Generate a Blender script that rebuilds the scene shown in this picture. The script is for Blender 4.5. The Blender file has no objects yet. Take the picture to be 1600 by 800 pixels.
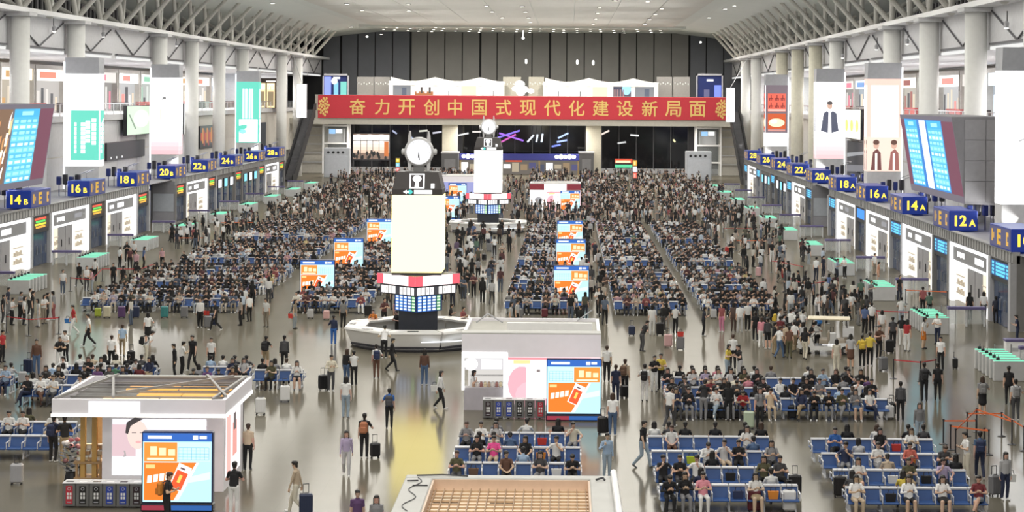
import bpy, bmesh, math, random
import numpy as np
from mathutils import Vector, Matrix

random.seed(7)
SC = bpy.context.scene
COL = SC.collection
PI = math.pi

# ------------------------------------------------------------------ camera, world, lamps, exposure
H = 13.7                      # the camera stands on an upper gallery, looking straight down the hall (+Y)
F = 3000.0                    # focal length in pixels of a 1600 px wide frame
cam = bpy.data.cameras.new('camera')
cam.sensor_width = 36.0
cam.lens = 36.0 * F / 1600.0
cam.shift_x = -87.0 / 1600.0
cam.shift_y = -248.0 / 1600.0
cam.clip_start = 0.5
cam.clip_end = 1500
co = bpy.data.objects.new('camera', cam)
co.location = (0, 0, H)
ROLL = 0.0065                 # the camera is held very slightly tilted
co.rotation_euler = (Matrix.Rotation(PI / 2, 3, 'X') @ Matrix.Rotation(ROLL, 3, 'Z')).to_euler()
COL.objects.link(co)
SC.camera = co

world = bpy.data.worlds.new('night')
SC.world = world
world.use_nodes = True
world.node_tree.nodes['Background'].inputs[0].default_value = (0.01, 0.013, 0.03, 1)
world.node_tree.nodes['Background'].inputs[1].default_value = 1.0

SC.view_settings.view_transform = 'Standard'
SC.view_settings.look = 'None'
SC.view_settings.gamma = 1.0
SC.view_settings.exposure = 0.35
SC.view_settings.use_curve_mapping = False

XL, XR, XC = -42.0, 26.3, -7.85       # gate walls and the axis of the hall


def lamp(name, kind, loc, power, color=(1, 1, 1), size=1.0, size_y=None, rot=(0, 0, 0)):
    d = bpy.data.lights.new(name, kind)
    d.energy = power
    d.color = color
    if kind == 'AREA':
        d.shape = 'DISK' if size_y is None else 'RECTANGLE'
        d.size = size
        if size_y is not None:
            d.size_y = size_y
    o = bpy.data.objects.new(name, d)
    o.location = loc
    o.rotation_euler = rot
    COL.objects.link(o)
    return o


# broad unseen area lights added under the ceiling as the hall's general light
for iy in range(16):
    for ix in range(5):
        lamp('high_bay_lamp', 'AREA', (XC - 27 + ix * 13.5, 8 + iy * 21, 24.6), 1000, (1.0, 0.965, 0.90), 9.0, 9.0)
# uplights along the roofs of the gate walls
for sx in (-44.5, 28.8):
    for k in range(7):
        lamp('roof_uplight', 'AREA', (sx, 130 + k * 30, 5.8), 800, (0.99, 0.98, 0.95), 0.8, 20, (0, PI + (-1 if sx < 0 else 1) * math.radians(-57), 0)).data.spread = math.radians(56)
# gallery lamps over the upper shops on both sides
for sx in (-53.0, 37.3):
    for k in range(7):
        lamp('gallery_lamp', 'AREA', (sx, 140 + k * 30, 17.2), 1500, (1.0, 0.97, 0.93), 2.0, 16)
for k in range(4):
    lamp('far_gallery_lamp', 'AREA', (-35 + k * 18, 336, 24.5), 2300, (1.0, 0.95, 0.87), 1.2)  # unseen light added to brighten the far pavilion fronts and end wall
for k in range(4):
    lamp('far_concourse_lamp', 'AREA', (-35 + k * 18, 335.4, 8.6), 1100, (1.0, 0.95, 0.87), 1.2)  # unseen light added under the slab edge to brighten the lifts

# ------------------------------------------------------------------ helpers


def level(px, py):
    """undo the camera's tilt about the vanishing point."""
    dx, dy = px - 887.0, py - 152.0
    return 887.0 + dx + dy * ROLL, 152.0 + dy - dx * ROLL


def ground(px, py):
    px, py = level(px, py)
    d = F * H / (py - 152.0)
    return (px - 887.0) * d / F, d


def at(px, py, d):
    px, py = level(px, py)
    return (px - 887.0) * d / F, H - (py - 152.0) * d / F


def topix(x, y, z):
    return 887 + F * x / y, 152 + F * (H - z) / y


MATS = {}


def mat(name, color=(0.5, 0.5, 0.5), rough=0.55, metal=0.0, noise=0.06, scale=3.0, emit=None, strength=1.0, bump=0.0, coat=0.0):
    if name in MATS:
        return MATS[name]
    m = bpy.data.materials.new(name)
    m.use_nodes = True
    nt = m.node_tree
    b = nt.nodes['Principled BSDF']
    b.inputs['Roughness'].default_value = rough
    b.inputs['Metallic'].default_value = metal
    b.inputs['Base Color'].default_value = (*color, 1)
    if coat:
        b.inputs['Coat Weight'].default_value = coat
    if noise:
        tc = nt.nodes.new('ShaderNodeTexCoord')
        n = nt.nodes.new('ShaderNodeTexNoise')
        n.inputs['Scale'].default_value = scale
        n.inputs['Detail'].default_value = 3
        nt.links.new(tc.outputs['Object'], n.inputs['Vector'])
        mx = nt.nodes.new('ShaderNodeMix')
        mx.data_type = 'RGBA'
        mx.inputs[6].default_value = (*[max(0, c * (1 - noise * 2)) for c in color], 1)
        mx.inputs[7].default_value = (*[min(1, c * (1 + noise * 2)) for c in color], 1)
        nt.links.new(n.outputs['Fac'], mx.inputs[0])
        nt.links.new(mx.outputs[2], b.inputs['Base Color'])
        if bump:
            bp = nt.nodes.new('ShaderNodeBump')
            bp.inputs['Strength'].default_value = bump
            nt.links.new(n.outputs['Fac'], bp.inputs['Height'])
            nt.links.new(bp.outputs['Normal'], b.inputs['Normal'])
    if emit is not None:
        b.inputs['Emission Color'].default_value = (*emit, 1)
        b.inputs['Emission Strength'].default_value = strength
    MATS[name] = m
    return m


def attr_mat(name, attr, kind='GEOMETRY', emission=0.0, rough=0.7):
    if name in MATS:
        return MATS[name]
    m = bpy.data.materials.new(name)
    m.use_nodes = True
    nt = m.node_tree
    b = nt.nodes['Principled BSDF']
    a = nt.nodes.new('ShaderNodeAttribute')
    a.attribute_type = kind
    a.attribute_name = attr
    b.inputs['Roughness'].default_value = rough
    if emission:
        b.inputs['Base Color'].default_value = (0.02, 0.02, 0.02, 1)
        nt.links.new(a.outputs['Color'], b.inputs['Emission Color'])
        b.inputs['Emission Strength'].default_value = emission
    else:
        nt.links.new(a.outputs['Color'], b.inputs['Base Color'])
    MATS[name] = m
    return m


def glass(name, color=(0.9, 0.95, 0.95), rough=0.02, alpha=0.25):
    if name in MATS:
        return MATS[name]
    m = bpy.data.materials.new(name)
    m.use_nodes = True
    nt = m.node_tree
    b = nt.nodes['Principled BSDF']
    b.inputs['Base Color'].default_value = (*color, 1)
    b.inputs['Roughness'].default_value = rough
    b.inputs['Alpha'].default_value = alpha
    MATS[name] = m
    return m


SCREEN = attr_mat('screen_light', 'Col', emission=0.8)       # LED screens, light boxes, backlit signs, and shop walls whose lighting is put in as glow: each face carries its own light colour
PAINT = attr_mat('paint', 'Col', rough=0.5)                  # painted and printed surfaces: each face carries its own colour


class MB:
    def __init__(s):
        s.v, s.f, s.m, s.c = [], [], [], []

    def face(s, pts, m=0, c=None):
        i = len(s.v)
        s.v.extend(tuple(p) for p in pts)
        s.f.append(tuple(range(i, i + len(pts))))
        s.m.append(m)
        s.c.append(c)

    def poly(s, vs, fs, m=0, c=None):
        i = len(s.v)
        s.v.extend(tuple(p) for p in vs)
        for f in fs:
            s.f.append(tuple(i + k for k in f))
            s.m.append(m)
            s.c.append(c)

    def box(s, x0, y0, z0, x1, y1, z1, m=0, c=None):
        vs = [(x0, y0, z0), (x1, y0, z0), (x1, y1, z0), (x0, y1, z0), (x0, y0, z1), (x1, y0, z1), (x1, y1, z1), (x0, y1, z1)]
        s.poly(vs, [(0, 3, 2, 1), (4, 5, 6, 7), (0, 1, 5, 4), (1, 2, 6, 5), (2, 3, 7, 6), (3, 0, 4, 7)], m, c)

    def bbox(s, x0, y0, z0, x1, y1, z1, b=0.03, m=0, c=None):      # box with chamfered edges
        bm = bmesh.new()
        bmesh.ops.create_cube(bm, size=1)
        for v in bm.verts:
            v.co = ((x0 + x1) / 2 + v.co.x * (x1 - x0), (y0 + y1) / 2 + v.co.y * (y1 - y0), (z0 + z1) / 2 + v.co.z * (z1 - z0))
        bmesh.ops.bevel(bm, geom=bm.edges[:], offset=b, segments=1, affect='EDGES')
        bm.verts.index_update()
        s.poly([v.co.copy() for v in bm.verts], [[v.index for v in f.verts] for f in bm.faces], m, c)
        bm.free()

    def tube(s, p0, p1, r0, r1=None, n=8, m=0, c=None):
        r1 = r0 if r1 is None else r1
        p0, p1 = Vector(p0), Vector(p1)
        d = (p1 - p0).normalized()
        u = d.orthogonal().normalized()
        w = d.cross(u)
        vs = []
        for p, r in ((p0, r0), (p1, r1)):
            for k in range(n):
                a = 2 * PI * k / n
                vs.append(p + (u * math.cos(a) + w * math.sin(a)) * r)
        fs = [(k, (k + 1) % n, n + (k + 1) % n, n + k) for k in range(n)]
        fs += [tuple(reversed(range(n))), tuple(range(n, 2 * n))]
        s.poly(vs, fs, m, c)

    def path(s, pts, r, n=6, m=0, c=None):
        for a, b in zip(pts, pts[1:]):
            s.tube(a, b, r, r, n, m, c)

    def bar(s, p0, p1, w, h, m=0, c=None, up=(0, 0, 1)):
        p0, p1 = Vector(p0), Vector(p1)
        d = (p1 - p0).normalized()
        u = d.cross(Vector(up))
        if u.length < 1e-4:
            u = d.cross(Vector((1, 0, 0)))
        u.normalize()
        t = u.cross(d)
        vs = []
        for p in (p0, p1):
            for a, b in ((-1, -1), (1, -1), (1, 1), (-1, 1)):
                vs.append(p + u * a * w / 2 + t * b * h / 2)
        s.poly(vs, [(0, 1, 2, 3), (7, 6, 5, 4), (0, 4, 5, 1), (1, 5, 6, 2), (2, 6, 7, 3), (3, 7, 4, 0)], m, c)

    def lathe(s, prof, n=16, o=(0, 0, 0), m=0, c=None, axis='Z'):
        vs = []
        for r, z in prof:
            for k in range(n):
                a = 2 * PI * k / n
                x, y = r * math.cos(a), r * math.sin(a)
                p = (x, y, z) if axis == 'Z' else (x, -z, y)
                vs.append((o[0] + p[0], o[1] + p[1], o[2] + p[2]))
        fs = []
        for i in range(len(prof) - 1):
            for k in range(n):
                fs.append((i * n + k, i * n + (k + 1) % n, (i + 1) * n + (k + 1) % n, (i + 1) * n + k))
        fs.append(tuple(reversed(range(n))))
        fs.append(tuple((len(prof) - 1) * n + k for k in range(n)))
        s.poly(vs, fs, m, c)

    def prism(s, pts, a0, a1, axis='Y', m=0, c=None):     # pts: outline in (x,z) for axis Y, (x,y) for Z, (y,z) for X
        def P(p, a):
            return (p[0], a, p[1]) if axis == 'Y' else ((p[0], p[1], a) if axis == 'Z' else (a, p[0], p[1]))
        n = len(pts)
        vs = [P(p, a0) for p in pts] + [P(p, a1) for p in pts]
        fs = [tuple(range(n)), tuple(reversed(range(n, 2 * n)))] + [(k, n + k, n + (k + 1) % n, (k + 1) % n) for k in range(n)]
        s.poly(vs, fs, m, c)

    def sphere(s, o, r, n=8, m=0, c=None):
        rx, ry, rz = r if isinstance(r, (tuple, list)) else (r, r, r)
        prof = [(math.cos(-PI / 2 + PI * i / n), math.sin(-PI / 2 + PI * i / n)) for i in range(n + 1)]
        vs = []
        for cr, z in prof:
            for k in range(n):
                a = 2 * PI * k / n
                vs.append((o[0] + rx * max(cr, 0.01) * math.cos(a), o[1] + ry * max(cr, 0.01) * math.sin(a), o[2] + rz * z))
        fs = []
        for i in range(n):
            for k in range(n):
                fs.append((i * n + k, i * n + (k + 1) % n, (i + 1) * n + (k + 1) % n, (i + 1) * n + k))
        s.poly(vs, fs, m, c)

    def mesh(s, name, mats, smooth=False, fix=True):
        me = bpy.data.meshes.new(name)
        me.from_pydata(s.v, [], s.f)
        if not isinstance(mats, (list, tuple)):
            mats = [mats]
        for m in mats:
            me.materials.append(m)
        me.polygons.foreach_set('material_index', s.m)
        if any(c is not None for c in s.c):
            at_ = me.color_attributes.new('Col', 'FLOAT_COLOR', 'CORNER')
            out = []
            for f, c in zip(s.f, s.c):
                c = c or (0.5, 0.5, 0.5)
                out.extend((*c[:3], 1.0) * len(f))
            at_.data.foreach_set('color', out)
        if fix:
            bm = bmesh.new()
            bm.from_mesh(me)
            bmesh.ops.recalc_face_normals(bm, faces=bm.faces[:])
            bm.to_mesh(me)
            bm.free()
        if smooth:
            me.polygons.foreach_set('use_smooth', [True] * len(me.polygons))
        me.update()
        return me

    def build(s, name, mats, parent=None, loc=None, smooth=False, fix=True, rz=0):
        return link(name, s.mesh(name, mats, smooth, fix), parent, loc, rz)


def link(name, me, parent=None, loc=None, rz=0):
    o = bpy.data.objects.new(name, me)
    COL.objects.link(o)
    if parent is not None:
        o.parent = parent
    if loc is not None:
        o.location = loc
    if rz:
        o.rotation_euler = (0, 0, rz)
    return o


TAGGED = []


def tag(o, label=None, cat=None, group=None, kind=None):
    if label:
        o['label'] = label
    if cat:
        o['category'] = cat
    if group:
        o['group'] = group
    if kind:
        o['kind'] = kind
    TAGGED.append(o)
    return o


def thing(name, loc, label, cat, group=None, rz=0, kind=None):
    o = bpy.data.objects.new(name, None)
    COL.objects.link(o)
    o.location = loc
    o.rotation_euler = (0, 0, rz)
    o.empty_display_size = 0.2
    return tag(o, label, cat, group, kind)


def structure(name, mb, m, label=None, **kw):
    o = mb.build(name, m, **kw)
    return tag(o, label, None, None, 'structure')


KIDS = {}


def copy_tree(o, loc=None, rz=None, label=None, group=None):
    c = o.copy()
    COL.objects.link(c)
    if loc is not None:
        c.location = loc
    if rz is not None:
        c.rotation_euler = (0, 0, rz)
    if label:
        c['label'] = label
    if group:
        c['group'] = group
    TAGGED.append(c)
    for ch in KIDS[o.name]:
        d = ch.copy()
        COL.objects.link(d)
        d.parent = c
        for g in KIDS.get(ch.name, ()):
            e = g.copy()
            COL.objects.link(e)
            e.parent = d
    return c


def learn(o):                     # remember a prototype's children (and theirs) for copy_tree
    KIDS[o.name] = list(o.children)
    for ch in o.children:
        KIDS[ch.name] = list(ch.children)


def text_mesh(body, size, extrude=0.02, bold=0.0, spacing=1.0):
    cu = bpy.data.curves.new('lettering', 'FONT')
    cu.body = body
    cu.size = size
    cu.extrude = extrude
    cu.offset = bold
    cu.space_character = spacing
    cu.resolution_u = 3
    ob = bpy.data.objects.new('lettering', cu)
    COL.objects.link(ob)
    dg = bpy.context.evaluated_depsgraph_get()
    me = bpy.data.meshes.new_from_object(ob.evaluated_get(dg))
    bpy.data.objects.remove(ob)
    bpy.data.curves.remove(cu)
    n = len(me.vertices)
    v = np.empty(n * 3, np.float32)
    me.vertices.foreach_get('co', v)
    v = v.reshape(-1, 3)
    if n:
        mn, mx = v.min(0), v.max(0)
        v -= np.array([(mn[0] + mx[0]) / 2, (mn[1] + mx[1]) / 2, 0], np.float32)
        me.vertices.foreach_set('co', v.ravel())
    return me


def lettering(name, body, size, m, parent, loc, rot=(PI / 2, 0, 0), extrude=0.02, bold=0.0, width=None, height=None):
    me = text_mesh(body, size, extrude, bold)
    me.materials.clear()
    me.materials.append(m)
    me.polygons.foreach_set('material_index', [0] * len(me.polygons))
    o = link(name, me, parent, loc)
    o.rotation_euler = rot
    if width or height:
        d = o.dimensions
        xs = [v.co.x for v in me.vertices]
        ys = [v.co.y for v in me.vertices]
        w, h = max(xs) - min(xs), max(ys) - min(ys)
        sx = width / w if width else height / h
        sy = height / h if height else sx
        for v in me.vertices:
            v.co.x *= sx
            v.co.y *= sy
    return o


class Plate:
    """Flat screen print: rectangles laid in thin layers on a plate. u to the right, v up, from the plate's lower corner."""

    def __init__(s, origin, u, v, n):
        s.o, s.u, s.v, s.n = Vector(origin), Vector(u), Vector(v), Vector(n).normalized()
        s.mb = MB()

    def P(s, a, b, l):
        return s.o + s.u * a + s.v * b + s.n * (0.004 * l + 0.002)

    def rect(s, a0, b0, a1, b1, c, l=0):
        s.mb.face([s.P(a0, b0, l), s.P(a1, b0, l), s.P(a1, b1, l), s.P(a0, b1, l)], 0, c)

    def poly(s, pts, c, l=0):
        s.mb.face([s.P(a, b, l) for a, b in pts], 0, c)

    def disc(s, a, b, ra, rb, c, l=0, n=14):
        s.poly([(a + ra * math.cos(2 * PI * k / n), b + rb * math.sin(2 * PI * k / n)) for k in range(n)], c, l)

    def grad(s, a0, b0, a1, b1, c0, c1, l=0, n=8):
        for k in range(n):
            t = (k + 0.5) / n
            s.rect(a0, b0 + (b1 - b0) * k / n, a1, b0 + (b1 - b0) * (k + 1) / n, tuple(p + (q - p) * t for p, q in zip(c0, c1)), l)

    def build(s, name, parent, m=None):
        return s.mb.build(name, m or SCREEN, parent, fix=False)


def ordinal(k):
    return ('first second third fourth fifth sixth seventh eighth ninth tenth eleventh twelfth thirteenth fourteenth fifteenth '
            'sixteenth seventeenth eighteenth nineteenth twentieth twenty-first twenty-second twenty-third twenty-fourth twenty-fifth '
            'twenty-sixth twenty-seventh twenty-eighth twenty-ninth thirtieth').split()[k]


WHITE = mat('white_panel', (0.86, 0.86, 0.86), 0.45, noise=0.03)
GREY = mat('grey_panel', (0.42, 0.42, 0.44), 0.5)
LGREY = mat('light_grey_panel', (0.60, 0.60, 0.61), 0.5)
DARK = mat('dark_frame', (0.03, 0.03, 0.035), 0.4)
CHAR = mat('charcoal_panel', (0.055, 0.055, 0.065), 0.45)
STEEL = mat('brushed_steel', (0.55, 0.56, 0.58), 0.3, 0.9)
NAVY = mat('navy_panel', (0.015, 0.03, 0.16), 0.4)
BLUE = mat('blue_panel', (0.02, 0.07, 0.35), 0.4)
CLEAR = glass('clear_glass', (0.8, 0.86, 0.86), 0.02, 0.09)
# ------------------------------------------------------------------ the shell of the hall
def floor_material():
    m = bpy.data.materials.new('polished_granite')
    m.use_nodes = True
    nt = m.node_tree
    b = nt.nodes['Principled BSDF']
    tc = nt.nodes.new('ShaderNodeTexCoord')
    n1 = nt.nodes.new('ShaderNodeTexNoise')
    n1.inputs['Scale'].default_value = 0.35
    n1.inputs['Detail'].default_value = 4
    br = nt.nodes.new('ShaderNodeTexBrick')
    br.offset = 0.0
    br.inputs['Scale'].default_value = 1.0
    br.inputs['Brick Width'].default_value = 1.2
    br.inputs['Row Height'].default_value = 1.2
    br.inputs['Mortar Size'].default_value = 0.012
    br.inputs['Color1'].default_value = (0.140, 0.128, 0.101, 1)
    br.inputs['Color2'].default_value = (0.138, 0.126, 0.0995, 1)
    br.inputs['Mortar'].default_value = (0.132, 0.121, 0.096, 1)
    mx = nt.nodes.new('ShaderNodeMix')
    mx.data_type = 'RGBA'
    mx.blend_type = 'MULTIPLY'
    mx.inputs[0].default_value = 0.5
    rp = nt.nodes.new('ShaderNodeMapRange')
    rp.inputs[3].default_value = 0.82
    rp.inputs[4].default_value = 1.12
    nt.links.new(tc.outputs['Object'], n1.inputs['Vector'])
    nt.links.new(tc.outputs['Object'], br.inputs['Vector'])
    nt.links.new(n1.outputs['Fac'], rp.inputs[0])
    nt.links.new(br.outputs['Color'], mx.inputs[6])
    nt.links.new(rp.outputs[0], mx.inputs[7])
    nt.nodes.remove(b)
    df = nt.nodes.new('ShaderNodeBsdfDiffuse')
    gl = nt.nodes.new('ShaderNodeBsdfGlossy')
    gl.inputs['Roughness'].default_value = 0.125
    gl.inputs['Color'].default_value = (1.0, 0.985, 0.95, 1)
    ms = nt.nodes.new('ShaderNodeMixShader')
    ms.inputs[0].default_value = 0.23
    nt.links.new(mx.outputs[2], df.inputs['Color'])
    nt.links.new(df.outputs[0], ms.inputs[1])
    nt.links.new(gl.outputs[0], ms.inputs[2])
    nt.links.new(ms.outputs[0], nt.nodes['Material Output'].inputs['Surface'])
    return m


mb = MB()
mb.box(-62, -6, -0.3, 46, 374, 0)
structure('floor', mb, floor_material(), 'polished beige granite floor of the waiting hall')

CEIL = mat('ceiling_white', (0.66, 0.65, 0.61), 0.7, noise=0.02, scale=0.2)
CEIL2 = mat('ceiling_cool', (0.70, 0.73, 0.70), 0.7, noise=0.02, scale=0.2)
mb = MB()
prof = [(-58, 22.9), (-43, 25.2), (-36, 26.0), (20.3, 26.0), (27.3, 25.2), (42.3, 22.9)]
mb.prism(prof + [(42.3, 27.5), (-58, 27.5)], -6, 372, 'Y')
ceiling = structure('ceiling', mb, CEIL2, 'pale panelled ceiling over the whole hall')
pan = MB()
pan.bbox(-2.86, -5.95, -0.08, 2.86, 5.95, 0.0, 0.02)
pme = pan.mesh('ceiling_panel', CEIL)
for ix in range(9):
    for iy in range(11):
        link('ceiling_panel', pme, ceiling, (XC - 23.2 + 5.8 * ix, 228 + 12.05 * iy, 25.99))
# tall joint beam near the far end of the ceiling
mb = MB()
mb.box(-36, 330, 25.55, 20.3, 331.2, 26.0)
structure('trim_1', mb, CEIL2, 'shallow ceiling beam near the end wall')

mb = MB()
mb.box(-62, -6.5, 0, 46, -6, 27)
structure('wall_front', mb, LGREY, 'plain wall behind the viewer')

# the far end: dark panelled wall
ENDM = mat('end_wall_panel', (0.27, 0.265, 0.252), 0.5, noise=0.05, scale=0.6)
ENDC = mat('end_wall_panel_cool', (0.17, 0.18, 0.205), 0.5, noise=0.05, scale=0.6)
mb = MB()
mb.box(-60, 366.2, 0, 44, 372, 26.4)
endw = structure('wall_end', mb, mat('end_wall_joint', (0.012, 0.012, 0.014), 0.6), 'dark panelled end wall')
W = 3.32
for k in range(-12, 12):
    x0 = XC + 1.0 + k * W
    gap = 0.32 if (k % 4 == 1) else 0.10
    p = MB()
    p.box(x0 + gap, 365.8, 9.8, x0 + W - 0.10, 366.2, 26.0)
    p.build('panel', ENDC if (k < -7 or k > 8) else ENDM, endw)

# gallery slab across the far end
mb = MB()
mb.box(-50, 334.6, 8.75, 34, 372, 9.75)
structure('trim_2', mb, mat('slab_edge', (0.52, 0.50, 0.44), 0.5), 'pale edge of the gallery slab across the end of the hall')
mb = MB()
mb.box(-44, 334.55, 9.75, 28.4, 334.85, 13.9)
structure('trim_7', mb, mat('slab_edge'), 'solid parapet of the far gallery that carries the banner')
for i, x in enumerate((-20.6, 4.6)):
    mb = MB()
    mb.box(x - 1.3, 336, 0, x + 1.3, 338.6, 8.75)
    structure('column', mb, mat('column_cream', (0.62, 0.58, 0.47), 0.5), 'square cream column under the gallery slab')
# lower end wall: dark glazing between the columns
GLZ = mat('night_glazing', (0.012, 0.013, 0.016), 0.06, noise=0.0)
for i, (x0, x1) in enumerate(((-38.6, -22.2), (-19, 3.2), (6.2, 21.8))):
    mb = MB()
    mb.box(x0, 347, 0.9, x1, 347.2, 8.75)
    w = structure('window_%d' % (i + 1), mb, GLZ, 'dark night glazing under the far gallery')
    n = max(2, round((x1 - x0) / 3.1))
    for k in range(n + 1):
        q = MB()
        xx = x0 + (x1 - x0) * k / n
        q.box(xx - 0.07, 346.85, 0.9, xx + 0.07, 347, 8.75)
        q.build('mullion', mat('mullion', (0.10, 0.10, 0.11), 0.4), w)
mb = MB()
mb.box(-60, 347, 0, 44, 348, 0.9)
structure('baseboard_end', mb, GREY, 'low grey plinth under the glazing')
mb = MB()
mb.box(-60, 347.3, 0.9, 44, 348, 8.75)
structure('wall_lower_end', mb, CHAR, 'dark wall behind the glazing')

# side walls
def side(s):
    """face: x of the gate wall; o: outward direction."""
    return (XL, -1) if s < 0 else (XR, 1)


STONE = mat('grey_stone', (0.20, 0.195, 0.19), 0.5, noise=0.06)
BEIGE = mat('beige_wall', (0.60, 0.575, 0.52), 0.6)
UPPER = mat('upper_wall', (0.66, 0.66, 0.68), 0.6)
COLM = mat('column_white', (0.80, 0.80, 0.775), 0.45, noise=0.03)
COLC = mat('column_pale_cream', (0.76, 0.73, 0.60), 0.5)
Y0 = 95.0
for s, nm in ((-1, 'left'), (1, 'right')):
    f, o = side(s)
    X = lambda a: f + o * a

    def bx(mb, a0, y0, z0, a1, y1, z1, m=0, c=None):
        x0, x1 = sorted((X(a0), X(a1)))
        mb.box(x0, y0, z0, x1, y1, z1, m, c)
    # gate wall body, set back where the shops and the lobby recess open
    mb = MB()
    bx(mb, 2.6, Y0, 0, 6.4, 285.4, 4.5)
    for j in range(-1, 9):
        d0 = 131.9 + 18.44 * j
        bx(mb, 0.3, d0, 0, 2.6, d0 + 6, 4.5)
        if j in (5, 6):
            bx(mb, 0.25, d0 + 6, 0, 2.6, d0 + 18.44, 4.5)
    wl = structure('wall_' + nm, mb, STONE, 'gate wall along the %s side of the hall' % nm)
    # parapet band with ribs
    q = MB()
    rib = MB()
    for j in range(-1, 9):
        d0 = 131.9 + 18.44 * j
        ends = [(d0, d0 + 6)] if j in (3, 8) else [(d0, d0 + 18.44)]
        for a, b in ends:
            bx(q, 0.05, a, 4.02, 0.5, b, 4.72)
            n = int((b - a) / 0.8)
            for k in range(n):
                bx(rib, 0.0, a + 0.3 + k * 0.8, 4.08, 0.05, a + 0.42 + k * 0.8, 4.66)
            for z in (4.02, 4.66):
                bx(rib, -0.04, a, z, 0.05, b, z + 0.06)
    q.build('parapet', mat('parapet_grey', (0.38, 0.375, 0.37), 0.5), wl)
    r = rib.build('parapet_rib', mat('parapet_rib', (0.22, 0.22, 0.22), 0.5), wl)
    r['kind'] = 'stuff'
    q = MB()
    bx(q, 0.5, Y0, 4.5, 6.5, 285.4, 4.6)
    q.build('flat_roof', mat('flat_roof', (0.34, 0.34, 0.37), 0.6), wl)
    # facade behind the gate roofs and the gallery floor above it
    mb = MB()
    bx(mb, 6.5, Y0, 4.3, 7.0, 345, 11.0)
    fw = structure('wall_%s_facade' % nm, mb, BEIGE, 'pale facade above the gate roofs, %s side' % nm)
    for k in range(27):
        y = Y0 + 1 + k * 9.22
        for z0, z1 in ((4.4, 7.6), (7.7, 10.9)):
            q = MB()
            bx(q, 6.44, y + 0.06, z0, 6.5, y + 9.1, z1)
            q.build('wall_panel', LGREY if (y < 235) else BEIGE, fw)
    mb = MB()
    bx(mb, 6.0, Y0, 11.0, 20, 345, 11.6)
    structure('trim_%d' % (3 if s < 0 else 4), mb, LGREY, 'edge of the upper gallery floor, %s side' % nm)
    mb = MB()
    bx(mb, 19.5, Y0, 11.6, 20, 345, 17.4)
    structure('wall_%s_gallery' % nm, mb, mat('gallery_wall', (0.42, 0.40, 0.38), 0.6), 'wall at the back of the upper gallery, %s side' % nm)
    mb = MB()
    bx(mb, 6.2, 330, 11.6, 20, 330.4, 17.4)
    structure('wall_%s_gallery_end' % nm, mb, LGREY, 'wall closing the upper gallery at its far end, %s side' % nm)
    mb = MB()
    bx(mb, 0.6, 341, 0, 8, 341.4, 8.75)
    sw = structure('wall_%s_stair' % nm, mb, BEIGE, 'pale stair wall beyond the escalator, %s side' % nm)
    for z in (1.8, 3.4, 5.0, 6.6, 8.0):
        q = MB()
        bx(q, 0.6, 340.7, z, 8, 341, z + 0.22)
        q.build('rail', LGREY, sw)
    mb = MB()
    bx(mb, 5.0, Y0, 17.4, 20, 372, 17.75)
    bx(mb, 5.0, Y0, 17.75, 5.3, 372, 20.7)
    uw = structure('wall_%s_upper' % nm, mb, UPPER, 'grey upper wall over the gallery, %s side' % nm)
    # white beam over the upper wall, cross rods, tubes
    q = MB()
    bx(q, 3.4, Y0, 20.55, 5.3, 372, 20.95)
    q.build('beam', WHITE, uw)
    D = [198 + 18.44 * k for k in range(-5, 9)]
    for k, y in enumerate(D):
        m_ = y + 9.22
        for (ya, za, yb, zb) in ((y + 1.0, 20.3, m_, 17.9), (y + 17.4, 20.3, m_, 17.9)):
            q = MB()
            q.tube((X(4.9), ya, za), (X(4.9), yb, zb), 0.07, n=6)
            q.build('brace_rod', mat('rod_grey', (0.10, 0.10, 0.11), 0.5), uw)
        q = MB()
        bx(q, 4.7, y + 1.2, 17.75, 4.95, y + 17.2, 17.9)
        q.build('rail', mat('rod_grey'), uw)
        q = MB()
        bx(q, 4.7, y + 1.6, 17.38, 4.98, y + 16.8, 17.62, 0, (0.85, 0.85, 0.83))
        q.build('light_strip', SCREEN, uw)
    # clerestory ledge, dark glazing and mullions
    mb = MB()
    bx(mb, 5.3, Y0, 20.7, 11.6, 372, 20.9)
    structure('trim_%d' % (5 if s < 0 else 6), mb, LGREY, 'ledge under the clerestory, %s side' % nm)
    mb = MB()
    bx(mb, 11.4, Y0, 20.9, 11.6, 372, 24)
    cw = structure('window_%d' % (4 if s < 0 else 5), mb, GLZ, 'dark clerestory glazing, %s side' % nm)
    mul = MB()
    for k in range(150):
        bx(mul, 11.2, Y0 + 1.8 * k, 20.9, 11.4, Y0 + 1.8 * k + 0.55, 23.6)
    t = mul.build('mullion', mat('mullion_pale', (0.30, 0.29, 0.30), 0.5), cw)
    t['kind'] = 'stuff'

    # columns with caps
    XCOL = X(4.0)
    for k in (-4, -3, -2, -1, 1, 2, 3, 4, 6, 7):
        y = 198 + 18.44 * k
        if s < 0 and k < -2:
            continue
        mb = MB()
        mb.lathe([(0.82, 0), (0.82, 20.2)], 24, (XCOL, y, 0))
        c = structure('column', mb, COLC if (k in (2, 3, 4, 5) and s > 0) else COLM, 'tall round white column, %s side' % nm, smooth=True)
        q = MB()
        q.bbox(XCOL - 1.15, y - 1.15, 20.2, XCOL + 1.15, y + 1.15, 20.55, 0.05)
        q.build('capital', LGREY, c)
    # roof struts: a spray of four on every column, a V between them
    STRUT = mat('strut_white', (0.60, 0.59, 0.55), 0.45, noise=0.03)
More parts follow.
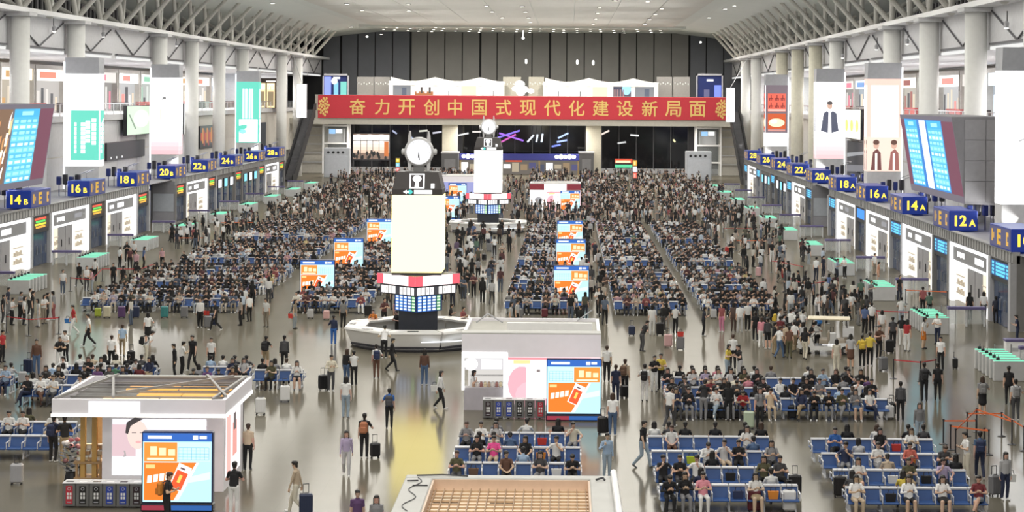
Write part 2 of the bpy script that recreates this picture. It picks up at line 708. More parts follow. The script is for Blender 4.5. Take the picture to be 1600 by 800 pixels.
    for k in range(-4, 9):
        y = 198 + 18.44 * k
        for yy, sets in ((y, ((-4.4, -1.2, 25.4), (-1.2, -7.8, 25.1), (0.4, 2.8, 25.0), (4.8, -1.0, 23.8))),
                         (y + 9.22, ((-4.4, -1.2, 25.4), (-1.2, -7.8, 25.1), (0.4, 2.8, 25.0)))):
            if yy > 352:
                continue
            root = tag(bpy.data.objects.new('roof_strut_cluster', None), 'spray of white steel struts under the roof edge, %s side' % nm, None, None, 'structure')
            COL.objects.link(root)
            root.location = (XCOL, yy, 20.75)
            for da, dy, z in sets:
                q = MB()
                q.tube((0, 0, 0), (o * da, dy, z - 20.75), 0.27, 0.21, 10)
                q.build('strut', STRUT, root, smooth=False)
            q = MB()
            q.sphere((0, 0, 0), 0.42, 8)
            q.build('node', STRUT, root, smooth=True)
    # glass balustrade of the gallery in bays
    for k in range(13):
        y = 102 + 18.44 * k
        q = MB()
        bx(q, 6.05, y, 11.62, 6.1, y + 18.2, 12.7)
        b = thing('balustrade', (0, 0, 0), 'glass balustrade bay of the upper gallery, bay %s from the near end, %s side' % (ordinal(k), nm), 'balustrade', 'gallery balustrade bays')
        q.build('glass_pane', CLEAR, b)
        q = MB()
        bx(q, 6.0, y, 12.7, 6.14, y + 18.2, 12.78)
        for i in range(7):
            bx(q, 6.03, y + 3.03 * i, 11.6, 6.12, y + 3.03 * i + 0.08, 12.7)
        q.build('rail', STEEL, b)
# ------------------------------------------------------------------ along the sides: signs, gates, shops, light boxes, boards
W_ = (1.6, 1.6, 1.6)
YEL = (1.0, 0.66, 0.03)
SIGNY = mat('sign_yellow_light', (0.9, 0.7, 0.1), 0.5, noise=0, emit=(1.0, 0.72, 0.05), strength=1.0)
SIGNB = mat('sign_blue_light', (0.008, 0.02, 0.13), 0.4, noise=0, emit=(0.008, 0.026, 0.19), strength=0.6)
SIGNS = mat('sign_side', (0.07, 0.075, 0.17), 0.35, noise=0.03)


def wall_plate(s, a, ya, yb, z):
    """plate on a side wall: u runs to the right for someone facing the wall."""
    f, o = side(s)
    x = f + o * a
    if s < 0:
        return Plate((x, ya, z), (0, 1, 0), (0, 0, 1), (1, 0, 0))
    return Plate((x, yb, z), (0, -1, 0), (0, 0, 1), (-1, 0, 0))


rnd = random.Random(3)
for s in (-1, 1):
    f, o = side(s)
    nm = 'left' if s < 0 else 'right'
    X = lambda a: f + o * a

    def bx(mb, a0, y0, z0, a1, y1, z1, m=0, c=None):
        x0, x1 = sorted((X(a0), X(a1)))
        mb.box(x0, y0, z0, x1, y1, z1, m, c)

    for j in range(-1, 9):
        d0 = 131.9 + 18.44 * j
        num = '%d' % (12 + 2 * j)
        let = 'B' if s < 0 else 'A'
        if s < 0 and j < 0:
            continue
        # ---- gate number box on the parapet
        if not (s < 0 and j < 1):
            root = thing('gate_sign', (X(0.95), d0, 4.72), 'blue box sign with yellow %s%s above the gate wall' % (num, let), 'sign', 'gate number signs')
            q = MB()
            q.bbox(-0.97, 0.0, 0.0, 0.97, 5.8, 1.36, 0.03)
            q.build('box', SIGNB if True else NAVY, root)
            q = MB()
            q.box(-0.85, -0.02, 0.06, 0.85, 0.0, 1.3)
            q.build('face', SIGNB, root)
            lettering('number', num, 1.0, SIGNY, root, (-0.2, -0.04, 0.68), bold=0.025, height=0.74)
            lettering('letter', let, 1.0, SIGNY, root, (0.60, -0.04, 0.52), bold=0.025, height=0.44)
            side_x = -o * 0.99
            p = Plate((side_x, 0.1 if s < 0 else 5.7, 0.08), (0, 1 if s < 0 else -1, 0), (0, 0, 1), (-o, 0, 0))
            p.rect(0, 0, 5.6, 1.2, (0.075, 0.075, 0.17))
            yy = (0.75, 0.42, 0.03)
            p.rect(0.5, 0.25, 0.8, 1.0, yy, 1)
            p.rect(1.0, 0.45, 1.2, 0.8, yy, 1)
            p.rect(2.0, 0.12, 2.35, 1.08, yy, 1)
            for b in (0.12, 0.5, 0.86):
                p.rect(2.35, b, 3.0, b + 0.22, yy, 1)
            p.rect(4.4, 0.2, 4.7, 1.0, (0.8, 0.45, 0.08), 1)
            p.rect(4.7, 0.2, 5.0, 0.45, (0.8, 0.45, 0.08), 1)
            p.rect(4.7, 0.75, 5.0, 1.0, (0.8, 0.45, 0.08), 1)
            p.build('side_print', root)
        # ---- loudspeakers and brackets behind the sign
        root = thing('roof_equipment', (X(2.6), d0 + 2.5, 4.6), 'dark loudspeakers and brackets on the roof behind sign %s%s' % (num, let), 'equipment', 'equipment behind the gate signs')
        for k in range(4):
            q = MB()
            q.bbox(-0.9 + k * 0.55, -0.3, 1.0, -0.55 + k * 0.55, 0.3, 1.75 + 0.2 * (k % 2), 0.04)
            q.tube((-0.72 + k * 0.55, 0, 0), (-0.72 + k * 0.55, 0, 1.1), 0.04, n=6)
            q.build('loudspeaker', DARK if k % 2 else NAVY, root)
        q = MB()
        q.path([(1.2, 0, 0), (1.2, 0, 2.0), (1.9, 0, 2.3), (1.9, 2, 2.3), (1.2, 2, 2.0), (1.2, 2, 0)], 0.04)
        q.build('bracket', STEEL, root)
        # ---- the gate below the sign
        root = thing('ticket_gate', (X(0), d0, 0), 'dark glazed platform gate with lit timetable strip under sign %s%s' % (num, let), 'gate', 'platform gates in the gate walls')
        for a, b in ((0, 0.55), (5.45, 6.0)):
            q = MB()
            x0, x1 = sorted((-o * -0.3, -o * 0.08))
            q.box(x0, a, 0, x1, b, 4.02)
            q.build('jamb', GREY if j % 2 else STONE, root)
        for k in range(4):
            q = MB()
            x0, x1 = sorted((o * 0.18, o * 0.28))
            q.box(x0, 0.58 + k * 1.22, 0.02, x1, 0.58 + k * 1.22 + 1.16, 2.62)
            d = q.build('door_leaf', mat('gate_glass', (0.03, 0.055, 0.12), 0.12, noise=0), root)
            h = MB()
            x0, x1 = sorted((o * 0.08, o * 0.16))
            h.box(x0, 0.58 + k * 1.22 + 0.5, 0.9, x1, 0.58 + k * 1.22 + 0.56, 1.6)
            h.build('handle', STEEL, d)
        q = MB()
        x0, x1 = sorted((o * 0.02, o * 0.28))
        q.box(x0, 0.55, 2.66, x1, 5.45, 4.0)
        bd = q.build('timetable', DARK, root)
        p = Plate((o * 0.0, 0.6 if s < 0 else 5.4, 2.95), (0, 1 if s < 0 else -1, 0), (0, 0, 1), (-o, 0, 0))
        if s > 0:
            if j == 2:
                p.rect(0.1, 0.05, 4.7, 0.9, (0.05, 0.35, 1.2), 0)
            else:
                p.rect(0.0, 0.0, 4.8, 0.92, (0.02, 0.10, 0.30), 0)
                for i in range(4):
                    p.rect(0.15, 0.08 + 0.21 * i, 0.75, 0.22 + 0.21 * i, (0.15, 0.75, 1.2), 1)
                    p.rect(1.2, 0.06 + 0.21 * i, 3.6 + 0.2 * (i % 2), 0.21 + 0.21 * i, (0.15, 0.8, 1.25), 1)
                    p.rect(4.0, 0.08 + 0.21 * i, 4.65, 0.22 + 0.21 * i, (0.15, 0.75, 1.2), 1)
        else:
            cols = [(1.2, 0.55, 0.05), (0.9, 0.9, 0.05), (0.12, 0.9, 0.15), (1.3, 0.12, 0.05)]
            p.rect(0.0, 0.0, 4.8, 0.92, (0.05, 0.03, 0.02), 0)
            for i in range(4):
                p.rect(0.9 - 0.3 * (i % 2), 0.06 + 0.22 * i, 3.7 + 0.2 * (i % 2), 0.22 + 0.22 * i, cols[i], 1)
        t = p.build('lit_rows', bd)
        # ---- the shop that follows the gate
        y0, y1 = d0 + 6, d0 + 18.44
        L = 12.44
        if j in (3, 8):
            continue
        if j in (5, 6):
            for k in range(3):
                root = thing('wall_screen', (X(0.2), y0 + 1.6 + 4.0 * k, 0), 'small square white wall screen, %s of three after gate %s%s' % (ordinal(k), num, let), 'screen', 'small screens in the far gate walls')
                q = MB()
                x0, x1 = sorted((-o * -0.02, -o * 0.12))
                q.box(x0, 0, 2.4, x1, 2.2, 3.5)
                q.build('case', DARK, root)
                p = Plate((-o * 0.125, 0.08 if s < 0 else 2.12, 2.46), (0, 1 if s < 0 else -1, 0), (0, 0, 1), (-o, 0, 0))
                p.rect(0, 0, 2.04, 0.98, (1.5, 1.6, 1.7) if (k + j) % 2 else (0.3, 0.9, 1.2))
                p.build('display', root)
                q = MB()
                q.box(-0.06, 0.3, 0, 0.06, 1.9, 2.3)
                q.build('door_leaf', mat('gate_glass'), root)
            continue
        if j == 7 and False:
            continue
        root = thing('shop_front', (X(0), y0, 0), 'white-lit shop front with grey header between gates, next after sign %s%s' % (num, let), 'shop front', 'shops in the gate walls')
        q = MB()
        lw = (1.9, 1.9, 1.9)

        def B(q, a0, ya, z0, a1, yb, z1, m=0, c=None):
            x0, x1 = sorted((o * a0, o * a1))
            q.box(x0, ya, z0, x1, yb, z1, m, c)
        B(q, 0.0, 0.05, 0, 0.25, 0.75, 4.0, 0, lw)
        B(q, 0.0, L - 0.75, 0, 0.25, L - 0.05, 4.0, 0, lw)
        B(q, 0.0, 0.75, 3.78, 0.2, L - 0.75, 4.0, 0, lw)
        B(q, 0.05, 0.75, 2.66, 0.25, L - 0.75, 2.82, 0, lw)
        q.build('light_frame', SCREEN, root)
        q = MB()
        B(q, 0.1, 0.75, 2.82, 0.4, L - 0.75, 3.78)
        hd = q.build('header', mat('header_grey', (0.26, 0.26, 0.27), 0.5), root)
        p = Plate((o * 0.09, 0.75 if s < 0 else L - 0.75, 2.98), (0, 1 if s < 0 else -1, 0), (0, 0, 1), (-o, 0, 0))
        g = (0.30, 0.30, 0.32) if j in (1, 2, 3) else (1.7, 1.7, 1.7)
        if j % 2:
            for k in range(5):
                p.rect(1.4 + 0.5 * k, 0.12 + 0.05 * (k % 2), 1.75 + 0.5 * k, 0.5, W_, 1)
            p.rect(7.0, 0.1, 9.6, 0.52, g, 1)
        else:
            p.rect(4.2, 0.1, 6.8, 0.54, g if s > 0 else W_, 1)
            for k in range(4):
                p.rect(1.2 + 0.42 * k, 0.14, 1.5 + 0.42 * k, 0.48, W_, 1)
        p.build('header_sign', hd)
        # interior: side walls, back wall and displays glow in place of shop lamps
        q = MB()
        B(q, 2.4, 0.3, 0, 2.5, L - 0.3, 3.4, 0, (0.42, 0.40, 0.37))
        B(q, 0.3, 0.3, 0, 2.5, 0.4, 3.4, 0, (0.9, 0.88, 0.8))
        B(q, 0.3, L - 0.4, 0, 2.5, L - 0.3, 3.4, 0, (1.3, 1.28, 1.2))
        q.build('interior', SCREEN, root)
        q = MB()
        B(q, 0.3, 0.3, 2.66, 2.5, L - 0.3, 2.7)
        q.build('soffit', WHITE, root)
        for a, b, cc in ((0.9, 3.4, (1.05, 0.93, 0.72)), (L - 3.6, L - 0.9, (1.2, 1.1, 0.95))):
            q = MB()
            B(q, 0.35, a, 0.1, 0.5, b, 2.6, 0, cc)
            w = q.build('display_window', SCREEN, root)
            q = MB()
            for z in (0.6, 1.2, 1.8):
                B(q, 0.25, a + 0.1, z, 0.34, b - 0.1, z + 0.06)
            for z in (0.66, 1.26):
                for k in range(4):
                    B(q, 0.24, a + 0.2 + k * 0.55, z, 0.34, a + 0.45 + k * 0.55, z + 0.22 + 0.1 * (k % 2))
            q.build('shelf', mat('shelf_pale', (0.62, 0.55, 0.45), 0.5), w)
        for k in range(2):
            q = MB()
            ya = 3.7 + k * 2.4
            B(q, 0.4, ya, 0.0, 0.5, ya + 2.2, 2.6)
            d = q.build('door_leaf', mat('shop_door_grey', (0.33, 0.32, 0.33), 0.35), root)
            q = MB()
            B(q, 0.34, ya + 1.0, 0.9, 0.4, ya + 1.08, 1.5)
            q.build('handle', DARK, d)
    # ---- lobby recess beside gate 20: tall block with pale panel
    d0 = 131.9 + 18.44 * 4
    root = thing('lobby_pier', (X(1.2), d0, 0), 'broad grey pier with a pale panel at the lobby recess, %s gate wall' % nm, 'pier', 'lobby piers')
    q = MB()
    q.box(-1.2, -0.15, 0, 1.2, 0, 4.4)
    q.build('body', mat('pier_grey', (0.23, 0.23, 0.25), 0.45), root)
    q = MB()
    q.box(-1.1, -0.2, 1.2, 1.1, -0.15, 3.1)
    q.build('panel', mat('pier_panel', (0.42, 0.45, 0.50), 0.4), root)
    q = MB()
    q.box(-1.1, -0.2, 0.05, 1.1, -0.15, 1.15)
    q.build('panel', mat('pier_low', (0.30, 0.30, 0.33), 0.45), root)
    if s < 0:
        root = thing('blue_sign_wall', (X(1.0), d0 - 1.6, 0), 'dark blue wall sign with white strip beside the lobby pier', 'sign')
        q = MB()
        q.box(-2.4, 0, 0, -1.3, 0.3, 5.2)
        q.build('body', NAVY, root)
        p = Plate((-2.35, -0.01, 0.2), (1, 0, 0), (0, 0, 1), (0, -1, 0))
        p.rect(0.1, 0.2, 0.22, 2.8, (0.8, 1.1, 1.6))
        p.disc(0.7, 3.6, 0.3, 0.3, (0.9, 1.0, 1.2))
        p.build('mark', root)


# ---- light boxes round four columns on each side
def light_box(s, k, style, desc):
    f, o = side(s)
    x, y = f + o * 3.2, 198 + 18.44 * k
    w, dd = 1.62, 0.95
    root = thing('light_box', (x, y, 4.6), desc, 'light box', 'light boxes round the columns')
    q = MB()
    q.bbox(-w, -dd, 0, w, dd, 2.4, 0.04)
    q.build('base', LGREY, root)
    q = MB()
    q.box(-w, -dd, 2.4, w, dd, 11.0)
    q.build('body', WHITE, root)
    q = MB()
    q.poly([(-w, -dd, 11.0), (w, -dd, 11.0), (w, dd, 11.0), (-w, dd, 11.0), (-w * 0.96, -dd, 12.5), (w * 0.96, -dd, 12.5), (w, dd, 12.5), (-w, dd, 12.5)],
           [(0, 3, 2, 1), (4, 5, 6, 7), (0, 1, 5, 4), (1, 2, 6, 5), (2, 3, 7, 6), (3, 0, 4, 7)])
    q.build('cap', mat('cap_grey', (0.40, 0.41, 0.44), 0.5), root)
    q = MB()
    q.box(o * w - 0.06, -dd - 0.08, 0.3, o * w + 0.06, -dd, 12.1, 0, (2.2, 2.25, 2.3))
    q.build('edge_light', SCREEN, root)
    hw, hh = 2 * w, 8.6
    wh = (2.4, 2.4, 2.4)
    teal = (0.16, 0.80, 0.62)
    for face in ('front', 'hall'):
        if face == 'front':
            p = Plate((-w, -dd, 2.4), (1, 0, 0), (0, 0, 1), (0, -1, 0))
        else:
            p = Plate((-o * w, -dd if s < 0 else dd, 2.4), (0, -o, 0), (0, 0, 1), (-o, 0, 0))
            hw = 2 * dd
        a = hw / 3.24
        P = lambda x0, y0, x1, y1, c, l=1: p.rect(x0 * a, y0, x1 * a, y1, c, l)
        if style == 'teal_half':
            P(0, 0, 3.24, hh, wh, 0)
            P(0.62, 0.55, 3.24, 5.2, teal)
            for k_, (cx, b0, b1) in enumerate(((0.95, 1.2, 4.2), (1.55, 1.2, 4.5), (2.0, 2.2, 4.4), (2.55, 2.0, 4.55))):
                n = int((b1 - b0) / 0.42)
                for i in range(n):
                    P(cx, b0 + i * 0.42, cx + (0.2 if k_ == 0 else 0.42), b0 + i * 0.42 + 0.34, (1.7, 1.9, 1.8), 2)
        elif style == 'white_pink':
            P(0, 0, 3.24, hh, wh, 0)
            for i in range(5):
                P(0, i * 0.45, 3.24, i * 0.45 + 0.45, (1.15 + 0.1 * i, 0.66 + 0.1 * i, 0.70 + 0.1 * i))
            p.disc(1.55 * a, 6.3, 0.22, 0.16, (0.25, 0.25, 0.25), 2)
            P(1.3, 6.05, 1.42, 6.3, (0.3, 0.3, 0.3), 2)
            P(1.0, 3.9, 1.2, 5.1, (1.6, 1.5, 0.9), 2)
        elif style == 'teal_full':
            P(0, 0, 3.24, hh, teal, 0)
            for x0, x1 in ((0.95, 1.25), (1.35, 1.65), (1.85, 2.1), (2.2, 2.45)):
                P(x0, 3.4, x1, 7.6, (1.3, 1.9, 1.8))
            P(0.5, 0.1, 3.1, 3.3, (1.8, 2.1, 2.1))
            p.poly([(0.1 * a, 1.4), (1.6 * a, 2.1), (1.6 * a, 2.6), (0.1 * a, 2.3)], teal, 2)
            p.disc(1.0 * a, 1.6, 0.5, 0.35, (0.4, 1.3, 1.2), 2)
        elif style == 'man':
            P(0, 0, 3.24, hh, wh, 0)
            for i in range(5):
                P(0, i * 0.45, 3.24, i * 0.45 + 0.45, (1.15 + 0.1 * i, 0.72 + 0.09 * i, 0.74 + 0.09 * i))
            jk = (0.10, 0.11, 0.17)
            p.poly([(0.55 * a, 3.1), (1.35 * a, 2.9), (1.45 * a, 5.2), (1.2 * a, 5.35), (0.85 * a, 5.1)], jk, 2)
            p.poly([(2.55 * a, 3.1), (1.75 * a, 2.9), (1.65 * a, 5.2), (1.9 * a, 5.35), (2.3 * a, 5.1)], jk, 2)
            p.poly([(1.35 * a, 2.9), (1.75 * a, 2.9), (1.68 * a, 5.3), (1.42 * a, 5.3)], (1.7, 1.7, 1.7), 3)
            p.disc(1.55 * a, 5.95, 0.3 * a, 0.42, (0.80, 0.52, 0.40), 2)
            p.disc(1.55 * a, 6.25, 0.33 * a, 0.22, (0.12, 0.1, 0.1), 3)
        elif style == 'band':
            P(0, 0, 3.24, hh, (1.25, 0.78, 0.66), 0)
            P(0.35, 0.0, 2.9, hh - 0.6, wh)
            P(0, 0, 3.24, 3.2, (1.2, 0.90, 0.76), 2)
            for cx, cc in ((0.85, (0.20, 0.07, 0.07)), (2.5, (0.42, 0.16, 0.14))):
                p.poly([((cx - 0.5) * a, 0.1), ((cx + 0.5) * a, 0.1), ((cx + 0.42) * a, 1.7), ((cx + 0.1) * a, 2.1), ((cx - 0.3) * a, 1.8)], cc, 3)
                p.disc(cx * a, 2.45, 0.27 * a, 0.36, (0.85, 0.52, 0.40), 3)
                p.disc(cx * a, 2.7, 0.3 * a, 0.24, (0.15, 0.07, 0.05), 4)
                P(cx - 0.1, 0.1, cx + 0.1, 1.7, (1.6, 1.4, 1.3), 4)
        elif style == 'red_food':
            P(0, 0, 3.24, hh, wh, 0)
            P(0.05, 1.9, 3.2, hh, (0.22, 0.17, 0.2))
            P(0.35, 4.9, 2.9, 7.4, (1.0, 0.16, 0.10), 2)
            for i in range(2):
                for k_ in range(3):
                    x0, b = 0.5 + 0.82 * k_, 5.35 + i * 1.05
                    P(x0, b + 0.25, x0 + 0.62, b + 0.38, (0.25, 0.03, 0.03), 3)
                    P(x0 + 0.25, b, x0 + 0.38, b + 0.8, (0.25, 0.03, 0.03), 3)
                    P(x0 + 0.05, b + 0.02, x0 + 0.17, b + 0.3, (0.25, 0.03, 0.03), 3)
                    P(x0 + 0.5, b + 0.02, x0 + 0.6, b + 0.3, (0.25, 0.03, 0.03), 3)
            P(0.4, 4.95, 2.85, 5.2, (1.3, 0.7, 0.6), 3)
            P(0.35, 2.4, 2.9, 4.6, (0.75, 0.12, 0.03), 2)
            p.disc(1.6 * a, 3.3, 1.15 * a, 0.6, (1.5, 1.15, 0.7), 3)
            p.disc(1.2 * a, 3.5, 0.5 * a, 0.35, (1.7, 1.5, 1.1), 4)
            P(0.4, 2.1, 2.85, 2.35, (0.8, 0.35, 0.3), 3)
        else:                                                   # plain white with a pale figure
            P(0, 0, 3.24, hh, wh, 0)
            p.disc(2.5 * a, 5.6, 0.4 * a, 0.55, (1.6, 1.0, 0.8), 1)
            p.poly([(1.2 * a, 0.2), (3.2 * a, 0.2), (3.1 * a, 4.6), (2.3 * a, 5.0), (1.6 * a, 4.4)], (1.5, 1.7, 1.9), 1)
            p.poly([(1.1 * a, 4.0), (2.0 * a, 4.4), (2.0 * a, 4.5), (1.1 * a, 4.12)], (0.6, 0.6, 0.6), 2)
        p.build('front_poster' if face == 'front' else 'hall_poster', root)


light_box(-1, -1, 'teal_half', 'tall column light box, white above and teal with white writing below')
light_box(-1, 1, 'white_pink', 'tall white column light box fading to pink at its foot')
light_box(-1, 4, 'teal_full', 'tall teal column light box with white vertical writing')
light_box(1, -4, 'pale', 'tall white column light box with a pale figure, nearest on its side')
light_box(1, -1, 'band', 'tall white and peach column light box with three people in its poster')
light_box(1, 1, 'man', 'tall white column light box with a man in a dark jacket')
light_box(1, 4, 'red_food', 'tall column light box with a red notice over a dish of food')


# ---- the two big timetable boards
def big_board(s):
    f, o = side(s)
    d1, d2 = (128.0, 148.0) if s > 0 else (131.0, 153.5)
    xt = f - o * 0.7 if s > 0 else f + 1.0          # top edge leans into the hall
    xb = xt + o * 0.95
    zt, zb = (12.55, 6.75) if s > 0 else (12.9, 6.5)
    root = thing('timetable_board', (0, 0, 0), ('huge tilted timetable board with two cyan tables and grey end panels' if s > 0 else
                                                'huge tilted timetable board with a cyan table beside a film picture'), 'board')
    xo = xt + o * 3.7
    q = MB()
    vs = []
    for y in (d1, d2):
        vs += [(xb, y, zb), (xo, y, zb - 0.1), (xo, y, zt + 0.05), (xt, y, zt)]
    q.poly(vs, [(0, 1, 2, 3), (7, 6, 5, 4), (0, 4, 5, 1), (1, 5, 6, 2), (2, 6, 7, 3), (3, 7, 4, 0)])
    q.build('housing', mat('board_grey', (0.21, 0.205, 0.22), 0.45), root)
    # end panels facing the viewer
    n3, n4 = 2, 4
    for a in range(n3):
        for b in range(n4):
            q = MB()
            xa0 = min(xt, xo) + 0.62 if s > 0 else min(xt, xo) + 0.1
            wx = (abs(xo - xt) - 0.85) / n3
            zh = (zt - zb - 0.3) / n4
            x0, x1 = xa0 + a * wx + 0.02, xa0 + (a + 1) * wx - 0.02
            q.box(x0 + 0.25 * (s > 0), d1 - 0.05, zb + 0.15 + b * zh + 0.02, x1 + 0.25 * (s > 0), d1, zb + 0.15 + (b + 1) * zh - 0.02)
            q.build('end_panel', mat('board_end', (0.27, 0.265, 0.28), 0.4), root)
    # the screen on the leaning face
    L = d2 - d1
    u = Vector((0, 1 if s < 0 else -1, 0))
    v = Vector((xt - xb, 0, zt - zb))
    hh = v.length
    v.normalize()
    nrm = Vector((-o * (zt - zb), 0, -(abs(xt - xb)))).normalized()
    p = Plate((xb, d1 if s < 0 else d2, zb), u, v, nrm)
    p.rect(0, 0, L, hh, (0.17, 0.15, 0.19), 0)
    cy, cyd, cyl = (0.10, 0.62, 0.95), (0.05, 0.40, 0.80), (0.45, 1.1, 1.35)

    def table(a0, a1, b0, b1):
        p.rect(a0, b0, a1, b1, cy, 2)
        n = 11
        h = (b1 - b0) / (n + 1.6)
        p.rect(a0, b1 - 1.4 * h, a1, b1, (0.06, 0.55, 1.0), 3)
        p.rect(a0 + (a1 - a0) * 0.3, b1 - 1.1 * h, a0 + (a1 - a0) * 0.75, b1 - 0.4 * h, cyl, 4)
        for i in range(n):
            z = b0 + (i + 0.25) * h
            if i % 2:
                p.rect(a0, z - 0.1, a1, z + h * 0.8, (0.20, 0.80, 1.05), 3)
            for q0, q1 in ((0.05, 0.2), (0.28, 0.5), (0.56, 0.7), (0.78, 0.94)):
                p.rect(a0 + (a1 - a0) * q0, z, a0 + (a1 - a0) * q1, z + h * 0.5, cyl if i % 3 else (0.9, 1.3, 1.2), 4)
    e = 0.5
    mg = (0.20, 0.055, 0.10)
    if s > 0:
        p.rect(0.1, e, L * 0.075, hh - 0.35, mg, 1)
        p.rect(L * 0.80, e, L - 0.1, hh - 0.35, mg, 1)
        p.rect(L * 0.08, e, L * 0.80, hh - 0.3, (0.04, 0.25, 0.75), 1)
        table(L * 0.09, L * 0.33, e + 0.1, hh - 0.35)
        p.grad(L * 0.38, e + 0.05, L * 0.50, hh - 0.35, (1.2, 1.5, 1.7), (1.1, 1.2, 1.6), 2)
        p.rect(L * 0.40, e + 0.1, L * 0.48, hh - 0.4, (1.6, 1.6, 1.6), 3)
        table(L * 0.53, L * 0.79, e + 0.1, hh - 0.35)
    else:
        p.rect(L * 0.83, e, L - 0.15, hh - 0.35, mg, 1)
        table(L * 0.52, L * 0.82, e, hh - 0.35)
        p.rect(0.1, e, L * 0.50, hh - 0.35, (0.25, 0.14, 0.08), 1)
        rr = random.Random(5)
        for k in range(46):
            a = rr.uniform(0.2, L * 0.48)
            b = rr.uniform(e, hh - 1.6)
            t = rr.uniform(0.06, 0.28)
            g = rr.choice([(1.5, 1.3, 1.0), (0.8, 0.4, 0.15), (0.15, 0.06, 0.04), (1.1, 0.8, 0.4), (1.6, 1.5, 1.4)])
            p.poly([(a, b), (a + t * 2, b), (a + t * 2 + 0.25, b + rr.uniform(0.8, 1.3)), (a + t * 0.5, b + rr.uniform(0.6, 1.1))], g, 2 + k % 5)
    p.build('screen', root)


big_board(1)
big_board(-1)

# ---- things on the facades behind the gate roofs
def facade_item(s, name, y0, y1, z0, z1, label, cat, draw, depth=0.25, mount=6.44):
    f, o = side(s)
    x = f + o * mount
    root = thing(name, (x, y0, z0), label, cat)
    q = MB()
    xa, xb = sorted((0, -o * depth))
    q.box(xa, 0, 0, xb, y1 - y0, z1 - z0)
    q.build('case', DARK, root)
    p = Plate((-o * (depth + 0.005), 0 if s < 0 else y1 - y0, 0), (0, 1 if s < 0 else -1, 0), (0, 0, 1), (-o, 0, 0))
    draw(p, y1 - y0, z1 - z0)
    p.build('display', root)


def d_green(p, w, h):
    p.rect(0.1, 0.1, w - 0.1, h - 0.1, (0.75, 1.0, 0.72))
    p.disc(w * 0.5, h * 0.55, w * 0.28, h * 0.3, (1.2, 1.3, 1.0), 1)
    p.poly([(w * 0.05, h * 0.7), (w * 0.1, h * 0.7), (w * 0.32, h * 0.22), (w * 0.27, h * 0.2)], (0.25, 0.35, 0.25), 2)


def d_black(p, w, h):
    p.rect(0.05, 0.05, w - 0.05, h - 0.05, (0.05, 0.05, 0.055))
    for k in range(3):
        p.disc(w * (0.1 + 0.14 * k), h * 0.14, 0.22, 0.14, (1.2, 1.2, 1.2), 1)


def d_art(p, w, h):
    for k in range(9):
        p.rect(w * (0.04 + 0.1 * k), h * (0.35 - 0.12 * (k % 3)), w * (0.12 + 0.1 * k), h * (0.7 + 0.1 * ((k * 2) % 3)), [(0.6, 0.12, 0.07), (0.65, 0.3, 0.1), (0.4, 0.1, 0.1)][k % 3], 1)


def d_white(p, w, h):
    p.rect(0, 0, w, h, (1.9, 1.9, 1.7))


def d_yellow(p, w, h):
    p.rect(0.1, 0.1, w - 0.1, h - 0.1, (1.5, 1.5, 1.25))
    for k in range(3):
        p.disc(w * (0.2 + 0.3 * k), h * 0.45, w * 0.09, h * 0.2, (0.85, 1.05, 0.25), 1)


def d_dark(p, w, h):
    p.rect(0.05, 0.05, w - 0.05, h - 0.05, (0.04, 0.04, 0.045))
    p.poly([(0.2, h * 0.55), (w * 0.9, h * 0.7), (w * 0.9, h * 0.78), (0.2, h * 0.66)], (0.35, 0.36, 0.38), 1)
    p.poly([(0.2, h * 0.15), (w * 0.9, h * 0.25), (w * 0.9, h * 0.42), (0.2, h * 0.33)], (0.2, 0.2, 0.22), 1)


facade_item(-1, 'picture_box', 207.5, 221.5, 9.2, 12.5, 'pale green lit picture on the upper facade', 'light box', d_green, 0.4, 6.0)
facade_item(-1, 'notice_board', 201, 219, 6.7, 8.6, 'long black notice board with three white dots under the green picture', 'board', d_black)
facade_item(-1, 'wall_art', 252, 262, 6.6, 9.6, 'red and orange jagged wall art between two columns', 'wall art', d_art)
facade_item(-1, 'white_light_box', 238.5, 247, 8.8, 12.6, 'plain white light box beside a tall bare column', 'light box', d_white, 0.4, 6.0)
facade_item(1, 'picture_box', 209, 222, 9.2, 12.6, 'pale lit picture with three lime spots on the upper facade', 'light box', d_yellow, 0.4, 6.0)
facade_item(1, 'notice_board', 209, 223, 4.7, 8.9, 'large dark glazed board under the lime spotted picture', 'board', d_dark)
facade_item(1, 'door_opening', 268, 274, 4.4, 9.0, 'tall dark opening in the beige facade beside the red light box', 'doorway', lambda p, w, h: p.rect(0, 0, w, h, (0.03, 0.03, 0.03)))
facade_item(-1, 'door_opening', 299, 307, 5.0, 9.4, 'tall dark opening in the beige facade near the escalator', 'doorway', lambda p, w, h: p.rect(0, 0, w, h, (0.015, 0.02, 0.03)))

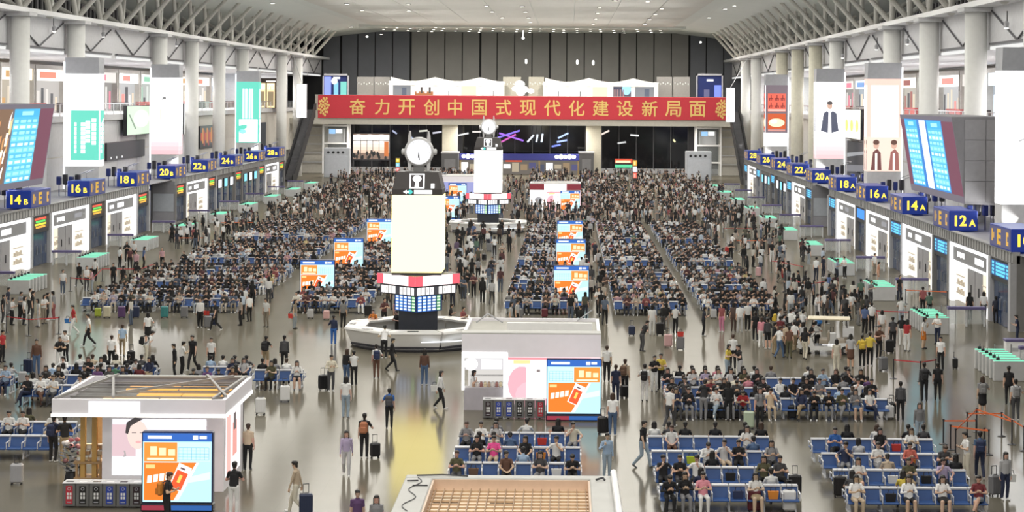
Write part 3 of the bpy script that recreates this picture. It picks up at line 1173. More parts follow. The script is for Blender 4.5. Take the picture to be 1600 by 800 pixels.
# ---- shops on the upper galleries
rs = random.Random(21)
themes = [((1.7, 1.6, 1.5), (0.9, 0.3, 0.2)), ((1.6, 1.5, 1.3), (0.4, 0.12, 0.1)), ((1.7, 1.7, 1.7), (1.2, 0.35, 0.3)), ((1.2, 1.35, 1.5), (0.2, 0.4, 0.8)),
          ((1.6, 1.4, 1.1), (0.7, 0.4, 0.15)), ((1.5, 1.6, 1.5), (0.35, 0.7, 0.5)), ((0.9, 0.85, 0.8), (0.9, 0.25, 0.35))]
words_ = ['red', 'dark red', 'rose', 'blue', 'amber', 'green', 'pink']
for s in (-1, 1):
    f, o = side(s)
    nm = 'left' if s < 0 else 'right'
    for k in range(16):
        y = 122 + 13.2 * k
        i = (k * 3 + (s > 0) * 2) % 7
        c1, c2 = themes[i]
        root = thing('upper_shop', (f + o * 18.6, y, 11.6), 'lit upper gallery shop with %s trim, %s from the near end, %s gallery' % (words_[i], ordinal(k), nm), 'shop', 'upper gallery shops')
        q = MB()
        for a, b in ((0, 0.4), (12.4, 12.8)):
            x0, x1 = sorted((0, -o * 1.2))
            q.box(x0, a, 0, x1, b, 5.4)
        x0, x1 = sorted((0, -o * 1.2))
        q.box(x0, 0.4, 4.9, x1, 12.4, 5.4)
        q.build('frame', mat('shop_frame', (0.5, 0.48, 0.45), 0.5), root)
        p = Plate((-o * 1.0, 0.4 if s < 0 else 12.4, 0), (0, 1 if s < 0 else -1, 0), (0, 0, 1), (-o, 0, 0))
        p.rect(0, 3.6, 12, 4.9, c1)
        p.rect(rs.uniform(1, 4), 3.9, rs.uniform(6, 9), 4.6, c2, 1)
        t = p.build('sign_band', root)
        p = Plate((-o * 0.5, 0.4 if s < 0 else 12.4, 0), (0, 1 if s < 0 else -1, 0), (0, 0, 1), (-o, 0, 0))
        p.rect(0, 0, 12, 3.6, tuple(0.32 * v for v in c1))
        for m_ in range(6):
            a = 0.3 + 2.0 * m_
            g = rs.choice([c1, c2, (0.08, 0.08, 0.09), (0.9, 0.75, 0.55), tuple(0.5 * v for v in c1)])
            p.rect(a, rs.uniform(0.1, 0.8), a + rs.uniform(0.8, 1.7), rs.uniform(1.6, 3.3), g, 1)
        p.build('display', root)
        q = MB()
        x0, x1 = sorted((-o * 3.4, -o * 3.0))
        q.box(x0, 2, 0, x1, 9.5, 1.1)
        q.build('counter', mat('counter_%s' % ('dark' if k % 2 else 'red'), (0.08, 0.07, 0.07) if k % 2 else (0.35, 0.05, 0.05), 0.5), root)

# the burger restaurant with the yellow arches, far along the gallery
f, o = side(-1)
root = thing('burger_restaurant', (-48.9, 312, 11.6), 'small restaurant front with warm lit doors and a yellow arched emblem', 'restaurant')
q = MB()
q.box(-3.4, 0, 0, 2.6, 5, 4.9)
q.build('body', mat('restaurant_dark', (0.05, 0.035, 0.03), 0.5), root)
for k, x in enumerate((-2.9, -1.5, 0.0)):
    p = Plate((x, -0.02, 0.1), (1, 0, 0), (0, 0, 1), (0, -1, 0))
    p.rect(0, 0, 1.3, 4.0, (1.5, 1.05, 0.55))
    p.rect(0.18, 0.3, 1.12, 2.6, (0.35, 0.27, 0.16), 1)
    p.rect(0.1, 2.9, 1.2, 3.9, (1.6, 1.5, 1.2), 1)
    p.build('lit_panel', root)
q = MB()
for sx in (-1, 1):
    pts = [(0.65 + sx * (0.22 + 0.2 * math.cos(PI * t / 8 + 0)) * 1.0, 3.0 + 0.75 * math.sin(PI * t / 8)) for t in range(9)]
    for (xa, za), (xb, zb) in zip(pts, pts[1:]):
        q.bar((xa, -0.08, za), (xb, -0.08, zb), 0.05, 0.11, up=(0, 1, 0))
q.build('arched_emblem', SIGNY, root)
q = MB()
q.box(-0.1, -0.02, 4.3, 1.4, 0, 4.5, 0, (2, 1.9, 1.8))
q.build('lamp', SCREEN, root)

# ---- small fixtures: spotlights on the upper walls
spots = [(83, 51), (160, 59), (275, 73), (1317, 85), (1370, 71), (1418, 62), (1573, 35)]
for i, (px, py) in enumerate(spots):
    s = -1 if px < 800 else 1
    f, o = side(s)
    x = f + o * 4.6
    d = x * F / (px - 887)
    z = H - (py - 152) * d / F
    root = thing('spotlight', (x, d, z), 'small dark spotlight on a bracket under the white beam, %s of seven from the left' % ordinal(i), 'spotlight', 'upper wall spotlights')
    q = MB()
    q.path([(0, 0, 1.0), (0, 0, 0.2)], 0.04)
    q.build('bracket', DARK, root)
    q = MB()
    q.lathe([(0.16, 0), (0.2, 0.35), (0.1, 0.5)], 10, (-o * 0.1, -0.2, -0.2))
    h = q.build('head', GREY, root)
    q = MB()
    q.sphere((-o * 0.1, -0.2, -0.22), (0.17, 0.17, 0.06), 8, 0, (2.5, 2.4, 2.2))
    q.build('lens', SCREEN, h)
# ------------------------------------------------------------------ the far end
RED = mat('banner_red', (0.62, 0.045, 0.065), 0.7, noise=0.03)
GOLD = mat('banner_gold', (0.85, 0.60, 0.20), 0.6, noise=0.03)
x0, z1 = at(497, 148.3, 334.3)
x1, z0 = at(1136, 188.2, 334.3)
root = thing('banner', ((x0 + x1) / 2, 334.3, (z0 + z1) / 2), 'long red banner with gold Chinese characters hung on the gallery edge', 'banner')
bw, bh = x1 - x0, z1 - z0
q = MB()
q.bbox(-bw / 2, 0, -bh / 2, bw / 2, 0.25, bh / 2, 0.03)
q.build('cloth', RED, root)
chars = '奋力开创中国式现代化建设新局面'
cx = [558.5, 597, 635.5, 674, 711, 749, 787, 825, 863, 901, 938.5, 976.5, 1015, 1052, 1090]
for c, x in zip(chars, cx[:len(chars)]):
    px = at(x, 167, 334.3)[0] - (x0 + x1) / 2
    o = lettering('character', c, 3.0, GOLD, root, (px, -0.03, -0.02), bold=0.035, extrude=0.02, height=2.75)
for sx in (-1, 1):
    q = MB()
    r2 = random.Random(4)
    for k in range(26):
        a, r = k * 2.4, 0.22 * math.sqrt(k + 0.5)
        q.sphere((sx * (bw / 2 - 1.0) + r * 0.85 * math.cos(a), -0.04, r * 1.45 * math.sin(a)), (0.2, 0.05, 0.24), 5)
    t = q.build('gold_ornament', GOLD, root)
    t['kind'] = 'stuff'

# white lit pavilions on the far gallery
PAV = mat('pavilion_white', (0.88, 0.875, 0.85), 0.5)


def pavilion(px, py0, py1, bays, lits, label):
    d = 344.0
    xs = [at(p, 150, d)[0] for p in px]
    zt = at(0, py0, d)[1]
    z0 = 9.75
    root = thing('pavilion', (xs[0], d, z0), label, 'pavilion', 'white shops on the far gallery')
    h = zt - z0
    for i, x in enumerate(xs):
        q = MB()
        q.box(x - xs[0] - 0.35, -0.4, 0, x - xs[0] + 0.35, 0.2, h - 0.7)
        q.build('post', PAV, root)
    for i in range(len(xs) - 1):
        a, b = xs[i] - xs[0], xs[i + 1] - xs[0]
        top = []
        for t in range(9):
            u = t / 8
            up = abs(u - 0.5) * 2 if bays[i] == 0 else (1 - u if bays[i] < 0 else u)
            top.append((a + (b - a) * u, h - 0.75 + 0.75 * up ** 1.5))
        q = MB()
        q.prism([(a, h - 1.5), (b, h - 1.5)] + list(reversed(top)), -0.55, -0.35)
        q.build('header', PAV, root)
        p = Plate((a + 0.35, 0.0, 0.0), (1, 0, 0), (0, 0, 1), (0, -1, 0))
        w = b - a - 0.7
        st = lits[i]
        if st == 'w':
            p.rect(0, 0, w, h - 1.5, (1.15, 1.15, 1.12))
            p.rect(0.2, h - 3.2, w - 0.2, h - 1.7, (1.5, 1.5, 1.45), 1)
            p.rect(w * 0.6, 1.0, w * 0.65, 5.0, (0.12, 0.12, 0.12), 2)
        elif st == 'g':
            p.rect(0, 0, w, h - 1.5, (0.28, 0.29, 0.31))
            p.rect(w * 0.5, 3.5, w * 0.75, 5.5, (0.12, 0.14, 0.2), 1)
        elif st == 'c':
            p.rect(0, 0, w, h - 1.5, (1.5, 1.45, 1.2))
            p.rect(w * 0.1, 3.2, w * 0.9, 5.8, (1.05, 0.95, 0.7), 1)
        elif st == 'o':
            p.rect(0, 0, w, h - 1.5, (1.2, 1.15, 1.1))
            p.rect(0, 0, w, 4.8, (0.55, 0.2, 0.06), 1)
            for k in range(4):
                p.rect(w * (0.1 + 0.22 * k), 4.5, w * (0.2 + 0.22 * k), 5.6, (0.08, 0.06, 0.05) if k % 2 else (1.5, 1.5, 1.5), 2)
        else:
            p.rect(0, 0, w, h - 1.5, (0.08, 0.08, 0.13))
            p.disc(w * 0.75, 5.5, 0.8, 1.1, (0.5, 1.2, 1.7), 1)
            for k in range(4):
                p.rect(w * (0.05 + 0.16 * k), 4.0, w * (0.13 + 0.16 * k), 5.4, (0.45, 0.25, 0.25), 1)
        p.build('lit_front', root)


pavilion([611, 645, 680, 715, 750, 785], 116, 148, [-1, 1, -1, 1, -1], ['g', 'o', 'w', 'c', 'w'], 'white scalloped pavilion with an orange stall and lit bays, above banner')
pavilion([852, 886, 920, 955, 989, 1025], 116, 148, [-1, 1, -1, 1, -1], ['w', 'w', 'c', 'b', 'g'], 'white scalloped pavilion with a dark blue screen bay, above banner')

for i, (pa, pb, lab) in enumerate(((504, 545, 'framed glass room with a blue lit corner over the left end of the banner'), (1088, 1130, 'framed glass room with a blue lit corner over the right end of the banner'))):
    d = 346.0
    xa, zt = at(pa, 115, d)
    xb, _ = at(pb, 115, d)
    root = thing('glass_room', (xa, d, 9.75), lab, 'room')
    q = MB()
    w, h = xb - xa, zt - 9.75
    for a in (0, w - 0.25):
        q.box(a, 0, 0, a + 0.25, 0.3, h)
    q.box(0, 0, h - 0.35, w, 0.3, h)
    q.build('frame', mat('pale_frame', (0.5, 0.5, 0.55), 0.4), root)
    q = MB()
    q.box(0.2, 0.4, 0, w - 0.2, 0.5, h - 0.3)
    q.build('back', NAVY, root)
    p = Plate((0.2, 0.35, 0), (1, 0, 0), (0, 0, 1), (0, -1, 0))
    if i == 0:
        p.rect(0.1, 3.4, 1.3, 7.4, (0.35, 0.45, 1.5))
        p.rect(1.8, 4.0, 2.6, 6.4, (0.3, 0.75, 1.0), 1)
        p.disc(1.9, 6.6, 0.6, 0.6, (1.0, 1.0, 1.0), 2)
        p.rect(3.0, 3.6, 4.1, 6.5, (0.25, 0.8, 0.7), 1)
    else:
        p.rect(3.1, 3.4, 4.3, 6.3, (0.25, 0.35, 1.4))
        p.rect(1.2, 4.2, 2.2, 5.5, (0.15, 0.15, 0.3), 1)
    p.rect(1.7, 7.0, 2.9, 7.35, (2, 2, 2), 2)
    p.build('lit_display', root)
# grey screens between the pavilions
for i, (pa, pb) in enumerate(((558, 584), (585, 609), (786, 814), (826, 850), (1026, 1050), (1052, 1078))):
    d = 345.0
    xa, zt = at(pa, 120, d)
    xb, _ = at(pb, 120, d)
    root = thing('partition_screen', (xa, d, 9.75), '%s grey patterned screen with tiny dots from the left, behind the banner' % ordinal(i), 'screen', 'grey screens on the far gallery')
    q = MB()
    q.box(0, 0, 0, xb - xa, 0.2, zt - 9.75)
    q.build('panel', mat('screen_grey', (0.26, 0.25, 0.24), 0.5) if i not in (2, 3) else mat('screen_beige', (0.42, 0.40, 0.34), 0.5), root)
    q = MB()
    for k in range(6):
        q.sphere((0.3 + k * (xb - xa - 0.6) / 5, -0.03, zt - 9.75 - 1.1 - 0.2 * (k % 2)), (0.09, 0.04, 0.12), 5, 0, (1.3, 1.3, 1.2))
    t = q.build('light_dot', SCREEN, root)
    t['kind'] = 'stuff'
# white lamp cluster behind the banner's middle
xa, zt = at(812, 132, 341)
root = thing('white_sculpture', (xa, 341, 9.75), 'glowing white branching sculpture between the two white pavilions', 'sculpture')
q = MB()
for k, (dx, z, r) in enumerate(((0, 6.2, 0.95), (-0.7, 5.4, 0.7), (0.8, 5.3, 0.8), (2.0, 5.0, 0.6), (0.2, 4.7, 0.8))):
    q.sphere((dx, 0, z), (r, 0.5, r * 0.75), 8, 0, (1.7, 1.65, 1.6))
q.build('glowing_head', SCREEN, root, smooth=True)
q = MB()
q.tube((0, 0.2, 0), (0, 0.2, 4.6), 0.2, n=8)
q.build('stem', WHITE, root)
xa, zt = at(817.5, 42, 352)
root = thing('hanging_lamp', (xa, 352, 26.0), 'white hanging rod lamp at the middle of the end wall', 'lamp')
q = MB()
q.tube((0, 0, 0), (0, 0, -1.3), 0.1, n=6, c=(2, 2, 2))
q.sphere((0, 0, -1.5), 0.28, 8, 0, (2.4, 2.4, 2.4))
q.build('rod', SCREEN, root)
for i, (px, py) in enumerate(((822, 96), (902, 97), (927, 98), (573, 57), (1095, 66))):
    xa, zt = at(px, py, 364)
    root = thing('wall_lamp', (xa, 364.6, zt), 'small white lamp on the dark end wall, %s of five' % ordinal(i), 'lamp', 'lamps on the end wall')
    q = MB()
    q.sphere((0, 0, 0), (0.25, 0.12, 0.5 if i < 3 else 0.2), 8, 0, (2.0, 2.0, 1.9))
    q.build('glow', SCREEN, root)
    q = MB()
    q.box(-0.15, 0.1, -0.3, 0.15, 1.3, 0.3)
    q.build('mount', DARK, root)

# downlights in the ceiling
dl = MB()
dl.lathe([(0.30, -0.06), (0.34, -0.02), (0.34, 0.03)], 10)
dme = dl.mesh('downlight', DARK)
dg_ = MB()
dg_.lathe([(0.26, -0.075), (0.26, -0.055)], 10, c=(6, 5.8, 5.2))
gme = dg_.mesh('diffuser', SCREEN)
pts = []
for (px, py) in ((425, 1), (541, 8), (565, 18), (548, 39), (637, 8), (638, 18), (759, 10), (768, 19), (784, 28), (815, 10), (820, 19), (825, 28), (828, 35),
                 (936, 11), (933, 20), (930, 29), (926, 37), (1033, 12), (1023, 21), (1014, 29), (1007, 37), (1147, 7), (1132, 12), (1107, 26), (1011, 1), (960, 0)):
    pts.append((px, py))
for k in range(24):
    px = 595 + k * 19.0
    for m_ in range(3):
        u = (px - 887) / 887
        pts.append((px + 9 * u * m_ * -1.3 + (k * 7 % 5), 50.5 - 3.2 * m_ - (k * 3 % 4) * 0.8))
for i, (px, py) in enumerate(pts):
    z = 25.88
    d = F * (z - H) / (152 - py)
    if d > 364:
        d = 364 - (i % 5) * 1.5
    x = (px - 887) * d / F
    if x < -35:
        z = 25.35
    r = thing('downlight', (x, d, z), ('small round downlight in the open pale ceiling' if i < 26 else 'small round downlight by the end wall, %s row' % ['near-wall', 'middle', 'outer'][(i - 26) % 3]), 'downlight', 'ceiling downlights')
    link('housing', dme, r)
    link('diffuser', gme, r)

# the lower far end: lifts, grey vents, shops, signs, escalators, pylons
for s in (-1, 1):
    pa, pb = (505, 546) if s < 0 else (1088, 1129)
    d = 338.0
    xa, xb = at(pa, 0, d)[0], at(pb, 0, d)[0]
    root = thing('glass_lift', (xa, d, 0), 'white framed glass lift shaft at the %s end of the far hall' % ('left' if s < 0 else 'right'), 'lift', 'glass lift shafts')
    w = xb - xa
    for a in (0, w - 0.3):
        for b in (0, 3.2):
            q = MB()
            q.box(a, b, 0, a + 0.3, b + 0.3, 8.7)
            q.build('post', WHITE, root)
    for z in (5.2, 8.3, 2.2):
        q = MB()
        q.box(0.3, 0, z, w - 0.3, 0.2, z + 0.28)
        q.build('rail', WHITE, root)
    q = MB()
    q.box(0.3, 0.1, 0, w - 0.3, 0.16, 8.7)
    q.build('glass_pane', CLEAR, root)
    q = MB()
    q.box(0.9, 0.8, 5.4, w - 0.9, 2.8, 7.9, 0)
    c = q.build('cabin', GREY, root)
    p = Plate((1.0, 0.78, 6.4), (1, 0, 0), (0, 0, 1), (0, -1, 0))
    p.rect(0.1, 0.6, 1.2, 1.4, (0.35, 0.7, 1.2))
    p.rect(1.3, 0.7, 2.4, 1.4, (1.3, 1.4, 1.3))
    p.build('lit_panel', c)
    pa, pb, py = (506, 546, 231) if s < 0 else (1072, 1112, 236.5)
    d = 318.0 if s > 0 else 322.0
    xa, zt = at(pa, py, d)
    xb = at(pb, py, d)[0]
    root = thing('vent_tower', (xa, d, 0), 'tall pale grey air tower with four round vents on the %s of the far crowd' % ('left' if s < 0 else 'right'), 'air vent', 'grey air towers')
    w = xb - xa
    q = MB()
    q.bbox(0, 0, 0, w, 2.5, zt, 0.08)
    q.build('body', mat('vent_grey', (0.55, 0.58, 0.63), 0.5), root)
    for k in range(4):
        q = MB()
        q.lathe([(0.22, 0.0), (0.22, 0.06)], 10, (w * (0.18 + 0.19 * k), 0.0, zt - 0.75), axis='Y')
        q.build('vent', DARK, root)
    q = MB()
    q.box(0.3, -0.05, 0.5, w - 0.3, 0, zt - 1.25)
    q.build('panel', mat('vent_panel', (0.60, 0.63, 0.69), 0.45), root)
    # escalator
    xe = -44.2 if s < 0 else 28.6
    root = thing('escalator', (xe, 305, 0), 'black sided escalator climbing to the far gallery, %s side' % ('left' if s < 0 else 'right'), 'escalator', 'far escalators')
    for a in (-0.85, 0.85):
        q = MB()
        q.prism([(-2, 0), (0.2, 0), (24.5, 11.2), (26, 11.2), (26, 12.4), (24.2, 12.4), (0, 1.25), (-2, 1.15)], a - 0.07, a + 0.07, 'X')
        q.build('balustrade', mat('escalator_black', (0.012, 0.012, 0.014), 0.8), root)
    q = MB()
    q.prism([(-2, 0), (0.2, 0.05), (24.5, 11.25), (26, 11.25), (26, 10.0), (24.7, 9.9), (3.0, -0.0)], -0.78, 0.78, 'X')
    q.build('truss', mat('escalator_black'), root)
    stp = MB()
    for k in range(60):
        y = 0.4 + 0.4 * k
        stp.box(-0.7, y, 0.05 + y * 0.461, 0.7, y + 0.38, 0.05 + y * 0.461 + 0.2)
    t = stp.build('step', mat('step_grey', (0.2, 0.2, 0.21), 0.4, 0.5), root)
    t['kind'] = 'stuff'
    # vertical light pylon on the end of the banner
    px0, px1, py0, py1 = (463.5, 479, 131, 184) if s < 0 else (1134.5, 1148, 137, 191)
    d = 318.0
    xa, z1 = at(px0, py0, d)
    xb, z0 = at(px1, py1, d)
    root = thing('hanging_light_box', (xa, d, z0), 'narrow vertical white light box hung by the %s end of the banner' % ('left' if s < 0 else 'right'), 'light box')
    q = MB()
    q.box(0, 0.02, 0, xb - xa, 0.5, z1 - z0)
    q.build('case', GREY, root)
    p = Plate((0.05, 0.01, 0.05), (1, 0, 0), (0, 0, 1), (0, -1, 0))
    w, h = xb - xa - 0.1, z1 - z0 - 0.1
    p.rect(0, 0, w, h, (2.0, 2.05, 2.15))
    p.disc(w * 0.5, h * 0.45, w * 0.3, h * 0.12, (1.1, 1.2, 1.4), 1)
    p.rect(w * 0.2, h * 0.06, w * 0.5, h * 0.2, (0.9, 0.9, 1.0), 1)
    p.build('poster', root)
    q = MB()
    q.tube(((xb - xa) / 2, 0.25, z1 - z0), ((-45.6 if s < 0 else 29.9) - xa, 0.25, 20.6 - z0), 0.05, n=6)
    q.build('hanger', STEEL, root)

# lit opening with bright interior, left part of the far glazing
xa, z1 = at(552, 209, 346.5)
xb, z0 = at(608, 249, 346.5)
root = thing('lit_restaurant', (xa, 346.6, z0), 'brightly lit interior behind dark glazing at the far left', 'shop')
p = Plate((0, 0, 0), (1, 0, 0), (0, 0, 1), (0, -1, 0))
w, h = xb - xa, z1 - z0
p.rect(0, 0, w, h, (0.30, 0.20, 0.15))
p.grad(0, h * 0.25, w, h * 0.95, (1.0, 0.7, 0.5), (1.5, 1.45, 1.4), 1, 6)
for k in range(3):
    p.disc(w * (0.14 + 0.32 * k), h * 0.84, w * 0.14, h * 0.14, (2.2, 2.1, 2.0), 2)
p.rect(w * 0.86, h * 0.12, w * 0.98, h * 0.7, (0.75, 0.22, 0.06), 3)
for k in range(4):
    p.rect(w * (0.2 + 0.17 * k), 0, w * (0.215 + 0.17 * k), h * 0.85, (0.08, 0.07, 0.07), 3)
p.rect(0, h * 0.72, w, h * 0.75, (0.1, 0.09, 0.09), 3)
r2 = random.Random(9)
for k in range(16):
    p.disc(w * r2.random(), h * r2.uniform(0.02, 0.3), w * 0.035, h * 0.1, (0.03, 0.03, 0.03), 4, 6)
p.build('lit_interior', root)
q = MB()
q.box(-0.2, 0.02, -0.2, w + 0.2, 0.45, h + 0.2)
q.build('frame', CHAR, root)

# central shop with the blue fascia
d = 338.0
xa, z1 = at(718, 240, d)
xb, z0 = at(905, 251, d)
root = thing('blue_fascia_shop', (xa, d, 0), 'wide shop with a dark blue fascia and white signs under the gallery', 'shop')
w = xb - xa
q = MB()
q.bbox(0, 0, z0, w, 3, z1, 0.05)
fa = q.build('fascia', mat('fascia_blue', (0.03, 0.035, 0.20), 0.35), root)
for a, n in ((0.4, 4), (w - 4.3, 5)):
    p = Plate((a, -0.02, z0 + 0.15), (1, 0, 0), (0, 0, 1), (0, -1, 0))
    for k in range(n):
        p.disc(0.35 + 0.75 * k, 0.5, 0.42, 0.35 + 0.12 * (k % 2), (2.2, 2.2, 2.3), k % 2, 8)
    p.build('lit_sign', fa)
p = Plate((0, 2.9, 0), (1, 0, 0), (0, 0, 1), (0, -1, 0))
p.rect(0, 0, w, z0, (0.16, 0.14, 0.12))
for k in range(14):
    a = w * k / 14
    g = [(1.4, 1.4, 1.4), (0.35, 0.25, 0.15), (0.08, 0.09, 0.14), (0.5, 0.42, 0.3), (0.1, 0.1, 0.22)][(k * 3) % 5]
    p.rect(a + 0.15, 0.4 + 0.3 * (k % 3), a + w / 14 - 0.15, z0 - 0.5 - 0.3 * (k % 2), g, 1)
p.rect(w * 0.38, z0 - 0.4, w * 0.52, z0 - 0.05, (0.6, 0.1, 0.05), 2)
p.build('lit_interior', root)
for a in (0, w * 0.33, w * 0.66, w - 0.3):
    q = MB()
    q.box(a, 0.1, 0, a + 0.3, 0.4, z0)
    q.build('post', mat('brass_post', (0.30, 0.22, 0.12), 0.4, 0.5), root)
# reflections of neon in the dark glazing, built as added glowing strips
neon = [((780, 208), (818, 220), (0.5, 0.2, 1.1)), ((778, 215), (812, 204), (0.35, 0.25, 1.2)), ((783, 222), (806, 210), (0.8, 0.15, 0.6)), ((824, 222), (834, 211), (1.3, 1.4, 1.6)),
        ((838, 222), (840, 210), (1.3, 1.5, 1.7)), ((846, 222), (848, 209), (1.3, 1.5, 1.7)), ((872, 216), (888, 208), (0.7, 0.9, 1.6)), ((870, 222), (886, 219), (0.6, 0.8, 1.8)),
        ((862, 229), (876, 226), (0.3, 0.4, 1.5)), ((714, 212), (732, 208), (0.9, 0.9, 0.9)), ((738, 206), (752, 206), (0.9, 0.85, 0.8)), ((940, 210), (952, 204), (1.1, 0.9, 0.8)),
        ((985, 211), (998, 212), (1.2, 1.2, 1.2)), ((965, 224), (978, 222), (0.7, 0.7, 0.7)), ((1052, 218), (1055, 222), (1.2, 1.1, 0.6)), ((655, 205), (668, 204), (0.8, 0.8, 0.7)),
        ((640, 212), (646, 218), (0.5, 0.6, 0.8)), ((613, 204), (620, 209), (0.5, 0.55, 0.75)), ((676, 208), (690, 206), (0.7, 0.7, 0.8))]
for i, (a, b, c) in enumerate(neon):
    d = 345.6
    xa, za = at(*a, d)
    xb, zb = at(*b, d)
    root = thing('neon_strip', (xa, d, za), 'coloured lit strip hanging before the dark far glazing, %s from list start' % ordinal(i), 'neon light', 'neon strips under the far gallery')
    root['label'] = '%s lit strip hanging before the dark far glazing' % ('violet blue' if c[2] > 1 and c[0] < 0.9 else 'whitish')
    q = MB()
    q.tube((0, 0, 0), (xb - xa, 0, zb - za), 0.16, n=6, c=c)
    q.build('tube', SCREEN, root)
    q = MB()
    q.tube((0, 0, 0), (0, 0, 8.75 - za), 0.02, n=4)
    q.build('wire', DARK, root)
# dark stone piers beside the columns
for i, (pa, pb, py) in enumerate(((690, 716, 237), (905, 928, 237))):
    d = 333.0
    xa, z1 = at(pa, py, d)
    xb = at(pb, py, d)[0]
    root = thing('stone_kiosk', (xa, d, 0), 'dark stone booth with pale top beside the %s far column' % ('left' if i == 0 else 'right'), 'booth')
    q = MB()
    q.box(0, 0, 0, xb - xa, 2.5, z1 - 0.3)
    q.build('body', mat('booth_stone', (0.11, 0.11, 0.115), 0.5), root)
    q = MB()
    q.bbox(-0.1, -0.1, z1 - 0.3, xb - xa + 0.1, 2.6, z1, 0.04)
    q.build('top', LGREY, root)
    q = MB()
    q.box(0.5, -0.05, 0.2, xb - xa - 0.5, 0, z1 - 1.3)
    q.build('panel', mat('booth_panel', (0.2, 0.2, 0.21), 0.4), root)
# LED sign, small lit totems
d = 322.0
xa, z1 = at(961, 248, d)
xb, z0 = at(988, 262, d)
root = thing('led_sign', (xa, d, z0), 'red over green lit text sign on poles above the far right crowd', 'sign')
q = MB()
q.box(0, 0.02, 0, xb - xa, 0.3, z1 - z0)
q.build('case', DARK, root)
p = Plate((0, 0, 0), (1, 0, 0), (0, 0, 1), (0, -1, 0))
w, h = xb - xa, z1 - z0
p.rect(0, h * 0.5, w, h, (0.8, 0.08, 0.03))
p.rect(0.1, h * 0.55, w - 0.3, h * 0.8, (1.6, 1.2, 0.6), 1)
p.rect(0, 0, w, h * 0.34, (0.12, 0.8, 0.4))
p.build('lit_rows', root)
q = MB()
for a in (0.3, w - 0.3):
    q.tube((a, 0.15, h), (a, 0.15, -z0), 0.06, n=6)
q.build('pole', STEEL, root)
for i, (px, py0, py1, wpx, cs, lab) in enumerate(((992, 250, 279, 7, [(1.0, 0.15, 0.1), (0.9, 0.9, 1.1), (0.9, 0.45, 0.05)], 'tall lit totem, amber over white over red, far right crowd'),
                                                   (621.5, 247, 268, 6.5, [(1.0, 0.25, 0.25), (0.3, 0.7, 0.9), (0.9, 0.65, 0.05)], 'tall lit totem, yellow over blue over red, beside the big watch'))):
    d = 315.0
    xa, z1 = at(px - wpx / 2, py0, d)
    z0 = at(px, py1, d)[1]
    root = thing('lit_totem', (xa, d, 0), lab, 'sign')
    w = wpx * d / F
    q = MB()
    q.box(0, 0.02, 0, w, 0.4, z1 + 0.1)
    q.build('post', DARK, root)
    for k, c in enumerate(cs):
        p = Plate((0.03, 0, z0 + (z1 - z0) * k / 3), (1, 0, 0), (0, 0, 1), (0, -1, 0))
        p.rect(0, 0.05, w - 0.06, (z1 - z0) / 3 - 0.05, c)
        p.rect(w * 0.25, 0.2, w * 0.65, (z1 - z0) / 3 - 0.25, tuple(min(1.6, v * 1.5 + 0.3) for v in c), 1)
        p.build('lit_face', root)

# ------------------------------------------------------------------ towers with the wristwatch
CREAM = (3.0, 2.55, 0.86)
COUNTERW = mat('counter_white', (0.74, 0.73, 0.71), 0.3, noise=0.02)


def ring_prism(mb, r_in, r_out_t, r_out_b, z0, z1, n, a0, a1, m=0, c=None):
    """an arc of a round counter."""
    for k in range(n):
        t0, t1 = a0 + (a1 - a0) * k / n, a0 + (a1 - a0) * (k + 1) / n
        vs = []
        for t in (t0, t1):
            for r, z in ((r_in, z0), (r_out_b, z0), (r_out_t, z1), (r_in, z1)):
                vs.append((r * math.cos(t), r * math.sin(t), z))
        mb.poly(vs, [(0, 1, 2, 3), (7, 6, 5, 4), (0, 4, 5, 1), (1, 5, 6, 2), (2, 6, 7, 3), (3, 7, 4, 0)], m, c)


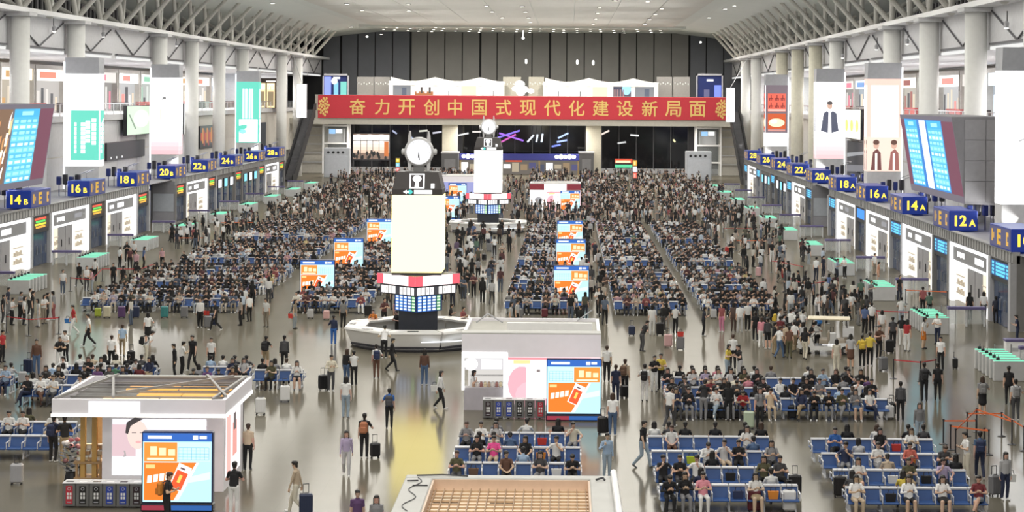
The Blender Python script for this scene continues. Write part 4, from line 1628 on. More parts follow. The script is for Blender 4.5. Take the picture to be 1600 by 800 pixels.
def tower(x, d, label, clabel, cream, first):
    root = thing('clock_tower', (x, d, 0), label, 'tower')
    rot45 = PI / 4

    def sq(mb, hw0, hw1, z0, z1, turned=True, m=0, c=None):
        vs = []
        for hw, z in ((hw0, z0), (hw1, z1)):
            for k in range(4):
                a = k * PI / 2 + (0 if turned else rot45)
                vs.append((hw * math.cos(a) * 1.0, hw * math.sin(a), z))
        mb.poly(vs, [(3, 2, 1, 0), (4, 5, 6, 7), (0, 1, 5, 4), (1, 2, 6, 5), (2, 3, 7, 6), (3, 0, 4, 7)], m, c)
    q = MB()
    sq(q, 1.08, 1.08, 0, 3.2)
    q.build('column', mat('tower_slate', (0.045, 0.05, 0.065), 0.4), root)

    # information screens: two faces towards the viewer, two behind, all turned by 45 degrees
    def faces(hw, z0, fn, name):
        for k in range(4):
            a0, a1 = k * PI / 2, (k + 1) * PI / 2
            p0 = Vector((hw * math.cos(a0), hw * math.sin(a0), z0))
            p1 = Vector((hw * math.cos(a1), hw * math.sin(a1), z0))
            u = (p1 - p0)
            w = u.length
            u.normalize()
            n = Vector((u.y, -u.x, 0))
            p = Plate(p0, u, (0, 0, 1), n)
            fn(p, w)
            p.build(name, root)
    q = MB()
    sq(q, 1.27, 1.3, 1.85, 2.78)
    q.build('screen_case', NAVY, root)

    def f_info(p, w):
        p.rect(0, 0, w, 0.9, (0.01, 0.03, 0.12))
        for i in range(5):
            cc = [(0.02, 0.2, 0.8), (0.02, 0.25, 0.9), (0.02, 0.2, 0.8), (0.03, 0.12, 0.4), (0.03, 0.22, 0.12)][i]
            p.rect(w * (0.05 + 0.185 * i), 0.03, w * (0.2 + 0.185 * i), 0.88, cc, 1)
            for r in range(5):
                p.rect(w * (0.065 + 0.185 * i), 0.07 + 0.165 * r, w * (0.19 + 0.185 * i), 0.17 + 0.165 * r, (1.1, 1.3, 1.6) if i < 4 else (0.9, 1.5, 0.8), 2)
    faces(1.31, 1.86, f_info, 'info_screen')
    q = MB()
    sq(q, 2.05, 2.1, 2.8, 3.32)
    q.build('ring_core', CHAR, root)

    def f_text(p, w):
        p.rect(0, 0, w, 0.46, (0.05, 0.05, 0.06))
        for i in range(9):
            if i != 4:
                p.rect(w * (0.04 + 0.105 * i), 0.03, w * (0.125 + 0.105 * i), 0.43, (1.5, 1.45, 1.4), 1)
                p.rect(w * (0.07 + 0.105 * i), 0.16, w * (0.08 + 0.105 * i), 0.34, (0.12, 0.12, 0.12), 2)
                if i % 2:
                    p.rect(w * (0.095 + 0.105 * i), 0.1, w * (0.102 + 0.105 * i), 0.3, (0.2, 0.2, 0.2), 2)
    faces(2.11, 2.84, f_text, 'lettered_band')

    def f_red(p, w):
        p.rect(0, 0, w, 0.55, (1.5, 1.22, 1.22))
        p.rect(0, 0, w * 0.17, 0.55, (1.0, 0.14, 0.19), 1)
        p.rect(w * 0.83, 0, w, 0.55, (1.0, 0.14, 0.19), 1)
        p.rect(w * 0.24, 0.1, w * 0.76, 0.45, (1.7, 1.5, 1.5), 1)
    q = MB()
    sq(q, 2.26, 2.28, 3.36, 3.92)
    q.build('band_core', CHAR, root)
    faces(2.29, 3.37, f_red, 'red_band')
    # the tall light box, square to the hall
    q = MB()
    q.box(-1.36, -1.36, 3.92, 1.36, 1.36, 8.25)
    q.build('light_box_core', CHAR, root)
    for k in range(4):
        R = Matrix.Rotation(k * PI / 2, 3, 'Z')
        p = Plate(R @ Vector((-1.38, -1.37, 4.06)), R @ Vector((1, 0, 0)), (0, 0, 1), R @ Vector((0, -1, 0)))
        p.rect(0, 0, 2.76, 4.24, cream)
        p.rect(0.03, 0.03, 2.73, 0.06, (1.2, 1.0, 0.6), 1)
        p.build('light_face', root)
    # dark cap with pictogram
    CAP = mat('cap_brown', (0.055, 0.048, 0.047), 0.45)
    q = MB()
    q.box(-1.38, -1.38, 8.3, 1.38, 1.38, 8.62)
    q.build('cap_band', CAP, root)
    q = MB()
    sq(q, 1.41 * 1.36, 1.41 * 1.14, 8.62, 9.55, False)
    q.build('cap', CAP, root)
    sl = Vector((0, 0.22, 0.93)).normalized()
    p = Plate((-1.3, -1.385, 8.62), (1, 0, 0), sl, (0, -1, 0.2))
    wv = (1.8, 1.8, 1.8)
    ax = 0.88
    p.rect(ax, 0.05, ax + 0.82, 0.87, wv, 1)
    p.rect(ax + 0.07, 0.12, ax + 0.75, 0.80, (0.06, 0.05, 0.05), 2)
    p.disc(ax + 0.41, 0.58, 0.24, 0.19, wv, 3)
    p.poly([(ax + 0.29, 0.12), (ax + 0.53, 0.12), (ax + 0.50, 0.55), (ax + 0.32, 0.55)], wv, 3)
    p.rect(2.05, 0.06, 2.25, 0.32, wv, 1)
    p.build('pictogram', root)
    p = Plate((-1.38, -1.385, 8.32), (1, 0, 0), (0, 0, 1), (0, -1, 0))
    p.rect(1.22, 0.04, 2.2, 0.26, (1.6, 1.6, 1.6), 1)
    p.disc(1.0, 0.15, 0.14, 0.12, (0.1, 0.75, 0.7), 1)
    p.poly([(0.62, 0.15), (0.82, 0.27), (0.82, 0.2), (0.95, 0.2), (0.95, 0.1), (0.82, 0.1), (0.82, 0.03)], (1.6, 1.6, 1.6), 1)
    p.build('arrow_sign', root)
    # the wristwatch: case ring, dial, crown, lugs, hands
    zc = 10.63
    SIL = mat('watch_silver', (0.70, 0.70, 0.71), 0.3, 0.25, noise=0.02)
    q = MB()
    q.lathe([(0.62, -0.22), (0.80, -0.18), (0.82, 0.0), (0.80, 0.16), (0.70, 0.24), (0.66, 0.2)], 32, (0, 0, zc), axis='Y')
    q.build('watch_case', SIL, root, smooth=False)
    q = MB()
    q.lathe([(0.665, 0.205), (0.665, 0.235)], 32, (0, 0, zc), c=(1.25, 1.25, 1.27), axis='Y')
    dial = q.build('dial', SCREEN, root)
    q = MB()
    for k in range(12):
        a = k * PI / 6
        q.bar((0.56 * math.sin(a), -0.25, zc + 0.56 * math.cos(a)), (0.62 * math.sin(a), -0.25, zc + 0.62 * math.cos(a)), 0.03, 0.02, up=(0, 1, 0))
    t = q.build('hour_mark', GREY, dial)
    t['kind'] = 'stuff'
    for ln, ang in ((0.34, 187), (0.46, 176)):
        a = math.radians(ang)
        q = MB()
        q.bar((0, -0.27, zc), (ln * math.sin(a), -0.27, zc + ln * math.cos(a)), 0.04, 0.02, up=(0, 1, 0))
        q.build('hand', DARK, dial)
    for sx in (-1, 1):
        for sz in (-1, 1):
            q = MB()
            q.prism([(sx * 0.42, zc + sz * 0.58), (sx * 0.64, zc + sz * 0.45), (sx * 0.60, zc + sz * 0.90), (sx * 0.53, zc + sz * 1.16), (sx * 0.47, zc + sz * 1.14)], -0.12, 0.12)
            q.build('lug', SIL, root)
        q = MB()
        q.lathe([(0.12, 0), (0.16, 0.04), (0.16, 0.16), (0.10, 0.2)], 10, (0, 0, 0))
        me = q.mesh('crown', SIL)
        c = link('crown' if sx > 0 else 'crown_guard', me, root, (sx * 0.78, 0, zc))
        c.rotation_euler = (0, sx * PI / 2, 0)
    q = MB()
    q.box(-0.75, -0.3, 9.5, 0.75, 0.3, 9.58)
    q.box(-0.3, -0.12, 9.5, 0.3, 0.12, 9.85)
    q.build('watch_stand', mat('watch_stand', (0.2, 0.2, 0.2), 0.4), root)

    # the round reception counter
    root = thing('round_counter', (x, d, 0), clabel, 'counter', None)
    ns = 8
    for k in range(ns):
        a0 = -PI / 2 + PI / 8 + k * PI / 4 + 0.012
        a1 = a0 + PI / 4 - 0.024
        q = MB()
        ring_prism(q, 3.45, 4.15, 3.75, 0.12, 0.98, 1, a0, a1)
        s_ = q.build('front_panel', COUNTERW, root)
        q = MB()
        ring_prism(q, 3.5, 3.84, 3.80, 0.16, 0.34, 1, a0, a1)  # dark charcoal strip low on the panel
        q.build('shadow_gap', CHAR, s_)
        q = MB()
        ring_prism(q, 3.0, 4.18, 4.24, 1.0, 1.1, 1, a0, a1)
        t_ = q.build('desk_top', COUNTERW, root)
        q = MB()
        am = (a0 + a1) / 2
        cx_, cy_ = 3.6 * math.cos(am), 3.6 * math.sin(am)
        ux, uy = -math.sin(am), math.cos(am)
        vs = []
        for z in (1.1, 1.12):
            for su, sv in ((-1, -1), (1, -1), (1, 1), (-1, 1)):
                vs.append((cx_ + ux * 0.3 * su + math.cos(am) * 0.16 * sv, cy_ + uy * 0.3 * su + math.sin(am) * 0.16 * sv, z))
        q.poly(vs, [(3, 2, 1, 0), (4, 5, 6, 7), (0, 1, 5, 4), (1, 2, 6, 5), (2, 3, 7, 6), (3, 0, 4, 7)])
        q.build('inset_screen', mat('inset_dark', (0.04, 0.045, 0.05), 0.2), t_)
    q = MB()
    ring_prism(q, 3.5, 3.72, 3.62, 0.0, 0.12, 48, 0, 2 * PI)
    q.build('plinth', CHAR, root)
    q = MB()
    ring_prism(q, 3.86, 4.06, 4.0, 0.55, 0.6, 10, -1.45, -0.35, c=(1.2, 1.25, 1.3))  # glowing line put in for bright reflective lettering on the panel
    q.build('light_line', SCREEN, root)


tower(-8.2, 106.3, 'tall clock tower with giant wristwatch over a cream light box, nearer one', 'round white reception counter with inset screens around the nearer clock tower', CREAM, True)
tower(-8.0, 195.0, 'tall clock tower with giant wristwatch over a white light box, farther one', 'round white reception counter around the farther clock tower', (2.6, 2.55, 2.4), False)

# ------------------------------------------------------------------ double sided LED notice boards
ORANGE, ORED = (1.25, 0.25, 0.02), (1.15, 0.12, 0.03)
SKY = (0.42, 1.0, 1.2)


def board_print(p, w, h, style=0):
    p.rect(0, 0, w, h, (0.62, 1.05, 1.2), 0)
    p.rect(0, h - 0.27, w, h, (0.03, 0.16, 0.62), 1)
    p.rect(0.16, h - 0.18, 0.95, h - 0.08, (1.2, 1.3, 1.5), 2)
    p.rect(w - 0.62, h - 0.2, w - 0.45, h - 0.07, (1.4, 1.4, 1.4), 2)
    p.rect(w - 0.4, h - 0.18, w - 0.16, h - 0.08, (1.2, 1.2, 1.3), 2)
    top = h - 0.3
    mid = h - 0.93
    if style == 0:
        oa, ob, ta, tb = 0.04, w * 0.5, w * 0.5, w - 0.04
    else:
        oa, ob, ta, tb = w * 0.5, w - 0.04, 0.04, w * 0.5
    p.rect(oa, mid, ob, top, (1.15, 0.36, 0.05), 1)
    for k in range(3):
        p.rect(oa + 0.2 + 0.3 * k, mid + 0.2, oa + 0.42 + 0.3 * k, mid + 0.2 + 0.3 - 0.05 * k, (1.6, 1.0, 0.6), 2)
    p.rect(oa + 0.1, mid + 0.05, ob - 0.1, mid + 0.12, (1.5, 1.1, 0.8), 2)
    p.rect(ta, mid, tb, top, (0.75, 1.2, 1.25), 1)
    for i in range(5):
        p.rect(ta + 0.05, mid + 0.05 + 0.1 * i, tb - 0.05, mid + 0.065 + 0.1 * i, (0.25, 0.6, 0.8), 2)
    for i in range(8):
        x = ta + 0.05 + (tb - ta - 0.1) * i / 7
        p.rect(x - 0.007, mid + 0.05, x + 0.007, mid + 0.46, (0.25, 0.6, 0.8), 2)
    # the poster below: orange, cut off by a diagonal, a small red and white device in the middle
    b0 = 0.06
    p.poly([(0.04, b0), (w * 0.45, b0), (w * 0.78, mid - 0.03), (0.04, mid - 0.03)], ORANGE, 1)
    p.poly([(w * 0.45, b0), (w * 0.52, b0), (w * 0.82, mid - 0.03), (w * 0.78, mid - 0.03)], (1.2, 1.3, 1.3), 1)
    p.rect(0.1, mid - 0.22, 0.4, mid - 0.1, (1.5, 0.8, 0.3), 2)
    for k in range(4):
        a = 0.14 + 0.2 * k
        p.poly([(a, 0.62 + 0.035 * k), (a + 0.15, 0.64 + 0.035 * k), (a + 0.17, 0.88 + 0.035 * k), (a + 0.02, 0.86 + 0.035 * k)], (1.7, 1.4, 1.2), 2)
    cx, cy = w * 0.54, 0.78
    c30, s30 = math.cos(-0.42), math.sin(-0.42)

    def R(x, y):
        return (cx + x * c30 - y * s30, cy + x * s30 + y * c30)
    p.poly([R(-0.23, -0.40), R(0.23, -0.40), R(0.23, 0.46), R(-0.23, 0.46)], (1.5, 1.3, 1.2), 2)
    p.poly([R(-0.19, -0.36), R(0.19, -0.36), R(0.19, 0.24), R(-0.19, 0.24)], ORED, 3)
    p.poly([R(-0.05, -0.15), R(0.05, -0.15), R(0.05, 0.12), R(-0.05, 0.12)], (1.4, 0.8, 0.15), 4)
    p.poly([R(-0.12, 0.3), R(0.05, 0.3), R(0.05, 0.36), R(-0.12, 0.36)], (0.15, 0.1, 0.12), 4)
    p.poly([(w * 0.62, 0.62), (w * 0.98, 0.75), (w * 0.98, 1.0), (w * 0.66, 0.82)], (0.9, 1.35, 1.45), 2)


def notice_board(x, d, label, style=0, hgt=2.63):
    root = thing('notice_board', (x, d, 0), label, 'billboard', 'orange and blue notice boards')
    w = 2.34
    q = MB()
    q.bbox(-w / 2, -0.16, 0.28, w / 2, 0.16, hgt, 0.03)
    q.build('frame', mat('board_navy', (0.015, 0.025, 0.10), 0.3), root)
    q = MB()
    q.bbox(-w / 2 - 0.02, -0.22, 0.0, w / 2 + 0.02, 0.22, 0.28, 0.04)
    f = q.build('foot', mat('board_foot', (0.012, 0.012, 0.03), 0.3), root)
    p = Plate((-w / 2 + 0.04, -0.165, 0.32), (1, 0, 0), (0, 0, 1), (0, -1, 0))
    board_print(p, w - 0.08, hgt - 0.37, style)
    p.build('front_screen', root)
    p = Plate((w / 2 - 0.04, 0.165, 0.32), (-1, 0, 0), (0, 0, 1), (0, 1, 0))
    board_print(p, w - 0.08, hgt - 0.37, style)
    p.build('back_screen', root)
    p = Plate((-w / 2 + 0.02, -0.225, 0.06), (1, 0, 0), (0, 0, 1), (0, -1, 0))
    p.rect(0, 0, 0.95, 0.16, (0.35, 0.03, 0.06))
    p.rect(0.95, 0, w - 0.04, 0.16, (0.02, 0.12, 0.42))
    p.build('foot_light', root)


gx, gd = ground(278, 798)
notice_board(gx, gd, 'orange and blue LED notice board before the portrait kiosk')
gx, gd = ground(896.5, 657)
notice_board(gx, gd, 'orange and blue LED notice board before the pink poster kiosk', 1)
for px, d, lab in ((498, 129.0, 'nearest LED notice board of the left row, above seated people'), (546.5, 149.0, 'second LED notice board of the left row'), (594.5, 173.0, 'LED notice board half behind the cream tower'),
                   (703, 213, 'small LED notice board just right of the cream tower'), (716, 245, 'far LED notice board by the bluish kiosk'),
                   (894.5, 126.0, 'nearest LED notice board of the right row of three'), (893.5, 149.5, 'middle LED notice board of the right row of three'), (892, 172, 'farthest LED notice board of the right row of three'),
                   (892, 227, 'far LED notice board before the white red-topped kiosk')):
    notice_board((px - 887) * d / F, d, lab, 0 if px < 800 else 1, 2.68)


# ------------------------------------------------------------------ kiosks
def poster_face(p, w, h):
    p.rect(0, 0, w, h, (1.0, 0.97, 1.04))
    p.rect(0, h * 0.34, w * 0.25, h * 0.9, (0.85, 0.62, 0.66), 1)
    p.rect(w * 0.0, 0, w, h * 0.32, (1.3, 1.3, 1.3), 1)
    cx, cy = w * 0.27, h * 0.72
    p.disc(cx, cy, 0.36, 0.5, (1.0, 0.80, 0.72), 2)
    p.poly([(cx - 0.42, cy + 0.06), (cx - 0.38, cy + 0.42), (cx - 0.1, cy + 0.6), (cx + 0.2, cy + 0.55), (cx - 0.05, cy + 0.42), (cx - 0.24, cy + 0.3), (cx - 0.33, cy + 0.02)], (0.06, 0.05, 0.05), 3)
    p.rect(cx - 0.2, cy + 0.06, cx - 0.04, cy + 0.09, (0.25, 0.2, 0.2), 3)
    p.rect(cx + 0.08, cy + 0.06, cx + 0.24, cy + 0.09, (0.25, 0.2, 0.2), 3)
    p.disc(cx + 0.03, cy - 0.25, 0.1, 0.045, (1.2, 0.5, 0.5), 3)
    p.poly([(cx - 0.5, h * 0.32), (cx - 0.45, h * 0.38), (cx - 0.48, cy - 0.55), (cx - 0.42, cy - 0.55), (cx - 0.38, h * 0.34)], (0.5, 0.45, 0.45), 2)
    p.rect(w * 0.62, h * 0.88, w, h * 0.97, (1.3, 1.3, 1.25), 2)


FASC = mat('fascia_lilac_white', (0.87, 0.85, 0.90), 0.45, noise=0.02)  # white with the lilac cast of the billboards' light mixed into its colour
RIM = mat('roof_rim', (0.50, 0.50, 0.48), 0.6, noise=0.06, scale=1.5)
AMB = (1.25, 0.60, 0.14)

# --- kiosk with the portrait (left front)
kx0, kx1, ky0, ky1 = -17.45, -11.55, 65.2, 70.7
root = thing('kiosk', ((kx0 + kx1) / 2, (ky0 + ky1) / 2, 0), 'white kiosk with a portrait poster and an open strutted roof', 'kiosk', 'retail kiosks')
hx, hy = (kx1 - kx0) / 2, (ky1 - ky0) / 2
for nm, b in (('fascia', (-hx, -hy, hx, -hy + 0.14)), ('fascia', (-hx, hy - 0.14, hx, hy)), ('fascia', (-hx, -hy + 0.14, -hx + 0.14, hy - 0.14)), ('fascia', (hx - 0.14, -hy + 0.14, hx, hy - 0.14))):
    q = MB()
    q.box(b[0], b[1], 2.8, b[2], b[3], 3.34)
    q.build(nm, FASC, root)
q = MB()
q.box(-hx - 0.02, -hy - 0.03, 2.74, hx + 0.02, -hy + 0.14, 2.84, 0, (2.3, 2.25, 2.1))
q.box(hx - 0.14, -hy + 0.14, 2.74, hx + 0.03, hy, 2.84, 0, (2.3, 2.25, 2.1))
q.build('light_line', SCREEN, root)
p = Plate((-hx + 1.25, -hy - 0.01, 2.86), (1, 0, 0), (0, 0, 1), (0, -1, 0))
p.rect(0, 0.0, 1.75, 0.42, (1.15, 1.14, 1.18))
p.build('lit_sign', root)
q = MB()
q.box(-hx + 0.14, -hy + 0.14, 2.95, hx - 0.14, hy - 0.14, 3.06)
deck = q.build('roof_deck', mat('deck_grey', (0.16, 0.155, 0.15), 0.6), root)
for k, (a0, a1, y0, y1) in enumerate(((-1.3, 2.45, 1.05, 1.75), (-0.6, 2.5, -0.35, 0.35), (-1.6, 2.3, -1.75, -1.05))):
    for m_ in range(2):
        q = MB()
        am = (a0 + a1) / 2
        q.box(a0 if m_ == 0 else am + 0.04, y0, 3.07, am - 0.04 if m_ == 0 else a1, y1, 3.12, 0, AMB if k < 2 else (1.3, 0.9, 0.5))
        q.build('amber_panel', SCREEN, deck)
for k in range(5):
    q = MB()
    y = -hy + 0.5 + k * 1.1
    q.box(-hx + 0.2, y, 3.14, hx - 0.2, y + 0.05, 3.2)
    q.build('batten', mat('batten_grey', (0.3, 0.29, 0.28), 0.5), deck)
for p0, p1 in (((-hx + 0.1, -hy + 0.1, 3.36), (-hx + 1.0, hy - 0.1, 3.4)), ((-hx + 1.0, hy - 0.9, 3.4), (-0.9, -hy + 0.15, 3.4)), ((-1.0, -hy + 1.0, 3.4), (hx - 0.6, hy - 0.5, 3.42)), ((hx - 1.6, hy - 0.3, 3.42), (hx - 0.1, -hy + 0.6, 3.38)),
               ((hx - 0.45, -hy + 0.1, 3.36), (hx - 0.2, hy - 0.1, 3.36))):
    q = MB()
    q.bar(p0, p1, 0.09, 0.09)
    q.build('roof_strut', mat('strut_dull', (0.33, 0.32, 0.31), 0.5), root)
q = MB()
q.bar((-hx + 0.6, hy - 0.2, 3.36), (hx - 0.1, hy - 0.2, 3.36), 0.28, 0.05)
q.build('roof_edge', RIM, root)
# walls
wx0, wx1 = -16.0 - (kx0 + kx1) / 2, hx - 0.25
wy0 = 66.3 - (ky0 + ky1) / 2
q = MB()
q.box(wx0, wy0, 0, wx1, wy0 + 0.15, 2.8)
fw = q.build('front_wall', FASC, root)
p = Plate((wx0 + 0.35, wy0 - 0.01, 0.55), (1, 0, 0), (0, 0, 1), (0, -1, 0))
poster_face(p, 3.25, 1.95)
p.build('portrait_poster', fw)
q = MB()
q.box(wx1 - 0.15, wy0 + 0.15, 0, wx1, hy - 0.3, 2.8)
sw = q.build('side_wall', FASC, root)
p = Plate((wx1 + 0.005, wy0 + 0.4, 0.3), (0, 1, 0), (0, 0, 1), (1, 0, 0))
p.rect(0, 0, 2.9, 2.3, (1.6, 1.45, 1.45))
p.rect(0.1, 0.1, 0.9, 2.2, (1.2, 0.55, 0.5), 1)
p.rect(1.3, 0.6, 2.2, 1.8, (0.9, 0.4, 0.35), 1)
p.rect(1.5, 1.5, 2.0, 2.1, (0.15, 0.12, 0.12), 2)
p.build('side_poster', sw)
q = MB()
q.box(-hx + 0.3, hy - 0.45, 0, wx1, hy - 0.3, 2.8)
q.build('back_wall', mat('warm_wood', (0.42, 0.25, 0.11), 0.5, noise=0.12, scale=6), root)
q = MB()
q.box(wx0 - 0.0, wy0 + 0.15, 0, wx0 + 0.1, hy - 0.45, 2.8)
q.build('inner_wall', mat('warm_wood'), root)
for a in (-hx + 0.55, -hx + 0.95):
    q = MB()
    q.box(a, wy0 + 0.6, 0, a + 0.16, wy0 + 0.8, 2.8)
    q.build('post', mat('amber_post', (0.62, 0.38, 0.12), 0.4), root)
q = MB()
q.box(-hx + 1.15, hy - 0.55, 0.5, wx0 - 0.05, hy - 0.47, 2.6, 0, (1.1, 0.7, 0.32))
q.build('lit_shelf_wall', SCREEN, root)
kl = lamp('kiosk_lamp', 'AREA', (-16.6, 68.4, 2.7), 60, (1, 0.85, 0.65), 0.8)
WOOD = mat('pale_wood', (0.48, 0.31, 0.16), 0.5, noise=0.12, scale=5)
root = thing('display_table', (-16.62, 67.2, 0), 'wooden display table stacked with wrapped goods inside the portrait kiosk', 'table')
q = MB()
q.box(-0.5, -0.35, 0.82, 0.5, 0.35, 0.9)
q.build('tabletop', WOOD, root)
for sx in (-0.45, 0.38):
    for sy in (-0.3, 0.23):
        q = MB()
        q.box(sx, sy, 0, sx + 0.07, sy + 0.07, 0.82)
        q.build('leg', WOOD, root)
q = MB()
q.box(-0.5, -0.35, 0.3, 0.5, 0.35, 0.34)
q.build('shelf', WOOD, root)
r2 = random.Random(8)
for k in range(12):
    lx, lz = -16.95 + 0.21 * (k % 4), 0.9 + 0.19 * (k // 4)
    q = MB()
    q.bbox(-0.09, -0.09, 0, 0.09, 0.09, 0.18, 0.03)
    q.bar((-0.095, 0, 0.09), (0.095, 0, 0.09), 0.03, 0.03)
    o = thing('gift_box', (lx + 0.04 * (k // 4), 67.05 + 0.08 * (k // 4), lz), '%s goods box on the wooden table, %s from left, %s layer' % (['white', 'cream', 'tan'][k % 3], ordinal(k % 4), ['bottom', 'middle', 'top'][k // 4]), 'box', 'goods boxes on the kiosk table')
    q.build('box', [WHITE, mat('box_cream', (0.7, 0.6, 0.42), 0.5), mat('box_tan', (0.5, 0.33, 0.18), 0.5)][k % 3], o)
    q = MB()
    q.box(-0.092, -0.092, 0.14, 0.092, 0.092, 0.185)
    q.build('lid', WHITE if k % 3 else mat('box_cream'), o)
# dressed flower stand
gx, gd = ground(112, 757)
root = thing('flower_stand', (gx, gd, 0), 'tall dark blue flower stand with pink and white blooms at kiosk corner', 'flower stand')
q = MB()
q.lathe([(0.24, 0), (0.28, 0.1), (0.2, 0.45), (0.24, 0.5)], 12)
q.build('pot', DARK, root)
q = MB()
for k in range(60):
    a, z = k * 2.4, 0.45 + 0.95 * (k / 60)
    r = 0.34 * math.sin(PI * (0.2 + 0.7 * k / 60)) + 0.08
    p0 = (r * 0.4 * math.cos(a), r * 0.4 * math.sin(a), z)
    p1 = (r * 1.25 * math.cos(a), r * 1.25 * math.sin(a), z + 0.12)
    t = (-math.sin(a) * 0.09, math.cos(a) * 0.09, 0)
    q.face([p0, tuple(p1[i] * 0.6 + p0[i] * 0.4 + t[i] for i in range(3)), p1, tuple(p1[i] * 0.6 + p0[i] * 0.4 - t[i] for i in range(3))], 0, random.choice([(0.015, 0.03, 0.02), (0.02, 0.03, 0.06), (0.05, 0.08, 0.17), (0.015, 0.02, 0.03)]))
t = q.build('leaf', PAINT, root, fix=False)
t['kind'] = 'stuff'
for k in range(11):
    a = k * 2.4
    q = MB()
    q.sphere((0.26 * math.cos(a), 0.2 * math.sin(a), 1.32 + 0.14 * (k % 3) - (0.5 if k > 7 else 0)), (0.10, 0.10, 0.08), 6, 0, [(0.75, 0.35, 0.38), (0.8, 0.75, 0.74), (0.6, 0.2, 0.25)][k % 3])
    q.build('bloom', PAINT, root, smooth=True)

# --- kiosk with the pink poster (middle)
kx0, kx1, ky0, ky1 = -4.55, 1.52, 83.8, 90.0


def pink_kiosk(root, hx, hy, near=True):
    z1 = 3.34
    q = MB()
    q.box(-hx, -hy, 2.35, hx, -hy + 0.15, z1)
    fa = q.build('fascia', FASC, root)
    q = MB()
    q.box(hx - 0.15, -hy + 0.15, 2.35, hx, hy, z1)
    q.build('fascia', FASC, root)
    q = MB()
    q.box(-hx, hy - 0.15, 2.35, hx - 0.15, hy, z1)
    q.build('fascia', FASC, root)
    q = MB()
    q.box(-hx, -hy + 0.15, 2.35, -hx + 0.15, hy - 0.15, z1)
    q.build('fascia', FASC, root)
    q = MB()
    q.box(-hx + 0.15, -hy + 0.15, 3.1, hx - 0.15, hy - 0.15, 3.2)
    q.build('roof_deck', mat('deck_beige', (0.40, 0.39, 0.35), 0.6), root)
    q = MB()
    q.box(-hx, -hy, 3.34, hx, -hy + 1.0, 3.4)
    q.build('roof_rim', RIM, root)
    q = MB()
    q.box(-hx + 1.9, -hy + 2.4, 3.2, hx - 0.35, -hy + 2.75, 3.55)
    q.build('roof_duct', WHITE, root)
    q = MB()
    q.path([(-hx + 0.4, hy - 1.0, 3.25), (-hx + 0.9, hy - 0.6, 3.6), (-hx + 1.6, hy - 1.0, 3.25)], 0.04)
    q.path([(hx - 1.0, hy - 0.6, 3.3), (hx - 0.3, hy - 0.1, 3.75)], 0.035)
    q.build('conduit', GREY, root)
    # front wall, right two thirds
    sx = -hx + 2.0
    q = MB()
    q.box(sx, -hy + 0.02, 0, hx, -hy + 0.15, 2.35)
    fw = q.build('front_wall', FASC, root)
    p = Plate((sx + 0.02, -hy + 0.01, 0.3), (1, 0, 0), (0, 0, 1), (0, -1, 0))
    w, h = hx - sx - 0.05, 2.05
    p.rect(0, 0, w, h, (1.5, 1.05, 1.1))
    p.rect(0, h - 0.12, w * 0.9, h - 0.02, (1.1, 0.35, 0.4), 1)
    p.disc(w * 0.15, h * 0.42, w * 0.15, h * 0.38, (1.2, 0.52, 0.60), 1)
    p.disc(w * 0.28, h * 0.2, w * 0.2, h * 0.3, (1.3, 0.62, 0.7), 2)
    p.rect(w * 0.2, h * 0.12, w * 0.42, h * 0.88, (2.0, 1.95, 1.95), 3)
    p.rect(w * 0.31, h * 0.68, w * 0.35, h * 0.74, (0.3, 0.25, 0.25), 4)
    p.rect(w * 0.06, h * 0.86, w * 0.24, h * 0.93, (1.7, 0.9, 0.4), 4)
    p.build('pink_poster', fw)
    q = MB()
    q.box(hx - 0.15, -hy + 0.15, 0, hx, hy - 0.15, 2.35)
    q.build('side_wall', FASC, root)
    q = MB()
    q.box(-hx + 0.15, hy - 0.3, 0, hx - 0.15, hy - 0.15, 2.35)
    q.build('back_wall', WHITE, root)
    # lit shop opening on the left
    q = MB()
    c = (1.7, 1.7, 1.66)
    q.box(-hx, -hy - 0.04, 2.3, sx, -hy + 0.1, 2.55, 0, c)
    q.box(sx - 0.18, -hy - 0.04, 0.2, sx, -hy + 0.1, 2.3, 0, c)
    q.box(-hx, -hy - 0.04, 0.9, -hx + 0.12, -hy + 0.1, 2.3, 0, c)
    q.build('light_frame', SCREEN, root)
    q = MB()
    q.box(-hx + 0.2, -hy + 1.6, 0, sx - 0.05, -hy + 1.7, 2.3, 0, (0.75, 0.72, 0.68))
    bk = q.build('lit_back', SCREEN, root)
    p = Plate((-hx + 0.05, -hy - 0.02, 1.78), (1, 0, 0), (0, 0, 1), (0, -1, 0))
    p.disc(0.36, 0.25, 0.3, 0.27, (2.3, 2.3, 2.3), 1)
    p.rect(0.8, 0.05, 1.7, 0.45, (2.2, 2.2, 2.2), 1)
    p.rect(0.1, 0.0, 1.8, 0.5, (0.72, 0.70, 0.72), 0)
    p.build('lit_sign', root)
    q = MB()
    q.box(-hx + 0.1, -hy + 0.1, 0, sx - 0.2, -hy + 0.7, 0.98)
    q.build('counter', mat('counter_lilac', (0.42, 0.40, 0.44), 0.4), root)
    for k in range(3):
        q = MB()
        q.box(-hx + 0.3, -hy + 1.3, 1.0 + 0.32 * k, sx - 0.25, -hy + 1.6, 1.03 + 0.32 * k)
        q.build('shelf', WHITE, root)


